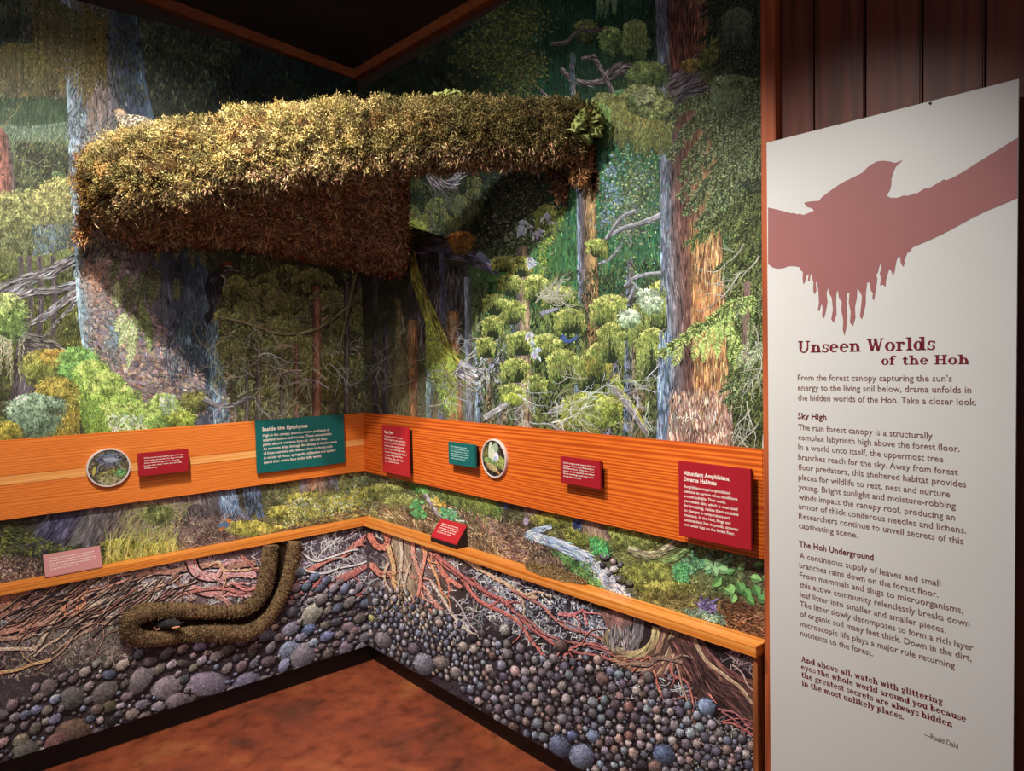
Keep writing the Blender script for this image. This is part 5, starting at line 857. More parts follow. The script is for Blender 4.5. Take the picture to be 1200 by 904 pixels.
# ------------------------------------------------------------ murals
def mural(name, label, side, P, zlo, zhi, lo, hi, off, mb, gain, sat=0.88):
    base = (lo, 0, zlo) if side == 'L' else (0, lo, zlo)
    root = empty(name, ((lo + hi) / 2 if side == 'L' else 0, 0 if side == 'L' else (lo + hi) / 2, zlo)); tag(root, label, 'mural')
    if side == 'L': box('panel', (lo, -off + 0.0005, zlo), (hi, -0.0005 - (0.008 if zhi < 0.75 else 0), zhi), mb, parent=root)
    else: box('panel', (-off + 0.0005, lo, zlo), (-0.0005 - (0.008 if zhi < 0.75 else 0), hi, zhi), mb, parent=root)
    o = P().finish('painting', side, M_PAINT, gain, zlo, zhi, lo, hi, root, off, 0.003, sat); tag(o, kind='stuff')
    return root
GAIN_L, GAIN_R = 1.08, 1.0
mural('forest_mural', 'painted rain forest mural with a giant grey trunk and bright moss, on the left wall', 'L', paint_left, 0.776, 3.06, -1.95, -0.0005, 0.0125, M_BACK, GAIN_L)
mural('forest_mural', 'painted rain forest mural with mossy boughs and a red cedar trunk, on the right wall', 'R', paint_right, 0.776, 2.97, YE, -0.016, 0.0125, M_BACK, GAIN_R)
mural('underground_mural', 'painted roots and grey stones below the left ledge, around the mole burrow', 'L', paint_soil_left, 0.108, 0.7425, -1.95, -0.0005, 0.060, M_BACK2, 1.7, 0.74)
mural('underground_mural', 'painted roots and round cobbles below the right ledge', 'R', paint_soil_right, 0.108, 0.7425, -2.268, -0.064, 0.060, M_BACK2, 1.7, 0.74)

tag(box('trim_4', (-1.985, -0.07, 0.0), (-1.9505, 0.0, zc(-1.99, -0.07)), M_TRIM, 0.002), kind='structure')

# ------------------------------------------------------------ wooden band and ledges
def thing(name, loc, label, cat, group=None): return tag(empty(name, loc), label, cat, group)
BF = 0.036                                    # face of the band, from the wall
rt = thing('sign_rail', (-0.9, -0.014, 1.018), 'broad orange fir sign rail with a pale stripe, on the left wall', 'rail')
box('board', (-1.95, -BF, 1.185), (-BF, -0.0165, 1.322), M_FIR_L, 0.002, rt)
st = box('inlay_strip', (-1.95, -BF - 0.0004, 1.152), (-BF, -0.0165, 1.185), M_SAP, 0.0, rt); st['label'] = 'pale sapwood stripe'
box('board', (-1.95, -BF, 1.018), (-BF, -0.0165, 1.152), M_FIR_L, 0.002, rt)
rt = thing('sign_rail', (-0.014, -1.15, 1.012), 'broad orange fir sign rail with strong ridged grain, on the right wall', 'rail')
box('board', (-BF, YE, 1.012), (-0.0165, -0.0165, 1.323), M_FIR_R, 0.002, rt)
LD = 0.08
o = prism('ledge', [(-1.95, 0, .743), (-1.95, -LD, .743), (-LD - .0006, -LD, .743), (-.0006, 0, .743)], [(-1.95, 0, .775), (-1.95, -LD, .775), (-LD - .0006, -LD, .775), (-.0006, 0, .775)], M_LEDGE_L, 0.0012); tag(o, 'narrow honey-coloured wooden ledge along the left wall, under a pink sign', 'ledge')
o = prism('ledge', [(0, 0, .743), (-LD, -LD, .743), (-LD, YE, .743), (0, YE, .743)], [(0, 0, .775), (-LD, -LD, .775), (-LD, YE, .775), (0, YE, .775)], M_LEDGE_R, 0.0012); tag(o, 'narrow honey-coloured wooden ledge along the right wall, with swirling grain', 'ledge')
rt = thing('ledge_post', (-0.03, -2.28, 0), 'brown wooden end post under the right ledge, beside the white text panel', 'post')
box('upright', (-0.068, -2.284, 0.0), (-0.036, -2.2685, 0.7425), M_POST, 0.001, rt); box('upright', (-0.035, -2.291, 0.0), (-0.0005, -2.2685, 0.7425), M_POST, 0.001, rt)

# ------------------------------------------------------------ lettering
_dg = None
def font_mesh(txt, bold=0.0, shear=0.0, res=2):
    cu = bpy.data.curves.new('text', 'FONT'); cu.body = txt; cu.size = 1.0; cu.resolution_u = res; cu.offset = bold; cu.shear = shear; cu.fill_mode = 'FRONT'; cu.space_character = 1.0 + bold * 2
    ob = bpy.data.objects.new('text', cu); COL.objects.link(ob); bpy.context.view_layer.update()
    dg = bpy.context.evaluated_depsgraph_get(); me = ob.evaluated_get(dg).to_mesh()
    v = np.array([q.co[:2] for q in me.vertices], float); f = [tuple(p.vertices) for p in me.polygons]
    ob.evaluated_get(dg).to_mesh_clear(); bpy.data.objects.remove(ob); bpy.data.curves.remove(cu)
    return v, f
_h, _ = font_mesh('H'); CAPH = _h[:, 1].max()
class Letters:
    def __init__(s): s.v = []; s.f = []
    def put(s, v, f, origin, U, Vv):
        k = len(s.v); s.v += [tuple(origin + U * a + Vv * b) for a, b in v]; s.f += [tuple(i + k for i in q) for q in f]
    def line(s, txt, a, b, up, cap, bold=0.0, res=2):
        v, f = font_mesh(txt, bold, 0.0, res); a = np.array(a, float); b = np.array(b, float)
        s.put(v - [v[:, 0].min(), 0], f, a, (b - a) / (v[:, 0].max() - v[:, 0].min()), np.array(up, float) * cap / CAPH)
    def serif(s, txt, a, b, up, cap):
        v, f = serif_text(txt); a = np.array(a, float); b = np.array(b, float)
        s.put(v - [v[:, 0].min(), 0], f, a, (b - a) / (v[:, 0].max() - v[:, 0].min()), np.array(up, float) * cap)
    def build(s, m, root, name='lettering'):
        me = bpy.data.meshes.new(name); me.from_pydata([tuple(map(float, q)) for q in s.v], [], s.f); me.update(); o = link(me, name, m); return under(o, root)
# slab serif alphabet drawn stroke by stroke (cap height 1)
def serif_text(txt):
    V = []; F = []; X = 0.0; TH, TN_, SF, XH = 0.215, 0.08, 0.09, 0.68
    def poly(p): k = len(V); V.extend([(X + a, b) for a, b in p]); F.append(tuple(range(k, k + len(p))))
    def box_(x0, x1, y0, y1): poly([(x0, y0), (x1, y0), (x1, y1), (x0, y1)])
    def bar(x0, y0, x1, y1, w): # slanted bar with horizontal ends
        poly([(x0 - w / 2, y0), (x0 + w / 2, y0), (x1 + w / 2, y1), (x1 - w / 2, y1)])
    def ring(cx, cy, rx, ry, a0=0, a1=360, th=TH, tn=TN_):
        n = max(6, int(abs(a1 - a0) / 20)); A = [math.radians(a0 + (a1 - a0) * i / n) for i in range(n + 1)]
        for p, q in zip(A[:-1], A[1:]): poly([(cx + rx * math.cos(p), cy + ry * math.sin(p)), (cx + rx * math.cos(q), cy + ry * math.sin(q)), (cx + (rx - th) * math.cos(q), cy + (ry - tn) * math.sin(q)), (cx + (rx - th) * math.cos(p), cy + (ry - tn) * math.sin(p))])
    def dot(cx, cy, r):
        poly([(cx + r * math.cos(i * math.pi / 5), cy + r * math.sin(i * math.pi / 5)) for i in range(10)])
    def stem(x, y0, y1, lo=1, hi=0):
        box_(x, x + TH, y0, y1)
        if lo: box_(x - 0.1, x + TH + 0.1, y0, y0 + SF)
        if hi == 1: box_(x - 0.12, x + TH * 0.5, y1 - SF, y1)
        if hi == 2: box_(x - 0.1, x + TH + 0.1, y1 - SF, y1)
    o = 0.02
    for c in txt:
        w = 0.5
        if c == ' ': w = 0.34
        elif c == 'U': box_(.02, .42, 1 - SF, 1); box_(.12, .12 + TH, .34, 1); box_(.62, .96, 1 - SF, 1); box_(.74, .74 + TN_ + .02, .34, 1); ring(.475, .36, .355, .38, 180, 360, TH * .8, .1); w = 1.0
        elif c == 'W': bar(.2, 1, .42, 0, TH); bar(.42, 0, .62, .8, TN_ + .02); bar(.6, 1, .84, 0, TH); bar(.84, 0, 1.08, 1, TN_ + .02); box_(.02, .4, 1 - SF, 1); box_(.5, .78, 1 - SF, 1); box_(.94, 1.24, 1 - SF, 1); w = 1.24
        elif c == 'H': stem(.12, 0, 1, 1, 2); stem(.66, 0, 1, 1, 2); box_(.3, .7, .46, .55); w = .98
        elif c == 'A': bar(.16, 0, .42, 1, TN_ + .02); bar(.74, 0, .46, 1, TH); box_(.24, .64, .3, .38); box_(0, .34, 0, SF); box_(.56, .94, 0, SF); w = .94
        elif c == 'n': stem(.1, 0, XH, 1, 1); ring(.43, .4, .27, .29, 0, 150, TH, .1); box_(.51, .51 + TH, 0, .42); box_(.42, .8, 0, SF); w = .82
        elif c == 'h': stem(.1, 0, 1, 1, 1); ring(.43, .4, .27, .29, 0, 150, TH, .1); box_(.51, .51 + TH, 0, .42); box_(.42, .8, 0, SF); w = .82
        elif c == 'm': stem(.1, 0, XH, 1, 1); w = 1.22
        elif c == 'u': box_(.1, .1 + TH, .26, XH); box_(-.0, .2, XH - SF, XH); ring(.37, .27, .27, .29, 180, 330, TH, .1); box_(.51, .51 + TH, 0, XH); box_(.42, .6, XH - SF, XH); box_(.6, .78, 0, SF); w = .8
        elif c == 's': ring(.3, .49, .23, .2, 20, 250, .14, .085); ring(.3, .19, .24, .21, -160, 80, .14, .085); box_(.46, .53, .46, XH); box_(.04, .11, 0, .22); w = .56
        elif c == 'e': ring(.36, .34, .33, .36, 0, 320, TH * .92, .085); box_(.14, .64, .34, .41); w = .72
        elif c == 'c': ring(.36, .34, .33, .36, 35, 320, TH * .92, .085); dot(.56, .5, .1); w = .7
        elif c == 'o': ring(.37, .34, .35, .36); w = .74
        elif c == 'a': ring(.3, .2, .24, .21, 0, 360, TH * .8, .07); ring(.3, .46, .23, .23, 0, 150, .12, .09); dot(.14, .52, .09); box_(.42, .42 + TH, .08, .5); box_(.5, .74, 0, SF); w = .74
        elif c == 'r': stem(.1, 0, XH, 1, 1); ring(.42, .44, .22, .25, 60, 170, .1, .12); dot(.5, .56, .1); w = .64
        elif c == 'l': stem(.12, 0, 1, 1, 1); w = .44
        elif c == 'i': stem(.12, 0, XH, 1, 1); dot(.2, .88, .11); w = .44
        elif c == 'd': ring(.32, .34, .31, .36); box_(.5, .5 + TH, 0, 1); box_(.38, .6, 1 - SF, 1); box_(.6, .8, 0, SF); w = .82
        elif c == 'b': ring(.46, .34, .31, .36); box_(.1, .1 + TH, 0, 1); box_(-.02, .2, 1 - SF, 1); w = .8
        elif c == 'p': ring(.46, .34, .31, .36); box_(.1, .1 + TH, -.3, XH); box_(-.02, .2, XH - SF, XH); box_(0, .4, -.3, -.3 + SF); w = .8
        elif c == 'g': ring(.34, .44, .25, .25, 0, 360, TH * .75, .07); ring(.34, -.12, .3, .17, 0, 360, .13, .08); box_(.14, .5, .06, .14); dot(.64, .62, .08); w = .7
        elif c == 'f': stem(.12, 0, .8); ring(.4, .78, .28, .24, 50, 180, TH * .9, .1); dot(.56, .88, .09); box_(0, .5, XH - SF, XH); w = .54
        elif c == 't': box_(.12, .12 + TH, .2, .9); ring(.34, .2, .22, .22, 180, 330, TH * .9, .09); box_(0, .48, XH - SF, XH); w = .54
        elif c == 'k': stem(.1, 0, 1, 1, 1); bar(.34, .28, .62, XH, .1); bar(.66, 0, .44, .4, TH); box_(.46, .78, XH - SF, XH); box_(.5, .84, 0, SF); w = .84
        elif c == 'v': bar(.16, XH, .38, 0, TH); bar(.38, 0, .56, XH, TN_ + .02); box_(0, .34, XH - SF, XH); box_(.44, .7, XH - SF, XH); w = .7
        elif c == 'w': bar(.16, XH, .34, 0, TH * .9); bar(.34, 0, .5, XH, TN_ + .02); bar(.52, XH, .7, 0, TH * .9); bar(.7, 0, .86, XH, TN_ + .02); box_(0, .3, XH - SF, XH); box_(.42, .6, XH - SF, XH); box_(.74, 1, XH - SF, XH); w = 1.0
        elif c == 'y': bar(.16, XH, .38, 0, TH); bar(.28, -.26, .56, XH, TN_ + .02); box_(0, .34, XH - SF, XH); box_(.44, .7, XH - SF, XH); dot(.2, -.22, .1); w = .7
        elif c == ',': dot(.12, .08, .1); bar(.1, -.16, .18, .06, .08); w = .28
        elif c == '.': dot(.12, .09, .11); w = .28
        if c == 'm':
            for q in (0, .42): ring(.41 + q, .4, .25, .29, 0, 150, TH, .1); box_(.47 + q, .47 + q + TH, 0, .42); box_(.4 + q, .74 + q, 0, SF)
        X += w + 0.03
    return np.array(V), F
M_WHITE = mat('white_lettering', L_(240, 226, 214), 0.6); M_TEALTXT = mat('pale_aqua_lettering', L_(190, 232, 226), 0.6)
M_RED = mat('crimson_sign_face', L_(160, 28, 40), 0.42, spec=0.35); M_RED2 = mat('warm_red_sign_face', L_(178, 36, 44), 0.42, spec=0.35); M_TEAL = mat('teal_sign_face', L_(8, 98, 96), 0.42, spec=0.35); M_PINK = mat('faded_pink_sign_face', L_(186, 122, 122), 0.5)
M_BLK = mat('black_sign_block', L_(30, 22, 24), 0.6); M_EDGE = mat('grey_sign_edge', L_(110, 92, 90), 0.5)

def wall_sign(side, corners, m, mt, label, lines, off=0.066, th=0.010, block=(0.06, 0.94, 0.06, 1.08), title=None):
    """corners: px of tl, tr, br, bl; lines: (text, u0, u1, v, cap, bold) with u,v fractions of the face"""
    f = onL if side == 'L' else onR; c = np.array(corners, float); W = f(c[:, 0], c[:, 1], off)
    ax = 0 if side == 'L' else 1; h0 = (W[0, ax] + W[3, ax]) / 2; h1 = (W[1, ax] + W[2, ax]) / 2; z1 = (W[0, 2] + W[1, 2]) / 2; z0 = (W[2, 2] + W[3, 2]) / 2
    pt = (lambda h, d, z: (h, -d, z)) if side == 'L' else (lambda h, d, z: (-d, h, z))
    root = thing('exhibit_sign', pt((h0 + h1) / 2, BF, z0), label, 'sign')
    def bx(name, ha, hb, da, db, za, zb, mm, bev=0.0):
        p = pt(ha, da, za); q = pt(hb, db, zb); return box(name, tuple(min(a, b) for a, b in zip(p, q)), tuple(max(a, b) for a, b in zip(p, q)), mm, bev, root)
    face = bx('face', h0, h1, off - th, off, z0, z1, m, 0.0008)
    H_ = h1 - h0; Zz = z1 - z0; b = block
    bx('mounting_block', h0 + b[0] * H_, h0 + b[1] * H_, BF + 0.0003, off - th, z1 - min(b[3], 0.95) * Zz, z1 - b[2] * Zz, M_BLK)
    T = Letters()
    for (txt, u0, u1, v, cap, bold) in lines:
        z = z1 - v * Zz; T.line(txt, pt(h0 + u0 * H_, off + 0.0007, z), pt(h0 + u1 * H_, off + 0.0007, z), (0, 0, 1), cap * Zz, bold)
    T.build(mt, face); return root
wall_sign('L', [(299, 494), (403, 485), (404.5, 543), (302, 555)], M_TEAL, M_WHITE, 'large teal sign titled Inside the Epiphytes, on the left rail near the corner',
    [('Inside the Epiphytes', .07, .565, .205, .068, .03), ('High in the canopy, branches host a profusion of', .07, .82, .315, .05, .012), ('epiphytic lichens and mosses. These non-parasitic', .07, .845, .40, .05, .012), ('plants absorb nutrients from air, rain and dust.', .07, .79, .485, .05, .012),
     ('As moisture drips through the canopy, it leaches some', .07, .905, .57, .05, .012), ('of these nutrients and delivers them to forest soils.', .07, .855, .655, .05, .012), ('A variety of mites, springtails, millipedes and spiders', .07, .885, .74, .05, .012), ('spend their entire lives in this lofty world.', .07, .715, .825, .05, .012)], off=0.056, block=(0.05, 0.95, 0.05, 0.95))
wall_sign('L', [(161, 532), (220.5, 526), (222, 552), (163, 559)], M_RED, M_WHITE, 'small crimson sign casting a shadow on the left rail, right of the round photo medallion',
    [('Well-armored and predatory, ground beetles', .11, .88, .25, .055, .02), ('dig in moist soil searching for slugs and snails.', .11, .89, .36, .055, .02), ('Active mainly at night, these secretive', .11, .81, .47, .055, .02), ('hunters hide under rotten bark and logs', .11, .85, .58, .055, .02), ('during the day.', .11, .37, .69, .055, .02)], off=0.074)
wall_sign('R', [(448, 498), (478.5, 501.5), (478.5, 559.5), (448, 553)], M_RED2, M_WHITE, 'tall crimson sign titled Taking Root, on the right rail close to the corner',
    [('Taking Root', .1, .46, .17, .055, .03), ('The intricate roots of tree stems,', .1, .8, .25, .036, .015), ('where fungal threads reach deep,', .1, .92, .315, .036, .015), ('let them take in water. The roots and', .1, .9, .38, .036, .015), ('slender webs nourish one the', .1, .85, .445, .036, .015), ('other. Trees with the fungi to share', .1, .9, .51, .036, .015), ('nutrients. Many trees. Each shelters', .1, .94, .575, .036, .015), ('a supporting web. The', .1, .78, .64, .036, .015), ('fungi brings water, takes sugars', .1, .84, .705, .036, .015), ('and minerals in turn.', .1, .66, .77, .036, .015)], off=0.07)
wall_sign('R', [(525, 518), (556, 521.3), (557, 548.5), (526, 544)], M_TEAL, M_TEALTXT, 'small teal sign beside the oval photo medallion on the right rail',
    [('Pale fungi and moss help', .09, .72, .22, .055, .02), ('trees take nutrients from the', .09, .79, .325, .055, .02), ('soil. Slugs spread spores of', .09, .78, .43, .055, .02), ('fungi. Some mushrooms', .09, .78, .535, .055, .02), ('live upon decaying wood,', .09, .76, .64, .055, .02), ('mulch and forest litter.', .09, .65, .745, .055, .02)], off=0.07, block=(.12, .92, .1, .95))
wall_sign('R', [(656.5, 535), (702.5, 540.5), (704, 574), (657, 566)], M_RED, M_WHITE, 'small crimson sign alone in the middle of the right rail, with a deep shadow',
    [('Surface snags provide nests for birds and', .08, .87, .25, .055, .02), ('martens. Snails and salamanders', .08, .85, .35, .055, .02), ('hide below bark. When the wood', .08, .85, .45, .055, .02), ('decays, nurse logs feed and shelter', .08, .87, .55, .055, .02), ('forest seedlings, until they root', .08, .83, .65, .055, .02), ('through the wood below.', .08, .54, .75, .055, .02)], off=0.07, block=(.05, .92, .1, .95))
wall_sign('R', [(794.5, 540.5), (879, 550), (881, 646), (796, 628)], M_RED, M_WHITE, 'largest crimson sign titled Abundant Amphibians, Diverse Habitats, at the right end of the rail',
    [('Abundant Amphibians,', .085, .735, .175, .052, .03), ('Diverse Habitats', .085, .55, .255, .052, .03), ('Amphibians require specialized', .085, .735, .345, .037, .015), ('habitats to survive when conditions', .085, .83, .408, .037, .015), ('are not suitable. Their moist,', .085, .675, .471, .037, .015), ('permeable skin, which is even used', .085, .83, .534, .037, .015),
     ('for breathing, makes them sensitive', .085, .84, .597, .037, .015), ('to changes in temperature and', .085, .725, .66, .037, .015), ('moisture. In the Hoh, frogs and', .085, .735, .723, .037, .015), ('salamanders live in ponds, streams', .085, .835, .786, .037, .015), ('and under logs on the forest floor.', .085, .79, .849, .037, .015)], off=0.072, block=(.05, .95, .05, .95))

def wedge_sign(side, tl, tr, br, bl, m, label, lines, dep, zb=0.7755):
    """small lectern shaped sign resting on the ledge: front edge low, back edge high"""
    f = onL if side == 'L' else onR; ax = 0 if side == 'L' else 1
    pt = (lambda h, d, z: np.array([h, -d, z])) if side == 'L' else (lambda h, d, z: np.array([-d, h, z]))
    d0, d1 = dep
    A = f(np.array([bl[0], br[0]]), np.array([bl[1], br[1]]), d0); B = f(np.array([tl[0], tr[0]]), np.array([tl[1], tr[1]]), d1)
    h0 = (A[0, ax] + B[0, ax]) / 2; h1 = (A[1, ax] + B[1, ax]) / 2; zf = A[:, 2].mean(); zk = B[:, 2].mean()
    root = thing('ledge_sign', tuple(pt((h0 + h1) / 2, (d0 + d1) / 2, zb)), label, 'sign')
    prism('wedge_block', [pt(h0, d0, zb), pt(h1, d0, zb), pt(h1, d1, zb), pt(h0, d1, zb)], [pt(h0, d0, zf - .004), pt(h1, d0, zf - .004), pt(h1, d1, zk - .004), pt(h0, d1, zk - .004)], M_BLK, 0, root)
    face = prism('face', [pt(h0, d0, zf - .004), pt(h1, d0, zf - .004), pt(h1, d1, zk - .004), pt(h0, d1, zk - .004)], [pt(h0, d0, zf), pt(h1, d0, zf), pt(h1, d1, zk), pt(h0, d1, zk)], m, 0, root)
    T = Letters(); up = pt(0, d1, zk) - pt(0, d0, zf); Ln = np.linalg.norm(up); up = up / Ln; hs = pt(1, 0, 0) - pt(0, 0, 0); nn = np.cross(hs, up); nn /= np.linalg.norm(nn)
    if nn[2] < 0: nn = -nn
    for (txt, u0, u1, v, cap, bold) in lines:
        o0 = pt(h0, d1, zk) - up * v * Ln + nn * 0.0007; T.line(txt, o0 + hs * (h1 - h0) * u0, o0 + hs * (h1 - h0) * u1, up, cap * Ln, bold)
    T.build(M_WHITE, face); return root
wedge_sign('L', (49, 650.5), (116, 640), (121, 664.5), (54, 675.5), M_PINK, 'faded pink slanted sign standing on the left ledge',
    [('Everyone is under the ground in soil, roots and', .1, .88, .25, .055, .015), ('burrows, seeing seldom the light of day. Moles', .1, .88, .37, .055, .015), ('in the dark tunnels eat worms and beetles. Fungi', .1, .9, .49, .055, .015), ('and roots run from trunk to trunk, passing food', .1, .89, .61, .055, .015), ('among the trees in forest soil.', .1, .58, .73, .055, .015)], (0.072, 0.036))
wedge_sign('R', (518, 608), (548.5, 616), (533.5, 637), (503.5, 629), M_RED2, 'bright red slanted sign standing on the right ledge below the teal sign',
    [('Mats of oxalis and mosses', .14, .77, .27, .06, .02), ('cover the forest floor with', .14, .83, .38, .06, .02), ('soft green, above seeds,', .14, .8, .49, .06, .02), ('needles and fungi that', .14, .79, .6, .06, .02), ('enrich the soil.', .14, .66, .71, .06, .02)], (0.077, 0.018))

# ------------------------------------------------------------ photo medallions
def medallion(side, cx, cy, rx, ry, label, draw, off=0.05):
    f = onL if side == 'L' else onR; ax = 0 if side == 'L' else 1
    pt = (lambda h, d, z: (h, -d, z)) if side == 'L' else (lambda h, d, z: (-d, h, z))
    W = f(np.array([cx - rx, cx + rx, cx, cx]), np.array([cy, cy, cy - ry, cy + ry]), off); hc = (W[0, ax] + W[1, ax]) / 2; R1 = abs(W[1, ax] - W[0, ax]) / 2; zc_ = W[2:, 2].mean(); R2 = abs(W[2, 2] - W[3, 2]) / 2
    root = thing('photo_medallion', pt(hc, BF, zc_ - R2), label, 'medallion'); n = 48
    V = []; Fc = []; prof = [(1.0, BF + .0003), (1.0, off - .002), (0.985, off), (0.93, off), (0.915, off - .0015)]
    for i in range(n):
        a = 2 * math.pi * i / n
        for s_, d in prof: V.append(pt(hc + R1 * s_ * math.cos(a), d, zc_ + R2 * s_ * math.sin(a)))
    k = len(prof)
    for i in range(n):
        for j in range(k - 1): Fc.append((i * k + j, ((i + 1) % n) * k + j, ((i + 1) % n) * k + j + 1, i * k + j + 1))
    Fc.append(tuple(i * k for i in range(n))[::-1])
    o = mesh('rim', V, Fc, M_RIM, smooth=False); under(o, root)
    p = Paint(); draw(p); VV = np.concatenate(p.V); CC = np.concatenate(p.C)
    # picture drawn in a unit disc
    r = np.linalg.norm(VV, axis=2, keepdims=True); VV = VV * np.minimum(1, 0.985 / np.maximum(r, 1e-6))
    d = off - 0.0014 + np.linspace(0, 0.0009, len(VV))[:, None] * np.ones((1, 4)); hh = hc + VV[..., 0] * R1 * 0.925 * (1 if side == 'L' else -1); zz = zc_ - VV[..., 1] * R2 * 0.925
    Wd = np.stack([hh, -d, zz], -1) if side == 'L' else np.stack([-d, hh, zz], -1)
    quadsmesh('picture', Wd, np.clip(s2l(CC) * 1.1, 0, .9), M_GLOSS, root); return root
M_RIM = mat('white_rim', L_(214, 204, 200), 0.45); M_GLOSS = attr_mat('glossy_photo', 0.3, 0.4)
def kd(p, n, pal, ln, wd, reg=1.0, cx=0, cy=0, sx=1, sy=1, ang=None, angj=2):
    a = rng.uniform(0, 6.28, n); q = np.sqrt(rng.uniform(0, 1, n)) * reg; p.kite(cx + np.cos(a) * q * sx, cy + np.sin(a) * q * sy, (rng.uniform(0, 6.28, n) if ang is None else ang + rng.normal(0, angj, n)), ln * rng.uniform(.5, 1.5, n), wd * rng.uniform(.5, 1.5, n), pick(pal, n, .2))
def draw1(p):
    p.ell(np.array([0.]), np.array([0.]), 1.04, 1.04, 0, np.array([[70, 66, 58.]]))
    kd(p, 900, [(84, 80, 66), (50, 46, 44), (110, 104, 84), (96, 88, 60), (130, 120, 96)], .16, .06); kd(p, 260, [(110, 112, 60), (140, 136, 80)], .12, .05, .8, .1, .5, .8, .5); kd(p, 120, [(84, 140, 84), (110, 150, 96)], .12, .05, .8, .55, .35, .35, .25)
    kd(p, 300, [(92, 98, 116), (120, 126, 140), (60, 64, 80)], .2, .05, 1, -.05, -.5, .6, .35, 0.2, .6)
    p.ell(np.array([.05, .1]), np.array([-.62, -.45]), np.array([.3, .38]), np.array([.14, .12]), 0.1, np.array([[104, 116, 132.], [150, 156, 172]]))
    for s_ in (-1, 1): p.rib([(0.05, -.4), (s_ * .45, -.2), (s_ * .6, .2)], .06, .03, (140, 146, 156), n=8)
    p.rib([(-.2, -.3), (-.25, .1), (-.2, .4)], .06, .04, (70, 74, 84), n=8); p.ell(np.array([-.72]), np.array([.1]), .09, .26, .2, np.array([[176, 168, 90.]])); p.rib([(-.3, .3), (0., .22)], .08, .05, (186, 176, 110), n=6); kd(p, 200, [(176, 170, 130), (120, 116, 90)], .14, .04, 1, 0, .7, .5, .25)
def draw2(p):
    p.ell(np.array([0.]), np.array([0.]), 1.04, 1.04, 0, np.array([[36, 26, 30.]])); kd(p, 500, [(50, 38, 40), (28, 22, 26), (66, 56, 44), (60, 66, 48)], .16, .07)
    kd(p, 160, [(110, 104, 60), (84, 84, 56)], .2, .08, 1, -.7, -.3, .2, .4); kd(p, 420, [(96, 130, 76), (130, 156, 100), (70, 96, 60), (150, 170, 120)], .22, .05, 1, 0, .15, .85, .26, -.5, 1)
    kd(p, 150, [(130, 140, 76), (150, 156, 90)], .2, .06, 1, .6, .15, .3, .25)
    p.ell(np.array([-.22, .2, -.05]), np.array([-.45, -.6, -.25]), np.array([.2, .26, .2]), np.array([.5, .3, .35]), np.array([.1, .3, 0]), np.array([[196, 206, 180.], [150, 170, 146], [206, 210, 186]]))
    p.ell(np.array([.28, .2]), np.array([-.15, 0]), np.array([.22, .16]), np.array([.24, .16]), 0, np.array([[216, 220, 236.], [170, 180, 206]])); p.rib([(-.2, -.8), (-.15, 0)], .05, .03, (170, 180, 150), n=6)
    p.ell(np.array([-.1, -.12]), np.array([.5, .46]), np.array([.55, .45]), np.array([.2, .12]), .35, np.array([[146, 130, 84.], [186, 176, 120]])); kd(p, 160, [(206, 190, 140), (120, 104, 70)], .1, .04, 1, -.1, .5, .45, .15); p.ell(np.array([.4]), np.array([.72]), .2, .07, .5, np.array([[190, 130, 80.]]))
medallion('L', 127.3, 548.5, 26.2, 22.6, 'round photo medallion with a white rim, on the left rail', draw1)
medallion('R', 578.2, 537.8, 14.4, 22.8, 'oval-looking white-rimmed photo medallion showing a pale fungus and slug, on the right rail', draw2)
# ------------------------------------------------------------ the mossy branch across the corner
def pj(P):
    d = np.asarray(P, float) - CAM; z = d @ RF; return 600 + FPX * (d @ RR) / z, 452 - FPX * (d @ RU) / z, z
A0 = np.array([-1.30, -0.03]); B0 = np.array([-0.03, -1.64]); nb = np.array([-0.785, -0.62])
sg = np.linspace(0, 1, 400); plan = A0 + (B0 - A0) * sg[:, None] + nb * (0.10 * np.sin(np.pi * sg))[:, None]
pxs, _, dz = pj(np.column_stack([plan, np.full(400, 2.4)]))
def plan_at(px): return np.array([np.interp(px, pxs, plan[:, 0]), np.interp(px, pxs, plan[:, 1])])
def z_at(px, py):   # height of the point over the plan curve that the picture shows at px, py
    xy = plan_at(px); d = ray(px, py); t = (xy[0] - CAM[0]) / d[0] if abs(d[0]) > 60 else (xy[1] - CAM[1]) / d[1]; return CAM[2] + d[2] * t
KX = [96, 112, 150, 200, 260, 350, 440, 530, 620, 680, 706]
KC = [222, 219, 212, 201, 188, 171, 163, 156, 156, 157, 158]
KR = [40, 50, 54, 55, 51, 47, 44, 41, 37, 34, 26]
NS = 90; px_ = np.linspace(112, 704, NS); cy_ = np.interp(px_, KX, KC); rp = np.interp(px_, KX, KR) * 0.86
cxy = np.array([plan_at(q) for q in px_]); cz = np.array([z_at(a, b) for a, b in zip(px_, cy_)]); dep = pj(np.column_stack([cxy, cz]))[2]
CL = np.column_stack([cxy, cz]); CR = rp * dep / FPX
TL = np.gradient(CL, axis=0); TL /= np.linalg.norm(TL, axis=1)[:, None]; UPV = np.array([0, 0, 1.0])
SD = np.cross(TL, UPV); SD /= np.linalg.norm(SD, axis=1)[:, None]; UPB = np.cross(SD, TL)      # SD points to the room or the corner
if SD[NS // 2] @ np.array([nb[0], nb[1], 0]) < 0: SD = -SD; UPB = np.cross(TL, SD)
if UPB[NS // 2, 2] < 0: UPB = -UPB
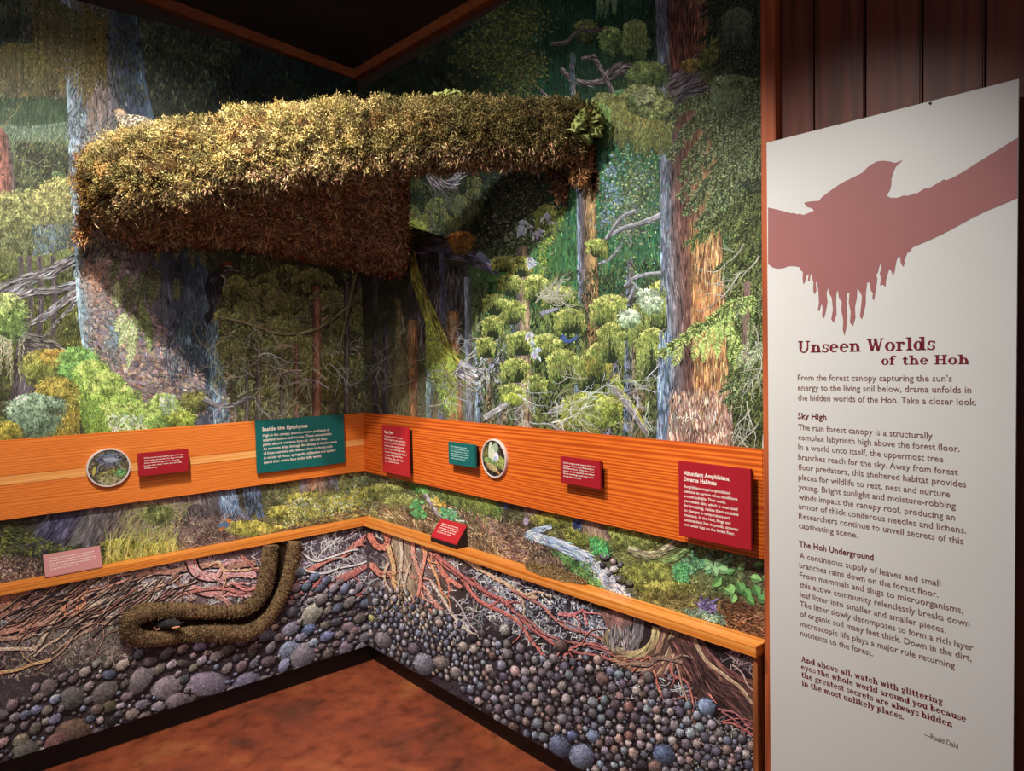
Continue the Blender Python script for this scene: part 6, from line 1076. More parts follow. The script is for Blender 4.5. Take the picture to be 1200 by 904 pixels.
def limb_pt(i, th, k=1.0):   # th = 0 towards the room, +90 deg up
    i = np.asarray(i, float); i0 = np.clip(i.astype(int), 0, NS - 2); f = (i - i0)[:, None]
    lerp = lambda A: A[i0] * (1 - f) + A[i0 + 1] * f
    c, s_, u = lerp(CL), lerp(SD), lerp(UPB); r = np.interp(i, np.arange(NS), CR)
    nz = 1 + 0.13 * (vnoise(i, th * 5, 3.0, 4) * 2 - 1) + 0.13 * (vnoise(i * 1.2, th * 9, 1.3, 9) * 2 - 1) + 0.05 * (vnoise(i * 3, th * 20, 1.0, 19) * 2 - 1)
    end = np.clip(np.minimum(i, NS - 1 - i) / 2.2, 0, 1) ** 0.5; rr = r * nz * (0.35 + 0.65 * end) * k
    nrm = s_ * np.cos(th)[:, None] + u * np.sin(th)[:, None]
    q = c + nrm * rr[:, None]; q[:, 0] = np.minimum(q[:, 0], -0.018); q[:, 1] = np.minimum(q[:, 1], -0.018); return q, nrm
branch = thing('mossy_branch', tuple(CL[0]), 'thick sculpted tree branch shaggy with golden moss, spanning the corner above the rails', 'branch')
ni, nt_ = 80, 28; ii = np.repeat(np.linspace(0, NS - 1, ni), nt_); tt = np.tile(np.arange(nt_) * 2 * math.pi / nt_, ni); P_, _n = limb_pt(ii, tt, 0.93)
Fc = [(a * nt_ + b, a * nt_ + (b + 1) % nt_, (a + 1) * nt_ + (b + 1) % nt_, (a + 1) * nt_ + b) for a in range(ni - 1) for b in range(nt_)] + [tuple(range(nt_))[::-1], tuple(range((ni - 1) * nt_, ni * nt_))]
M_CORE = noise_mat('branch_humus', [(0.3, L_(40, 26, 16)), (0.7, L_(84, 58, 32))], (30, 30, 30), rough=0.95, bump=0.6, bdist=0.01, spec=0.1)
under(mesh('core', P_, Fc, M_CORE, smooth=True), branch)

def tufts(pos, nrm, cols, L, wdt, clump=8, spread=0.012, out=0.55, droop=0.0, jit=0.9, lift=0.0, br=0.16):
    """clumps of short curled blades; pos, nrm (n,3); cols (n,3) sRGB"""
    n = len(pos); m = n * clump; P = np.repeat(pos, clump, 0) + rng.normal(0, spread, (m, 3)) + np.repeat(nrm, clump, 0) * lift; Nn = np.repeat(nrm, clump, 0)
    d = Nn * out + rng.normal(0, 1, (m, 3)) * jit * 0.6; d[:, 2] -= droop; d /= np.linalg.norm(d, axis=1)[:, None]
    s_ = np.cross(d, rng.normal(0, 1, (m, 3))); s_ /= np.linalg.norm(s_, axis=1)[:, None]
    l = (L * rng.uniform(0.5, 1.5, m))[:, None]; w_ = (wdt * rng.uniform(0.6, 1.4, m))[:, None]
    P -= d * l * 0.3; mid = P + d * l * 0.5; V = np.stack([P, mid + s_ * w_, P + d * l + np.cross(d, s_) * l * 0.25, mid - s_ * w_], 1)
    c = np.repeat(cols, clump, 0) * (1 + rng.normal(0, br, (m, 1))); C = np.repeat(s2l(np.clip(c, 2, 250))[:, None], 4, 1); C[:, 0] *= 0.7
    return V, np.clip(C, 0, 0.85)
def build_tufts(name, parts, root, label=None):
    V = np.concatenate([a for a, _ in parts]); V[..., :2] = np.minimum(V[..., :2], -0.0165); C = np.concatenate([b for _, b in parts]); o = quadsmesh(name, V, C, M_FIBRE, root); tag(o, label, kind='stuff'); return o
n = 11000; I = rng.uniform(0, NS - 1, n); TH = rng.uniform(-1.0, math.pi + 0.6, n) - 0.25
P1, N1 = limb_pt(I, TH, 1.02); pal = np.array([(198, 172, 104), (176, 150, 84), (150, 138, 78), (206, 178, 116), (138, 130, 72), (186, 146, 84), (120, 112, 62)], float)
kx = vnoise(I * 2, TH * 14, 5, 11) * 0.999; gi = (kx * 7).astype(int); c1 = pal[np.where(rng.random(n) < 0.6, gi, rng.integers(0, 7, n))]
xr = I / NS; c1 = c1 * (1 - 0.16 * np.clip((xr - 0.55) * 2.5, 0, 1))[:, None]; org = ((xr < 0.05) & (TH < 0.8)) | (xr > 0.95); c1[org] = c1[org] * [0.95, 0.82, 0.66]  # moss dims towards the right end: fading light put into the colour
c1 = c1 * 0.84 + c1.mean(1, keepdims=True) * 0.11; c1 *= (1.0 - 0.22 * np.clip((I / NS - 0.35) * 2, 0, 1))[:, None]; c1 *= (0.6 + 0.5 * vnoise(I * 1.2, TH * 9, 1.3, 9) + 0.25 * vnoise(I * 3, TH * 20, 1.0, 19))[:, None]; c1[(rng.random(n) < 0.05)] = (214, 186, 130); dkm = vnoise(I, TH * 8, 1.1, 23) < 0.22; c1[dkm] = c1[dkm] * 0.5  # same fade again, plus painted shade in hollows and gaps between clumps
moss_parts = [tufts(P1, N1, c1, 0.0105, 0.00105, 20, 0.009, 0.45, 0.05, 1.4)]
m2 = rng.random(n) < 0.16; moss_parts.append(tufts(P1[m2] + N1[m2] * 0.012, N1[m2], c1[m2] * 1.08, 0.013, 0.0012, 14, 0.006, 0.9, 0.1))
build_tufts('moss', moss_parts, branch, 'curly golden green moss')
# shaded root mat and humus on the underside of the limb
n = 4200; I = rng.uniform(0, NS - 1, n); TH = -rng.uniform(0.75, 2.6, n); P2, N2 = limb_pt(I, TH, 1.0)
c2 = pick([(140, 112, 86), (162, 130, 98), (118, 94, 74), (176, 144, 110)], n, 0.15); build_tufts('root_fibre', [tufts(P2, N2, c2, 0.022, 0.0022, 8, 0.012, 0.5, 0.15)], branch, 'brown fibrous humus under the branch')
# hanging mat between limb, left wall and corner
iD = np.interp(474, px_, np.arange(NS)); U = np.linspace(0, 1, 44); iU = np.interp(U, [0, 1], [3, iD]); fr = np.array([np.interp(iU, np.arange(NS), CL[:, k]) for k in range(3)]).T; fr[:, 2] -= np.interp(iU, np.arange(NS), CR) * 0.72
bk = np.array([(-1.22, -0.016, 2.20), (-1.08, -0.016, 2.10), (-0.75, -0.016, 2.15), (-0.35, -0.016, 2.115), (-0.016, -0.016, 2.07), (-0.016, -0.415, 2.005)]); ba = np.cumsum(np.r_[0, np.linalg.norm(np.diff(bk, axis=0), axis=1)]); ba /= ba[-1]
bkU = np.array([np.interp(U, ba, bk[:, k]) for k in range(3)]).T; Vv = np.linspace(0, 1, 22)
def mat_pt(u, v):
    a = np.array([np.interp(u, U, fr[:, k]) for k in range(3)]).T; b = np.array([np.interp(u, U, bkU[:, k]) for k in range(3)]).T; p = a * (1 - v)[:, None] + b * v[:, None]
    p[:, 2] += -0.03 * np.sin(np.pi * v) + 0.035 * (vnoise(u * 60, v * 30, 6, 5) * 2 - 1) * np.sin(np.pi * np.clip(v, 0.05, 0.95)) + 0.012 * (vnoise(u * 60, v * 30, 2, 6) * 2 - 1); return p
uu, vv = np.meshgrid(U, Vv, indexing='ij'); bot = mat_pt(uu.ravel(), vv.ravel()); top = bot.copy(); top[:, 2] = np.maximum(bot[:, 2] + 0.10, np.repeat(fr[:, 2], 22) + 0.07 - 0.12 * vv.ravel()); nu, nv = 44, 22
F2 = []
for a in range(nu - 1):
    for b in range(nv - 1): q = (a * nv + b, (a + 1) * nv + b, (a + 1) * nv + b + 1, a * nv + b + 1); F2.append(q); F2.append(tuple(x + nu * nv for x in q[::-1]))
def side(idx):
    for a, b in zip(idx[:-1], idx[1:]): F2.append((a, b, b + nu * nv, a + nu * nv))
side([a * nv for a in range(nu)]); side([a * nv + nv - 1 for a in range(nu)][::-1]); side([b for b in range(nv)][::-1]); side([(nu - 1) * nv + b for b in range(nv)])
M_MATC = noise_mat('soil_mat', [(0.3, L_(60, 42, 30)), (0.7, L_(104, 76, 54))], (40, 40, 40), rough=0.95, bump=0.8, bdist=0.01, spec=0.08)
sm = mesh('soil_mat', np.vstack([bot, top]), F2, M_MATC, smooth=False); under(sm, branch); sm['label'] = 'brown soil mat hanging behind the branch'
n = 7000; u = rng.uniform(0, 1, n) ** 0.9; v = rng.uniform(0, 1, n); pm = mat_pt(u, v); nm = np.tile([-0.2, -0.2, -1.0], (n, 1)); cm = pick([(172, 134, 104), (146, 112, 88), (190, 150, 118), (122, 94, 76), (206, 168, 134)], n, 0.16)
parts = [tufts(pm, nm, cm, 0.022, 0.002, 8, 0.012, 0.25, 0.1, 1.2)]
n = 1500; v = rng.uniform(0, 1, n); e = mat_pt(np.ones(n), v); hgt = rng.uniform(0, 1, n); e[:, 2] += hgt * (0.08 + 0.12 * (1 - v)) * np.clip(v * 4, 0, 1); parts.append(tufts(e, np.tile([0.6, -0.6, -0.2], (n, 1)), pick([(120, 76, 46), (150, 100, 60), (96, 60, 38)], n, .15), 0.02, 0.002, 8, 0.008, 0.3, 0.1))
n = 500; uE = rng.uniform(0.05, 1, n); ee = mat_pt(uE, np.full(n, 0.99)); parts.append(tufts(ee, np.tile([0, -0.3, -1.0], (n, 1)), pick([(150, 88, 50), (120, 72, 44)], n, .15), 0.026, 0.002, 8, 0.012, 0.6, 0.4))
build_tufts('mat_fibre', parts, branch, 'rust brown rootlets covering the soil mat')
def strand(P, r0, r1, k=6):
    P = catmull(P, 14); T = np.gradient(P, axis=0); T /= np.linalg.norm(T, axis=1)[:, None]; s_ = np.cross(T, [0.3, 0.9, 0.1]); s_ /= np.linalg.norm(s_, axis=1)[:, None]; q = np.cross(T, s_); r = np.linspace(r0, r1, 14)[:, None]; a = np.arange(k) * 2 * math.pi / k
    V = np.concatenate([(P[i] + (s_[i][None] * np.cos(a)[:, None] + q[i][None] * np.sin(a)[:, None]) * r[i]) for i in range(14)]); F = [(i * k + j, i * k + (j + 1) % k, (i + 1) * k + (j + 1) % k, (i + 1) * k + j) for i in range(13) for j in range(k)]; return V, F
M_ROOT = noise_mat('hanging_root', [(0.3, L_(84, 54, 38)), (0.7, L_(140, 94, 64))], (60, 60, 30), rough=0.9, bump=0.5, bdist=0.004, spec=0.1)
def at_px(px, py, zf):
    d = ray(px, py); return CAM + d * (zf / FPX)
def hang(pts, w_, nfib, cols, zf, label=None):
    P = np.array([at_px(a, b, zf) for a, b in pts]); V, F = strand(P, w_ * 0.6, w_ * 0.25); o = mesh('hanging_root', V, F, M_ROOT, smooth=True); under(o, branch)
    C = catmull(P, nfib); n_ = np.tile([-0.5, -0.5, -0.3], (nfib, 1)); build_tufts('root_tuft', [tufts(C, n_, pick(cols, nfib, .15), 0.022, 0.0022, 10, w_ * 0.5, 0.3, 0.5)], o, label)
zR = pj(CL[-3])[2]; zL = pj(CL[2])[2]; OR = [(150, 104, 72), (166, 120, 82), (124, 84, 60)]; DR = [(110, 76, 58), (90, 62, 50), (130, 92, 68)]
for pts, w_, k, c, zf in (([(650, 178), (653, 205), (657, 232)], .026, 90, DR, zR + .08), ([(671, 180), (672, 196), (671, 213)], .009, 34, OR, zR), ([(676, 170), (682, 188), (684, 205), (681, 216)], .012, 60, OR, zR - .02), ([(690, 172), (689, 188), (690, 200)], .014, 50, OR, zR - .01), ([(699, 178), (701, 200), (703, 222)], .014, 50, DR, zR + .02),
                          ([(660, 176), (668, 182), (678, 184)], .014, 40, OR, zR - .03), ([(640, 180), (645, 195), (650, 205)], .02, 50, DR, zR + .08), ([(104, 214), (101, 240), (99, 262), (94, 282)], .03, 130, [(184, 138, 88), (168, 120, 76), (140, 98, 62)], zL), ([(112, 220), (108, 245), (104, 258)], .02, 60, [(168, 124, 78), (134, 94, 60)], zL - .01)): hang(pts, w_, k, c, zf)
# leafy lichens
M_LICH = noise_mat('leaf_lichen', [(0.3, L_(128, 140, 76)), (0.7, L_(176, 184, 112))], (60, 60, 60), rough=0.8, bump=0.4, bdist=0.003, spec=0.15)
def lichen(cx, cy, rx, ry, zf, nl, label, size=0.016):
    V = []; F = []
    for _ in range(nl):
        a = rng.uniform(0, 6.28); q = math.sqrt(rng.uniform(0, 1)); c = at_px(cx + rx * q * math.cos(a), cy + ry * q * math.sin(a), zf - rng.uniform(0, 0.03)); nrm = np.array([-0.6, -0.7, 0.4]) + rng.normal(0, 0.5, 3); nrm /= np.linalg.norm(nrm)
        s_ = np.cross(nrm, [0, 0, 1.0]); s_ /= np.linalg.norm(s_); t_ = np.cross(nrm, s_); k = 11; b = len(V); r = size * rng.uniform(0.6, 1.4); V.append(c + nrm * 0.003); V.append(c - nrm * 0.001)
        for i in range(k):
            th = 2 * math.pi * i / k; rr = r * (1 + 0.35 * math.sin(3 * th + a) + rng.uniform(-.2, .2)); V.append(c + (s_ * math.cos(th) + t_ * math.sin(th)) * rr - nrm * rng.uniform(-.004, .006))
        F += [(b, b + 2 + i, b + 2 + (i + 1) % k) for i in range(k)] + [(b + 1, b + 2 + (i + 1) % k, b + 2 + i) for i in range(k)]
    o = mesh('lichen', V, F, M_LICH, smooth=True); under(o, branch); o['label'] = label
pl = lambda px, py: pj(np.r_[plan_at(px), z_at(px, py)])[2]
lichen(527, 112, 17, 6, pl(527, 112) - .02, 34, 'pale yellow-green leafy lichen on top of the branch', 0.011)
lichen(690, 146, 15, 24, pl(690, 146) - CR[-3] * 0.9, 46, 'large ruffled green lichen on the right end of the branch', 0.015)
lichen(678, 150, 7, 6, pl(684, 150) - CR[-3] * 1.15, 12, 'bright lobed lichen leaf', 0.015)

# ------------------------------------------------------------ sitting bird
def loft(sections, zf, k=12, squash=1.0, cols=None):
    """sections: (px, py, r_px, depth shift) -> closed tube of round sections across the view"""
    P = np.array([at_px(a, b, zf + s_) for a, b, _, s_ in sections]); R = np.array([r * zf / FPX for _, _, r, _ in sections]); T = np.gradient(P, axis=0); T /= np.linalg.norm(T, axis=1)[:, None]
    fw = -np.array([RF[0], RF[1], RF[2]]); V = []; n_ = len(P)
    for i in range(n_):
        q = np.cross(T[i], fw); q /= np.linalg.norm(q); g = np.cross(q, T[i])
        for j in range(k): a = 2 * math.pi * j / k; V.append(P[i] + q * R[i] * math.cos(a) + g * R[i] * math.sin(a) * squash)
    F = [(i * k + j, i * k + (j + 1) % k, (i + 1) * k + (j + 1) % k, (i + 1) * k + j) for i in range(n_ - 1) for j in range(k)] + [tuple(range(k))[::-1], tuple(range((n_ - 1) * k, n_ * k))]
    return V, F
zB = pl(150, 150) + 0.03; 
M_BH = noise_mat('buff_head_feathers', [(0.3, L_(140, 120, 102)), (0.7, L_(186, 164, 142))], (90, 90, 90), rough=0.85)
M_BB = noise_mat('speckled_back_feathers', [(0.35, L_(66, 58, 52)), (0.5, L_(120, 110, 98)), (0.62, L_(208, 200, 180))], (120, 120, 120), rough=0.85)
bird = thing('nesting_bird', tuple(at_px(155, 150, zB)), 'small speckled brown bird with a buff head, sitting on the left end of the branch', 'bird')
def part(name, sec, m, root, zf, sq=1.0, label=None):
    V, F = loft(sec, zf, 14, sq); o = mesh(name, V, F, m, smooth=True); under(o, root)
    if label: o['label'] = label
    return o
part('body', [(188, 147, .6, 0), (182, 146, 3, 0), (172, 144, 6.5, 0), (162, 144, 9, 0), (152, 144.5, 10, 0), (145, 142, 9, 0), (141.5, 138.5, 7, 0), (141, 135, 5, 0)], M_BB, bird, zB, 0.9)
hd = part('head', [(146, 136.5, 4, 0), (143.5, 134.5, 5.6, 0), (141, 132.8, 5.4, 0), (138, 131.4, 4.2, 0), (135.5, 130.6, 2.6, 0), (134, 130.2, 1.3, 0)], M_BH, bird, zB, 0.8)
part('crown', [(147, 132.6, 1.4, -.004), (143, 129.9, 2.3, -.004), (139, 129.2, 2.2, -.004), (135, 129.6, 1.2, -.004)], noise_mat('brown_crown', [(0.3, L_(96, 76, 60)), (0.7, L_(134, 104, 80))], (90, 90, 90), rough=0.85), bird, zB, 0.8, 'brown crown')
part('beak', [(135.6, 130.5, 1.5, 0), (132.5, 129.9, .9, 0), (129.6, 129.6, .2, 0)], M_BLK, bird, zB)
V, F = loft([(140.2, 131.2, .3, -.012), (139.6, 131.2, .8, -.0135), (139.0, 131.2, .3, -.012)], zB, 8); under(mesh('eye', V, F, M_BLK, smooth=True), hd)

# ------------------------------------------------------------ mole burrow relief on the left underground panel
bur = thing('burrow_relief', (-0.8, -0.06, 0.35), 'brown sculpted cutaway burrow bending like a boot under the left ledge', 'sculpture')
bp = [(317, 637), (315, 655), (313, 670), (308, 690), (298, 706), (282, 715), (250, 717), (220, 716), (195, 715), (168, 718), (155, 724), (151, 733), (155, 743), (167, 748.5), (190, 748), (213, 744), (232, 742.5), (250, 742), (268, 743), (287, 741.5), (306, 731), (322, 712), (334, 686), (341, 657), (345, 634)]
bc = catmull(bp, 150); W3 = onL(bc[:, 0], bc[:, 1], 0.075); ztop = 0.7415; W3[:, 2] = np.minimum(W3[:, 2], ztop)
T3 = np.gradient(W3, axis=0); T3 /= np.linalg.norm(T3, axis=1)[:, None]; k = 16; V = []; yv = np.array([0, -1.0, 0])
rr = 0.0335 * (1 + 0.1 * np.sin(np.linspace(0, 19, 150)))
for i in range(150):
    q = np.cross(T3[i], yv); q /= np.linalg.norm(q)
    for j in range(k):
        a = 2 * math.pi * j / k; r = rr[i] * (1 + 0.12 * (float(vnoise(i * 1.0, j * 1.0, 2.2, 3)) * 2 - 1)); p = W3[i] + q * r * math.cos(a) + yv * r * 0.95 * math.sin(a); p[1] = min(p[1], -0.0645); p[2] = min(p[2], ztop); V.append(p)
F = [(i * k + j, i * k + (j + 1) % k, (i + 1) * k + (j + 1) % k, (i + 1) * k + j) for i in range(149) for j in range(k)] + [tuple(range(k))[::-1], tuple(range(149 * k, 150 * k))]
M_CORK = noise_mat('ground_cork', [(0.3, L_(76, 60, 42)), (0.5, L_(120, 96, 68)), (0.72, L_(164, 136, 102))], (170, 170, 170), rough=0.95, bump=0.9, bdist=0.004, spec=0.08)
under(mesh('rim', V, F, M_CORK, smooth=True), bur)
n = 5200; i = rng.integers(1, 149, n); a = rng.uniform(0.1, math.pi - .1, n); q = np.cross(T3[i], yv); q /= np.linalg.norm(q, axis=1)[:, None]; nn = q * np.cos(a)[:, None] + yv * np.sin(a)[:, None]; pp = W3[i] + nn * rr[i][:, None] * 0.98; pp[:, 2] = np.minimum(pp[:, 2], ztop - .004)
o = quadsmesh('cork_grain', *tufts(pp, nn, pick([(144, 120, 92), (112, 92, 68), (164, 140, 108), (90, 72, 54)], n, .16), 0.0042, 0.0014, 8, 0.003, 0.5, 0), M_FIBRE, bur); tag(o, kind='stuff')
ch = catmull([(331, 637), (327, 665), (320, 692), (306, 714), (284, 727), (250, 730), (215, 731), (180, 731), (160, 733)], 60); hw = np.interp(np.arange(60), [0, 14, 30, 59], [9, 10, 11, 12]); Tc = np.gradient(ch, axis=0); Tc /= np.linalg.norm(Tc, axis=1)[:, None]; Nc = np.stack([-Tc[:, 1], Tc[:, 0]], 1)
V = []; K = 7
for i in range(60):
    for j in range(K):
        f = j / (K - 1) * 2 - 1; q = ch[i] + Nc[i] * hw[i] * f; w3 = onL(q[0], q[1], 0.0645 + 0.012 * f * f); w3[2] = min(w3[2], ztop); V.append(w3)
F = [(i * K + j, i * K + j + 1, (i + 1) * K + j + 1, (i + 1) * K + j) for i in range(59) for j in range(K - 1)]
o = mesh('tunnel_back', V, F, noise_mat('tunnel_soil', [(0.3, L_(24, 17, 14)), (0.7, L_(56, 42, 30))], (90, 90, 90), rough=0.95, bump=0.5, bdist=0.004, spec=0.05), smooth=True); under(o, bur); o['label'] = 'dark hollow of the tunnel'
zM = pj(onL(195., 733., 0.094))[2]
mole = thing('mole_figure', tuple(at_px(195, 738, zM)), 'small black mole with pink snout and feet, inside the burrow', 'animal')
M_FUR = noise_mat('dark_mole_fur', [(0.3, L_(26, 24, 26)), (0.7, L_(60, 58, 62))], (120, 120, 120), rough=0.75, bump=0.4, bdist=0.003); M_SKIN = mat('pink_skin', L_(214, 150, 118), 0.6)
part('body', [(181.5, 736, 1.6, 0), (184, 734.5, 3.0, 0), (189, 732.2, 4.8, 0), (196, 731, 5.6, 0), (203, 730.8, 5.2, 0), (209, 731, 3.6, 0), (212, 731.4, 1.4, 0)], M_FUR, mole, zM, 0.85)
part('snout', [(183, 735.5, 1.9, -.004), (179.5, 737.5, 1.5, -.004), (176.5, 739.2, .9, -.004), (174.5, 740.2, .3, -.004)], M_SKIN, mole, zM)
part('foot', [(201, 736.5, .8, -.012), (204, 736, 1.3, -.012), (208, 735.2, 1.2, -.012), (211, 734.7, .5, -.012)], M_SKIN, mole, zM); part('foot', [(187, 737, .8, -.012), (184.5, 738.2, 1.1, -.012), (182, 739.2, .4, -.012)], M_SKIN, mole, zM)
part('tail', [(211, 731, .8, 0), (214, 729.8, .7, 0), (217, 730.4, .3, 0)], M_FUR, mole, zM)

# ------------------------------------------------------------ flat piece of soil crust on the right ledge
rt = thing('soil_crust', (-0.04, -1.23, 0.776), 'flat piece of brown textured soil crust lying on the right ledge', 'sculpture')
e0 = onZ(615.5, 664., 0.775); e1 = onZ(693., 683.5, 0.775); y0, y1 = e0[1], e1[1]; nU, nW = 46, 12; V = []
for i in range(nU):
    s_ = i / (nU - 1); yy_ = y0 + (y1 - y0) * s_; env = math.sin(math.pi * min(max(s_, 0.01), 0.99)) ** 0.5; front = -0.018 - 0.05 * env * (0.85 + 0.35 * float(vnoise(i * 1.0, 0, 3, 2))); hgt = 0.006 + 0.017 * env * (0.8 + 0.4 * float(vnoise(i * 1.0, 9, 4, 7)))
    for j in range(nW):
        t = j / (nW - 1); x = -0.0165 + (front + 0.0165) * t; z = 0.7755 + hgt * (1 - t ** 2.4) * (1 + .12 * (float(vnoise(i * 1., j * 1., 1.5, 8)) * 2 - 1)); V.append((x, yy_, z if j < nW - 1 else 0.7755))
    V.append((-0.0165, yy_, 0.7755))
K = nW + 1; F = [(i * K + j, i * K + (j + 1) % K, (i + 1) * K + (j + 1) % K, (i + 1) * K + j) for i in range(nU - 1) for j in range(K)] + [tuple(range(K))[::-1], tuple(range((nU - 1) * K, nU * K))]
under(mesh('crust', V, F, noise_mat('soil_crust', [(0.3, L_(110, 86, 58)), (0.5, L_(150, 122, 84)), (0.7, L_(186, 156, 114))], (190, 190, 190), rough=0.95, bump=0.9, bdist=0.004, spec=0.08)), rt)
Va = np.array(V).reshape(nU, K, 3)[:, :nW]; i = rng.integers(0, nU - 1, 2600); j = rng.uniform(0, nW - 1.01, 2600); j0 = j.astype(int); f = (j - j0)[:, None]; pp = Va[i, j0] * (1 - f) + Va[i, j0 + 1] * f + (Va[i + 1, j0] - Va[i, j0]) * rng.uniform(0, 1, (2600, 1))
o = quadsmesh('crust_grain', *tufts(pp, np.tile([-.6, 0, .7], (2600, 1)), pick([(170, 140, 98), (134, 108, 76), (190, 160, 120), (150, 122, 84)], 2600, .14), 0.004, 0.0014, 5, 0.003, 0.5, 0), M_FIBRE, rt); tag(o, kind='stuff')

# ------------------------------------------------------------ white text panel in front of the plank wall
P0 = onR(np.array(900.5), np.array(500.), 0.075); ang = math.radians(1.3); D = np.array([math.sin(ang), -math.cos(ang), 0.0]); NP = np.array([-math.cos(ang), -math.sin(ang), 0.0])
def onP(x, y, off=0.0):
    d = ray(x, y); t = ((P0 + NP * off - CAM) @ NP) / (d @ NP); return CAM + d * t[..., None]
q0 = onP(np.array(900.5), np.array(166.8)); q1 = onP(np.array(1196.5), np.array(180.)); wp = (q1 - q0) @ D; zt = q0[2]; a = P0 + D * 0; a[2] = 0; a = a + D * 0
rt = thing('text_panel', (float(a[0]), float(a[1]), 0.0), 'tall white text panel with a maroon bird and branch silhouette, right of the mural', 'panel')
b = a + D * wp; bkk = -NP * 0.006
M_PANEL = noise_mat('white_panel_print', [(0.2, L_(203, 201, 197)), (0.8, L_(208, 206, 202))], (2, 2, 2), rough=0.45, spec=0.35)
lift = np.array([0, 0, 0.012]); up = np.array([0, 0, zt])
brd = prism('board', [a + lift, b + lift, b + bkk + lift, a + bkk + lift], [a + up, b + up, b + bkk + up, a + bkk + up], M_PANEL, 0.0, rt)
for f_ in (0.12, 0.88):
    c = a + D * wp * f_; c2 = c + D * 0.03; prism('batten', [c + bkk * 1.05, c2 + bkk * 1.05, np.array([-0.0185, c2[1], 0]), np.array([-0.0185, c[1], 0])], [v + np.array([0, 0, zt - 0.1]) for v in (c + bkk * 1.05, c2 + bkk * 1.05, np.array([-0.0185, c2[1], 0]), np.array([-0.0185, c[1], 0]))], M_BLK, 0, rt)
from mathutils.geometry import tessellate_polygon
Z = lambda L: [(900 + x / 3.617, 150 + y / 3.617) for x, y in L]
sil = Z([(0, 337), (40, 346), (80, 357), (100, 362), (108, 359), (122, 366), (135, 364), (150, 369), (170, 361), (195, 350), (185, 340), (166, 335), (153, 320), (158, 315), (185, 311), (215, 309), (228, 294), (245, 280), (270, 262), (300, 241), (330, 224), (365, 207), (400, 190), (418, 170), (440, 154), (460, 143), (485, 139), (510, 141), (540, 148), (555, 142), (571, 137), (556, 150), (540, 166), (530, 190), (523, 215), (522, 240), (517, 262), (500, 290), (510, 290), (520, 296), (548, 296), (560, 292), (575, 286), (590, 288), (605, 284), (620, 276), (630, 278), (645, 268), (665, 256), (680, 257), (700, 245), (730, 228), (745, 217), (755, 222), (790, 207), (820, 190), (880, 152), (950, 108), (1020, 66), (1073, 38),
         (1073, 295), (1030, 309), (980, 330), (920, 355), (860, 385), (800, 418), (740, 450), (670, 482), (612, 506), (600, 525), (590, 530), (583, 548), (577, 560), (580, 572), (572, 589), (562, 572), (560, 548), (552, 545), (545, 560), (540, 585), (536, 610), (530, 628), (522, 608), (514, 596), (508, 615), (500, 640), (498, 674), (486, 664), (474, 668), (480, 640), (473, 618), (482, 590), (478, 572), (470, 590), (466, 612), (458, 622), (463, 640), (456, 690), (449, 732), (442, 722), (444, 700), (436, 690), (430, 655), (420, 655), (414, 700), (414, 745), (405, 785), (398, 812), (389, 800), (395, 750), (398, 712), (386, 690), (378, 680), (376, 720), (368, 760), (370, 805), (360, 840), (347, 825), (350, 780), (342, 740), (345, 700), (335, 698), (333, 740), (336, 800), (331, 850), (324, 880), (316, 855), (319, 820), (310, 770), (313, 740), (300, 720), (296, 686), (290, 700), (288, 740), (290, 790), (278, 826), (268, 812), (275, 770), (270, 720), (258, 700), (254, 676), (248, 700), (252, 740), (242, 790), (236, 808), (229, 795), (232, 765), (226, 745), (218, 775), (211, 775), (216, 740), (213, 690), (206, 645), (202, 660), (205, 690), (197, 706), (191, 690), (192, 655), (187, 640), (185, 614), (178, 630), (176, 652), (169, 645), (172, 618), (163, 625), (158, 650), (150, 663), (146, 640), (148, 612), (140, 605), (132, 590), (112, 586), (88, 586), (66, 594), (42, 597), (20, 592), (0, 577)])
S = np.array(sil); Wp = onP(S[:, 0], S[:, 1], 0.0006); tt_ = (Wp - a) @ D; Wp = Wp + (np.clip(tt_, 0.0006, wp - 0.0006) - tt_)[:, None] * D; tri = tessellate_polygon([[Vector((x, y, 0)) for x, y in S]])
o = mesh('bird_silhouette', Wp, [tuple(t) for t in tri], mat('dusty_maroon_print', L_(150, 94, 92), 0.5)); under(o, brd); o['label'] = 'dusty maroon silhouette of a bird on a mossy branch'
M_MAR = mat('maroon_print', L_(112, 16, 30), 0.5); M_TXT = mat('brown_print', L_(120, 84, 74), 0.5); M_TXB = mat('dark_maroon_print', L_(104, 34, 36), 0.5)
def pline(T, txt, x0, y0, x1, y1, cap, bold=0.0, serif=False):
    A_ = onP(np.array(float(x0)), np.array(float(y0)), 0.0007); B_ = onP(np.array(float(x1)), np.array(float(y1)), 0.0007); 
    (T.serif if serif else lambda *q: T.line(*q, bold))(txt, A_, B_, (0, 0, 1), cap)
z1_, z2_ = 925, 5.1064
X = lambda x: 925 + x / 5.1064
T = Letters(); pline(T, 'Unseen', X(52), 380 + 172 / 5.106, X(425), 380 + 164 / 5.106, 0.0305, serif=True); pline(T, 'Worlds', X(462), 380 + 163 / 5.106, X(872), 380 + 153 / 5.106, 0.0305, serif=True)
pline(T, 'of', X(550), 380 + 244 / 5.106, X(640), 380 + 242 / 5.106, 0.0215, serif=True); pline(T, 'the', X(675), 380 + 243 / 5.106, X(830), 380 + 240 / 5.106, 0.0215, serif=True); pline(T, 'Hoh', X(868), 380 + 241 / 5.106, X(1076), 380 + 239 / 5.106, 0.0215, serif=True)
o = T.build(M_MAR, brd, 'title_lettering'); o['label'] = 'slab serif title Unseen Worlds of the Hoh'
T = Letters(); c = 0.0150;  Y2 = lambda y: 380 + y / 5.106; Y3 = lambda y: 480 + y / 5.106; Y4 = lambda y: 625 + y / 5.106; Y5 = lambda y: 760 + y / 5.106
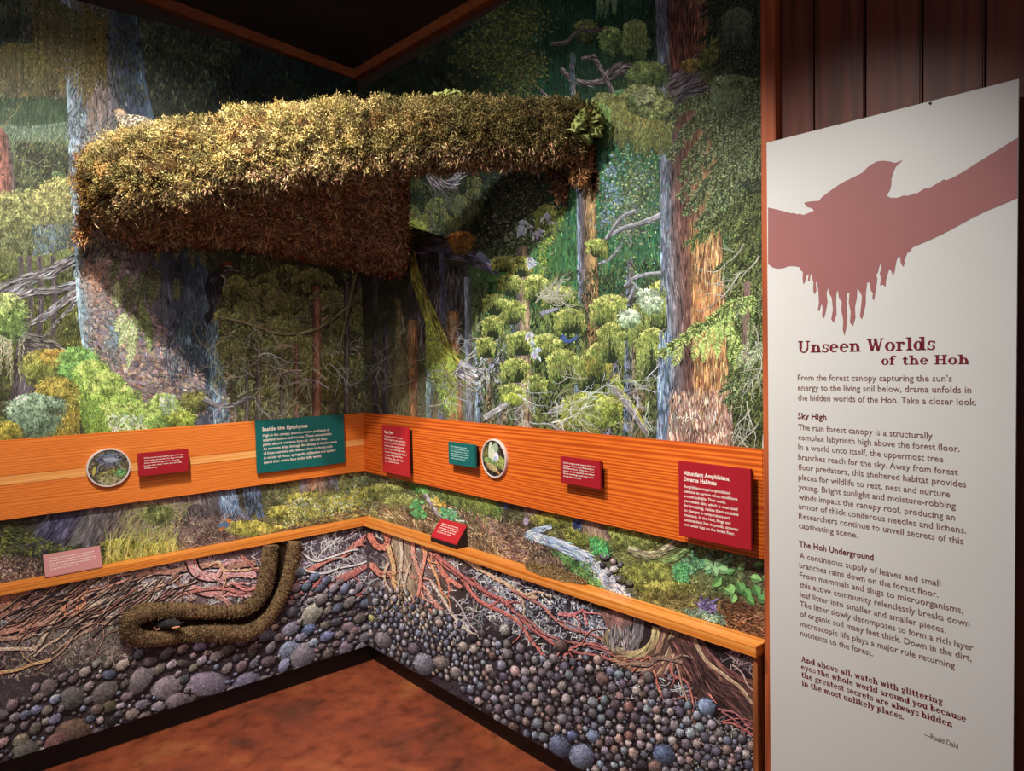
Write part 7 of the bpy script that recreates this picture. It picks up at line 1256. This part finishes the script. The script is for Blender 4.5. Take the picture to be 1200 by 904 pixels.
for a_ in (('From the forest canopy capturing the sun\u2019s', 50, Y2(337), 972, Y2(344)), ('energy to the living soil below, drama unfolds in', 50, Y2(396), 1088, Y2(413)), ('the hidden worlds of the Hoh. Take a closer look.', 50, Y2(456), 1118, Y2(486)),
           ('The rain forest canopy is a structurally', 52, Y3(122), 856, Y3(177)), ('complex labyrinth high above the forest floor.', 52, Y3(182), 1018, Y3(254)), ('In a world unto itself, the uppermost tree', 53, Y3(240), 920, Y3(316)), ('branches reach for the sky. Away from forest', 53, Y3(300), 1008, Y3(394)), ('floor predators, this sheltered habitat provides', 54, Y3(360), 1057, Y3(467)), ('places for wildlife to rest, nest and nurture', 54, Y3(420), 960, Y3(526)),
           ('young. Bright sunlight and moisture-robbing', 54, Y3(479), 995, Y3(596)), ('winds impact the canopy roof, producing an', 55, Y3(538), 990, Y3(665)), ('armor of thick coniferous needles and lichens.', 55, Y3(594), 1058, Y3(744)), ('Researchers continue to unveil secrets of this', 56, Y3(652), 1040, Y3(808)), ('captivating scene.', 56, Y3(709), 408, Y3(770)),
           ('A continuous supply of leaves and small', 60, Y4(149), 903, Y4(320)), ('branches rains down on the forest floor.', 60, Y4(207), 890, Y4(386)), ('From mammals and slugs to microorganisms,', 61, Y4(265), 1040, Y4(482)), ('this active community relentlessly breaks down', 61, Y4(323), 1078, Y4(562)), ('leaf litter into smaller and smaller pieces.', 63, Y4(381), 936, Y4(598)), ('The litter slowly decomposes to form a rich layer', 63, Y4(438), 1100, Y4(706)),
           ('of organic soil many feet thick. Down in the dirt,', 64, Y4(497), 1090, Y4(768)), ('microscopic life plays a major role returning', 65, Y4(556), 990, Y4(812)), ('nutrients to the forest.', 66, Y4(612), 500, Y4(738))):
    pline(T, a_[0], X(a_[1]), a_[2], X(a_[3]), a_[4], c, 0.006)
pline(T, '\u2014Roald Dahl', X(805), Y5(528), X(1008), Y5(602), 0.0125)
o = T.build(M_TXT, brd, 'body_lettering'); o['label'] = 'small brown body text'
T = Letters(); pline(T, 'Sky High', X(50), Y3(56), X(221), Y3(64), 0.0155, 0.022); o = T.build(M_TXB, brd, 'heading_lettering'); T = Letters(); pline(T, 'The Hoh Underground', X(58), Y4(80), X(503), Y4(164), 0.0155, 0.022)
o = T.build(M_TXB, brd, 'heading_lettering'); 
T = Letters()
for a_ in (('And above all, watch with glittering', 70, 78, 918, 338), ('eyes the whole world around you because', 70, 124, 1057, 441), ('the greatest secrets are always hidden', 72, 172, 975, 473), ('in the most unlikely places.', 74, 222, 684, 428)): pline(T, a_[0], X(a_[1]), Y5(a_[2]), X(a_[3]), Y5(a_[4]), 0.0150, serif=True)
o = T.build(M_MAR, brd, 'quote_lettering'); o['label'] = 'bold serif quotation near the bottom'
sc_ = onP(np.array(1090.), np.array(121.), 0.001); V = [sc_ + D * 0.003 * math.cos(t) + np.array([0, 0, .003]) * math.sin(t) for t in np.arange(8) * math.pi / 4]; under(prism('screw', V, [v + NP * 0.0012 for v in V], M_BLK), rt)
